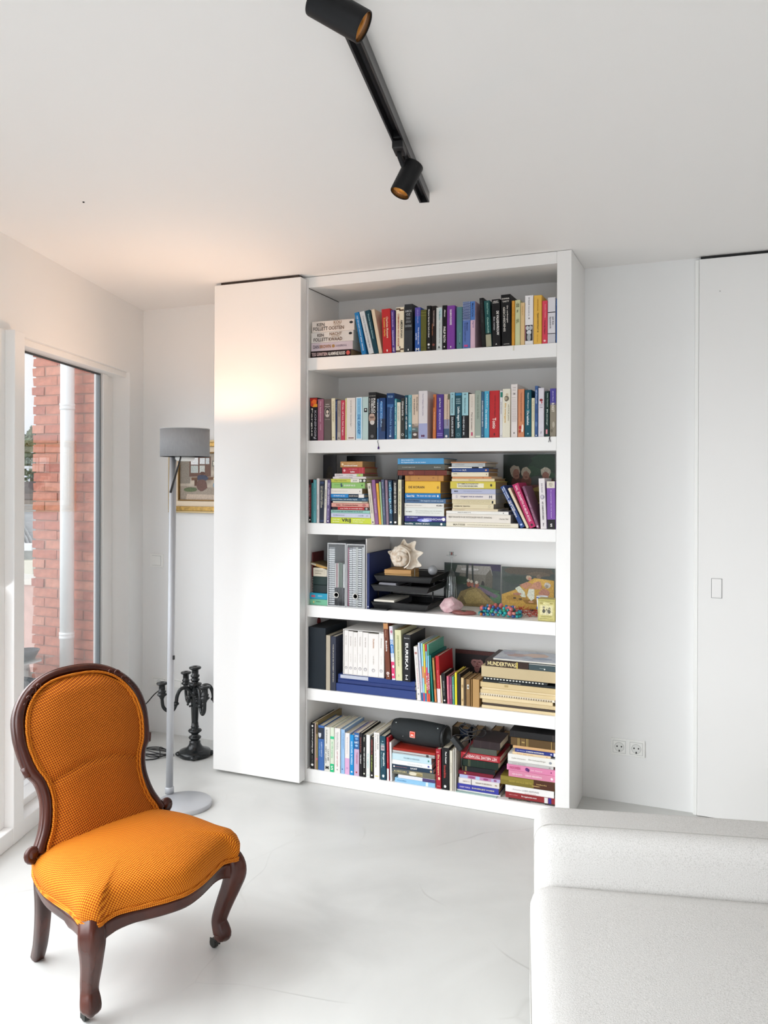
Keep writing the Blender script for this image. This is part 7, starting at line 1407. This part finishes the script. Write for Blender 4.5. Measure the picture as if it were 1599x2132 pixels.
# letter trays
TRAY = mat('#141517', .35, name='black_tray_plastic')
tx0 = on(640 + 785 / KR, 1110 + 900 / KR, 1, .015).x; tx1 = on(640 + 1500 / KR, 1110 + 900 / KR, 1, .015).x
gt = 'stacked black letter trays on the fourth shelf'
def tray(label, z, x0, x1, y0, y1, posts):
    w, d = x1 - x0, y1 - y0; t = thing('letter_tray', label, 'tray', (x0, y0, z), group=gt)
    mb = MB()
    def ring(s, zz): return [(s, s * .6, zz), (w - s, s * .6, zz), (w - s, d - s, zz), (s, d - s, zz)]
    ls = [ring(0, .028), ring(.014, .0), ring(.016, .003), ring(.004, .030)]
    vs = sum(ls, []); fs = []
    for j in range(3):
        for i in range(4): fs.append((j * 4 + i, j * 4 + (i + 1) % 4, (j + 1) * 4 + (i + 1) % 4, (j + 1) * 4 + i))
    fs += [(4, 5, 6, 7), (8, 9, 10, 11)]
    mb.add(vs, fs); mb.build('tray_body', TRAY, t)
    MB().tube([(0, 0, .029), (w, 0, .029), (w, d, .034), (0, d, .034)], .0026, 8, True).build('rim', TRAY, t)
    if posts:
        for x, y in ((.004, d * .3), (w - .004, d * .3), (w - .004, d - .01), (.004, d - .01)): MB().tube([(x, y, .028), (x, y, posts)], .004, 8).build('riser', TRAY, t)
    return t
zt1 = zb + .0004
h1 = on(640 + 790 / KR, 1110 + 635 / KR, 1, .015).z - .029; h2 = on(640 + 840 / KR, 1110 + 575 / KR, 1, .03).z - .006
tray('lowest black letter tray holding white paper, fourth shelf', zt1 + .006, tx0, tx1 - .005, .015, .28, h1 - zt1 - .006)
B(-.01 + .012, 0.09, -.02, .02, -.006, 0).build('base_foot', TRAY, bpy.data.objects['letter_tray'])
B(.016, .118, .010, .24, .0045, .030).build('paper_pile', mat('#56575c', .8), bpy.data.objects['letter_tray'])
pp_ = thing('paper_sheets', 'white sheets of paper lying in the lowest black tray', 'paper', (tx0 + .012, .022, zt1 + .0368))
MB().box(0, .105, 0, .2, 0, .009).build('sheets', PAGEW, pp_)
tray('middle black letter tray filled with grey papers, fourth shelf', h1, tx0, tx1, .015, .28, h2 - h1)
p2 = thing('paper_sheets', 'crumpled grey paper pile in the middle black tray', 'paper', (tx0 + .020, .034, h1 + .0052))
for k in range(7):
    MB().hexa([(0 + .002 * k, .001 * k, .005 * k), (.106 - .001 * k, .001 * (k % 3), .005 * k + .002 * math.sin(k)), (.108, .19, .005 * k), (0, .19, .005 * k), (0 + .002 * k, .001 * k, .005 * k + .0035), (.106 - .001 * k, .001 * (k % 3), .005 * k + .0035), (.108, .19, .005 * k + .0035), (0, .19, .005 * k + .0035)]).build('sheet', mat(('#8c8c94', '#55565c', '#b8b8c0', '#44454a', '#707178', '#a4a4ac', '#8a8a92')[k], .5), p2)
tray('top black letter tray carrying the cigar box, fourth shelf', h2, tx0 + .008, tx1 + .01, .03, .30, 0)
# cigar box
cx0 = on(640 + 938 / KR, 1110 + 500 / KR, 1, .03).x; cx1 = on(640 + 1262 / KR, 1110 + 500 / KR, 1, .03).x
czb = h2 + .0045; czt = on(640 + 938 / KR, 1110 + 448 / KR, 1, .035).z; cw_ = cx1 - cx0; chh = czt - czb
cg = thing('cigar_box', 'small pale wooden cigar box under the conch shell', 'box', (cx0, .042, czb), math.radians(4))
CW1 = mat('#c59b5c', .5, name='cedar_wood', vary=.14, vscale=12, stretch=(1, 6, 20)); CW2 = mat('#b88a4e', .5, name='cedar_lid', vary=.14, vscale=12, stretch=(1, 6, 20))
B(.001, cw_, 0, .13, 0, chh * .60).build('box_body', CW1, cg, bevel=.0008)
B(0, cw_ - .001, -.001, .131, chh * .62, chh).build('lid', CW2, cg, bevel=.0012)
lettering('VERRICHE HAVANA', (cw_ * .2, -.0012, chh * .22), (1, 0, 0), (0, 0, 1), cw_ * .62, chh * .2, INK('#4c3414'), cg)
B(cw_ - .0005, cw_ + .0008, .05, .06, -.0, chh).build('paper_seal', mat('#d8d4c4', .6), cg)
for i in range(2): B(-.0002, .004, -.0012, .001, chh * (.1 + .3 * i), chh * (.2 + .3 * i)).build('nail', mat('#4c3c28', .5), cg)
# conch shell
scx = on(640 + 1150 / KR, 1110 + 330 / KR, 1, .07).x
sh = thing('conch_shell', 'large pale spiny conch shell on the wooden cigar box', 'shell', (scx, .075, czt))
SHM = mat('#e6dfd2', .6, name='shell_lime', vscale=60, hex2='#c4ac92', bump=.8, bscale=120)
hh = on(640 + 1150 / KR, 1110 + 60 / KR, 1, .07).z - czt
R0 = hh * .34
vs = []; fs = []; nu, nv = 72, 16
# spiral body seen along its axis: whorls tightening towards the apex that faces the viewer
for i in range(nu + 1):
    u = i / nu; a = u * PI * 5.0 + .6; k = (1 - u) ** 1.15
    rr = R0 * (.62 * k + .03); tr = R0 * (.52 * k + .035)
    c = Vector((rr * math.cos(a), -R0 * .95 * u ** .8 + R0 * .15, rr * math.sin(a)))
    for j in range(nv):
        b_ = 2 * PI * j / nv
        kn = 1 + .22 * max(0, math.sin(a * 5)) ** 2 * max(0, math.cos(b_ - .4))
        d_ = Vector((math.cos(a) * math.cos(b_), -math.sin(b_) * .8, math.sin(a) * math.cos(b_))) * tr * kn
        vs.append(c + d_ + Vector((0, 0, R0 * 1.12)))
for i in range(nu):
    for j in range(nv): j2 = (j + 1) % nv; fs.append((i * nv + j, i * nv + j2, (i + 1) * nv + j2, (i + 1) * nv + j))
fs.append(tuple(range(nv))); fs.append(tuple(nu * nv + j for j in range(nv))[::-1])
MB().add(vs, fs, True).build('spire', SHM, sh)
# flared lip with pointed fingers
lipm = mat('#e8e1d4', .55, name='shell_lip', vscale=40, hex2='#d2c2ae', bump=.6, bscale=110)
nR, nC = 9, 40; vs = []; fs = []
fing = [(2.78, .42), (2.15, .12), (1.43, .62), (.86, .75), (.25, .78), (-.37, .7)]
for j in range(nC + 1):
    a = -1.25 + (3.35 + 1.25) * j / nC
    ext = 1.06 + .45 * max(0, min(1, (1.9 - a) / 1.0)) + sum(hh_ * math.exp(-((a - f_) / .13) ** 2) for f_, hh_ in fing)
    for i in range(nR + 1):
        s = i / nR; r = R0 * (.25 + (ext - .25) * s)
        vs.append(Vector((r * math.cos(a) * 1.06, R0 * (.25 + .35 * math.sin(s * PI) - .25 * s), max(r * math.sin(a) + R0 * 1.12, .002))))
m1 = len(vs)
vs += [v + Vector((0, R0 * .16, 0)) for v in vs]
n1 = nR + 1
for j in range(nC):
    for i in range(nR):
        q = [j * n1 + i, j * n1 + i + 1, (j + 1) * n1 + i + 1, (j + 1) * n1 + i]; fs.append(q); fs.append([x + m1 for x in q[::-1]])
    fs.append((j * n1 + nR, (j + 1) * n1 + nR, (j + 1) * n1 + nR + m1, j * n1 + nR + m1)); fs.append((j * n1, j * n1 + m1, (j + 1) * n1 + m1, (j + 1) * n1))
for j in (0, nC):
    for i in range(nR): fs.append((j * n1 + i, j * n1 + i + m1, j * n1 + i + 1 + m1, j * n1 + i + 1))
lo = MB().add(vs, fs, True).build('lip', lipm, sh, subsurf=1)
MB().tube([(R0 * 1.0 * math.cos(a_ * .2) * .95 + R0 * .06, -R0 * .25, R0 * 1.1 + R0 * 1.0 * math.sin(a_ * .2)) for a_ in range(-6, 9)], [.0035 + .001 * math.sin(i) for i in range(15)], 8).build('lip_edge', lipm, sh)
# frosted glass ball in the tray
gp = on(640 + 1545 / KR, 1110 + 440 / KR, 1, .10); rad_ = 62 / KR * 3.75 / FPX
ob = MB().sphere((0, 0, 0), rad_, 28, 18).build('glass_ball', mat('#8f9194', .25, name='smoky_glass_ball'), None)
gz = h2 + .034 + rad_
ob.location = (gp.x, .10, gz); tag(ob, 'round grey frosted glass ball on the top tray beside the cigar box', 'ball')
# upside-down wine glass
wx = on(890 + 286 / K4, 1110 + 500 / K4, 1, .16)
gh = on(890 + 286 / K4, 1110 + 262 / K4, 1, .16).z - zb
gl = thing('wine_glass', 'clear crystal glass standing upside down before the barn print, fourth shelf', 'glass', (wx.x, .16, zb + .0004))
pf = [(.0255, 0), (.0262, .03), (.0245, gh * .45), (.0195, gh * .62), (.010, gh * .70), (.0045, gh * .73), (.0036, gh * .80), (.0038, gh * .93), (.006, gh * .97), (.0245, gh * .993), (.0255, gh), (.0235, gh), (.0, gh)]
pi_ = [(.0, gh * .66), (.008, gh * .665), (.018, gh * .6), (.0232, gh * .44), (.0246, .03), (.0242, 0), (.0255, 0)]
MB().lathe(pf, 32).lathe(pi_, 32).build('bowl_and_stem', DGLASS, gl)
for k in range(10):
    a_ = 2 * PI * k / 10; MB().tube([(.0255 * math.cos(a_), .0255 * math.sin(a_), gh * .12), (.0195 * math.cos(a_), .0195 * math.sin(a_), gh * .6)], .0007, 5).build('cut_facet', mat('#d8dcdc', .15, name='crystal_cut'), gl)
tl = thing('tea_light', 'tiny glass holder with red stub on the upturned glass foot', 'candle', (wx.x, .16, zb + gh + .0006))
MB().lathe([(.011, 0), (.0115, .016), (.0105, .016), (.010, .001), (0, .001)], 24).build('holder', DGLASS, tl)
MB().lathe([(.0045, .001), (.004, .013), (0, .014)], 12).build('stub', mat('#8c3c34', .5), tl)
# rose quartz
qx = on(890 + 290 / K4, 1110 + 800 / K4, 1, .09)
def rock(name, label, cat, loc, sx, sy, sz, col, col2, seed, n=26, rough=.3):
    r_ = random.Random(seed); bm = bmesh.new()
    for i in range(n):
        v = Vector((r_.gauss(0, 1), r_.gauss(0, 1), r_.gauss(0, 1))).normalized() * r_.uniform(.84, 1.0)
        bm.verts.new((v.x * sx, v.y * sy, max(v.z, -.62) * sz))
    bmesh.ops.convex_hull(bm, input=bm.verts[:])
    bmesh.ops.delete(bm, geom=[v for v in bm.verts if not v.link_faces], context='VERTS')
    zmin = min(v.co.z for v in bm.verts)
    for v in bm.verts: v.co.z -= zmin
    me = bpy.data.meshes.new(name); bm.to_mesh(me); bm.free(); me.materials.append(mat(col, rough, name=name + '_mineral', vscale=38, hex2=col2, bump=.35, bscale=60))
    o = bpy.data.objects.new(name, me); COL.objects.link(o); o.location = loc; tag(o, label, cat)
    return o
rock('rose_quartz', 'pale pink rose quartz lump before the barn print', 'stone', (qx.x, .085, zb + .0004), 164 / K4 * 3.6 / FPX, .055, 104 / K4 * 3.6 / FPX * 1.18, '#dcc0c2', '#c49ca2', 21, 60)
jx = on(890 + 430 / K4, 1110 + 920 / K4, 1, .045)
js = thing('jasper_stone', 'flat reddish brown polished stone left of the bead necklaces', 'stone', (jx.x, .045, zb + .0004))
bm_ = MB()
vs = []; fs = []; 
for i in range(28):
    a = 2 * PI * i / 28; r = 1 + .14 * math.sin(2 * a + .6) + .08 * math.sin(3 * a)
    for (s, z) in ((.86, 0), (1, .004), (.98, .010), (.8, .0165), (.4, .018)): vs.append((.052 * r * s * math.cos(a), .026 * r * s * math.sin(a), z))
for i in range(28):
    i2 = (i + 1) % 28
    for j in range(4): fs.append((i * 5 + j, i2 * 5 + j, i2 * 5 + j + 1, i * 5 + j + 1))
fs.append(tuple(i * 5 + 4 for i in range(28))); fs.append(tuple(i * 5 for i in range(28))[::-1])
bm_.add(vs, fs, True).build('stone_body', mat('#8c5048', .35, name='jasper', vscale=30, hex2='#6c3c38'), js)
MB().sphere((.004, -.012, .0155), .011, 14, 8, 1.2, .8, .5).build('dark_inclusion', mat('#3c3c2c', .3), js)
# bead necklaces: each bead is an object of its own
bx0 = on(890 + 570 / K4, 1110 + 880 / K4, 1, .05).x; bx1 = on(890 + 1155 / K4, 1110 + 880 / K4, 1, .05).x
nk = thing('bead_necklace', 'heaped necklace of turquoise, blue and pink beads before the prints', 'necklace', ((bx0 + bx1) / 2, .06, zb + .0004))
rb = random.Random(11); span = (bx1 - bx0)
BEADC = [('#1c8484', .25), ('#23989a', .25), ('#2c4c8c', .2), ('#1f6c94', .15), ('#c06a6c', .2), ('#b85c54', .12), ('#2c8c6c', .2), ('#d08a84', .1), ('#c8702c', .05)]
flat_c = [c for c, w in BEADC for _ in range(int(w * 20))]
bead_meshes = {}
def bead_mesh(c, kind):
    if (c, kind) not in bead_meshes:
        if kind == 0: mb = MB().lathe([(.0028, -.0085), (.0062, -.0062), (.0068, 0), (.0062, .0062), (.0028, .0085)], 12)
        elif kind == 1: mb = MB().sphere((0, 0, 0), .0072, 12, 8)
        else: mb = MB().sphere((0, 0, 0), .0115, 14, 10, 1.1, 1, .9)
        me = mb.mesh('bead'); me.materials.append(mat(c, .3, name='bead_' + c[1:], vary=.25, vscale=90)); bead_meshes[(c, kind)] = me
    return bead_meshes[(c, kind)]
for loop in range(4):
    nb = 24 if loop < 3 else 15
    for i in range(nb):
        a = 2 * PI * i / nb
        x = span * (.42 - .05 * loop) * math.cos(a) + span * .05 * math.sin(loop * 2.2) + span * .0; y = (.036 - .005 * loop) * math.sin(a) + .004 * math.sin(3 * a + loop)
        z = .0100 + loop * .0105 + .002 * math.sin(a * 3 + loop) + (.004 if loop else 0) * abs(math.cos(a))
        c = rb.choice(flat_c); kd = 2 if (c in ('#c06a6c', '#b85c54') and rb.random() < .35) else (0 if rb.random() < .6 else 1)
        o = bpy.data.objects.new('bead', bead_mesh(c, kd)); COL.objects.link(o); o.parent = nk
        if kd == 2: z = max(z, .0140)
        o.location = (x, y, z); o.rotation_euler = (0, PI / 2, a + PI / 2 + rb.uniform(-.3, .3))
# red coral necklace
cx = on(890 + 1190 / K4, 1110 + 840 / K4, 1, .10)
co = thing('coral_necklace', 'red branch coral necklace behind the turquoise beads', 'necklace', (cx.x - .02, .12, zb + .0004))
cm = MB(); rc_ = random.Random(4)
for i in range(240):
    u = rc_.random(); x = -.055 + .13 * u; y = rc_.uniform(-.03, .03); base = Vector((x, y, rc_.uniform(.002, .030) * (1.25 - abs(u - .3))))
    d_ = Vector((rc_.gauss(0, 1), rc_.gauss(0, 1), abs(rc_.gauss(0, .7)))).normalized() * rc_.uniform(.006, .016)
    cm.tube([base, base + d_ * .5 + Vector((0, 0, .001)), base + d_], [.0013, .0011, .0006], 5)
cb_ = cm.build('coral_sticks', mat('#b83c2c', .4, name='red_coral', vary=.3, vscale=60), co); cb_['kind'] = 'stuff'
spn = thing('spoon_charm', 'small dark metal pendant lying beside the yellow tin', 'pendant', on(890 + 1250 / K4, 1110 + 925 / K4, 2, zb + .0004))
MB().sphere((0, 0, .004), .013, 16, 8, 1.3, .8, .3).build('pendant_body', mat('#3c3a38', .25, metal=.8), spn)
MB().tube([(-.028, .0, .002), (-.016, -.003, .003), (-.006, 0, .004)], .0015, 6).build('bail', mat('#5c5a54', .3, metal=.8), spn)
# tin
t0 = on(890 + 1310 / K4, 1110 + 1050 / K4, 1, .016); t1 = on(890 + 1516 / K4, 1110 + 1058 / K4, 1, .016)
th_ = on(890 + 1312 / K4, 1110 + 800 / K4, 1, .016).z - zb; tw = min(t1.x, BX1 - .006) - t0.x
tn = thing('storage_tin', 'pale yellow tin with a photo of three people at the shelf edge', 'tin', (t0.x, .016, zb + .0004))
TIN = mat('#c9c07c', .35, name='tin_yellow', vary=.14, vscale=40); GOLDT = mat('#8c8444', .3, metal=.4, name='tin_edge')
B(0, tw, 0, .055, 0, th_).build('tin_body', TIN, tn, bevel=.003)
B(-.0006, tw + .0006, -.0006, .0556, th_ - .001, th_ + .008).build('lid', mat('#b0a860', .3, metal=.3, name='tin_lid'), tn, bevel=.002)
frame_ring(.003, tw - .003, .003, th_ - .003, .0012, -.0006, .0002, 'edge_line', GOLDT, tn)
ho = bpy.data.objects.new('tin_label', None); COL.objects.link(ho); ho.parent = tn; ho.location = (0, -.0007, 0)
patches(ho, [('#d8d0a0', [(.14, .3), (.86, .3), (.86, .78), (.14, .78)]), ('#4c4a40', (.36, .5, .09, .1)), ('#38362e', (.36, .66, .055, .06)), ('#b8b090', (.36, .64, .035, .04)), ('#5c5a4c', (.66, .48, .09, .1)), ('#38362e', (.68, .62, .055, .06)), ('#b8b090', (.68, .6, .035, .04)), ('#d0c8a8', (.52, .42, .07, .09)), ('#38362e', (.52, .55, .045, .05)), ('#c0b898', (.52, .53, .03, .035)), ('#a8a05c', [(.2, .2), (.8, .2), (.8, .25), (.2, .25)]), ('#a8a05c', [(.12, .1), (.88, .1), (.88, .14), (.12, .14)]), ('#a89c54', (.2, .88, .1, .04)), ('#a89c54', (.8, .88, .1, .04)), ('#d4cc90', (.5, .86, .2, .06))], tw, th_, 0, 'label_print')
# small porcelain cup behind the tin
cx_ = on(890 + 1365 / K4, 1110 + 800 / K4, 1, .11)
cpz = on(890 + 1365 / K4, 1110 + 750 / K4, 1, .11).z - zb
cp = thing('porcelain_cup', 'small blue and white porcelain cup behind the yellow tin', 'cup', (cx_.x, .11, zb + .0004))
POR = mat('#e4e6ea', .15, name='porcelain'); BLU = mat('#2c4c94', .15, name='cobalt')
MB().lathe([(.012, 0), (.014, .003), (.022, cpz * .4), (.0265, cpz), (.0252, cpz), (.0208, cpz * .4), (.012, .006), (0, .005)], 32).build('cup_body', POR, cp)
MB().lathe([(.0263, cpz - .008), (.0268, cpz - .003), (.0262, cpz - .003), (.0258, cpz - .008), (.0263, cpz - .008)], 32).build('blue_band', BLU, cp)
for k in range(7):
    a_ = 2 * PI * k / 7; MB().sphere((.0222 * math.cos(a_), .0222 * math.sin(a_), cpz * .45), .0045, 8, 6, 1, 1, 1.6).build('blue_flower', BLU, cp)
# red stub and clutter on top of the black storage box, fifth shelf
bbx = on(662, 1296, 1, .12)
rd = thing('red_pouch', 'dark red pouch on top of the black storage box', 'pouch', (on(661, 1300, 1, .12).x, .12, on(630 + 62 / KR, 1280 + 148 / KR, 1, .008).z + .0006))
MB().lathe([(.013, 0), (.018, .006), (.015, .02), (.012, .026), (.0, .03)], 18).build('pouch_body', mat('#6c1c1c', .6), rd)
# ------------------------------------------------------------------ ceiling dot
rc = MB().lathe([(.004, 0), (.003, -.003), (0, -.003)], 12).build('ceiling_hook', DARK, None); rc.location = on(174, 420, 2, CZ) - Vector((0, 0, .0005)); tag(rc, 'tiny dark hook in the ceiling at the upper left', 'hook')
# folded paint lid: catalogue lying on the leaning picture books
bpy.context.view_layer.update()
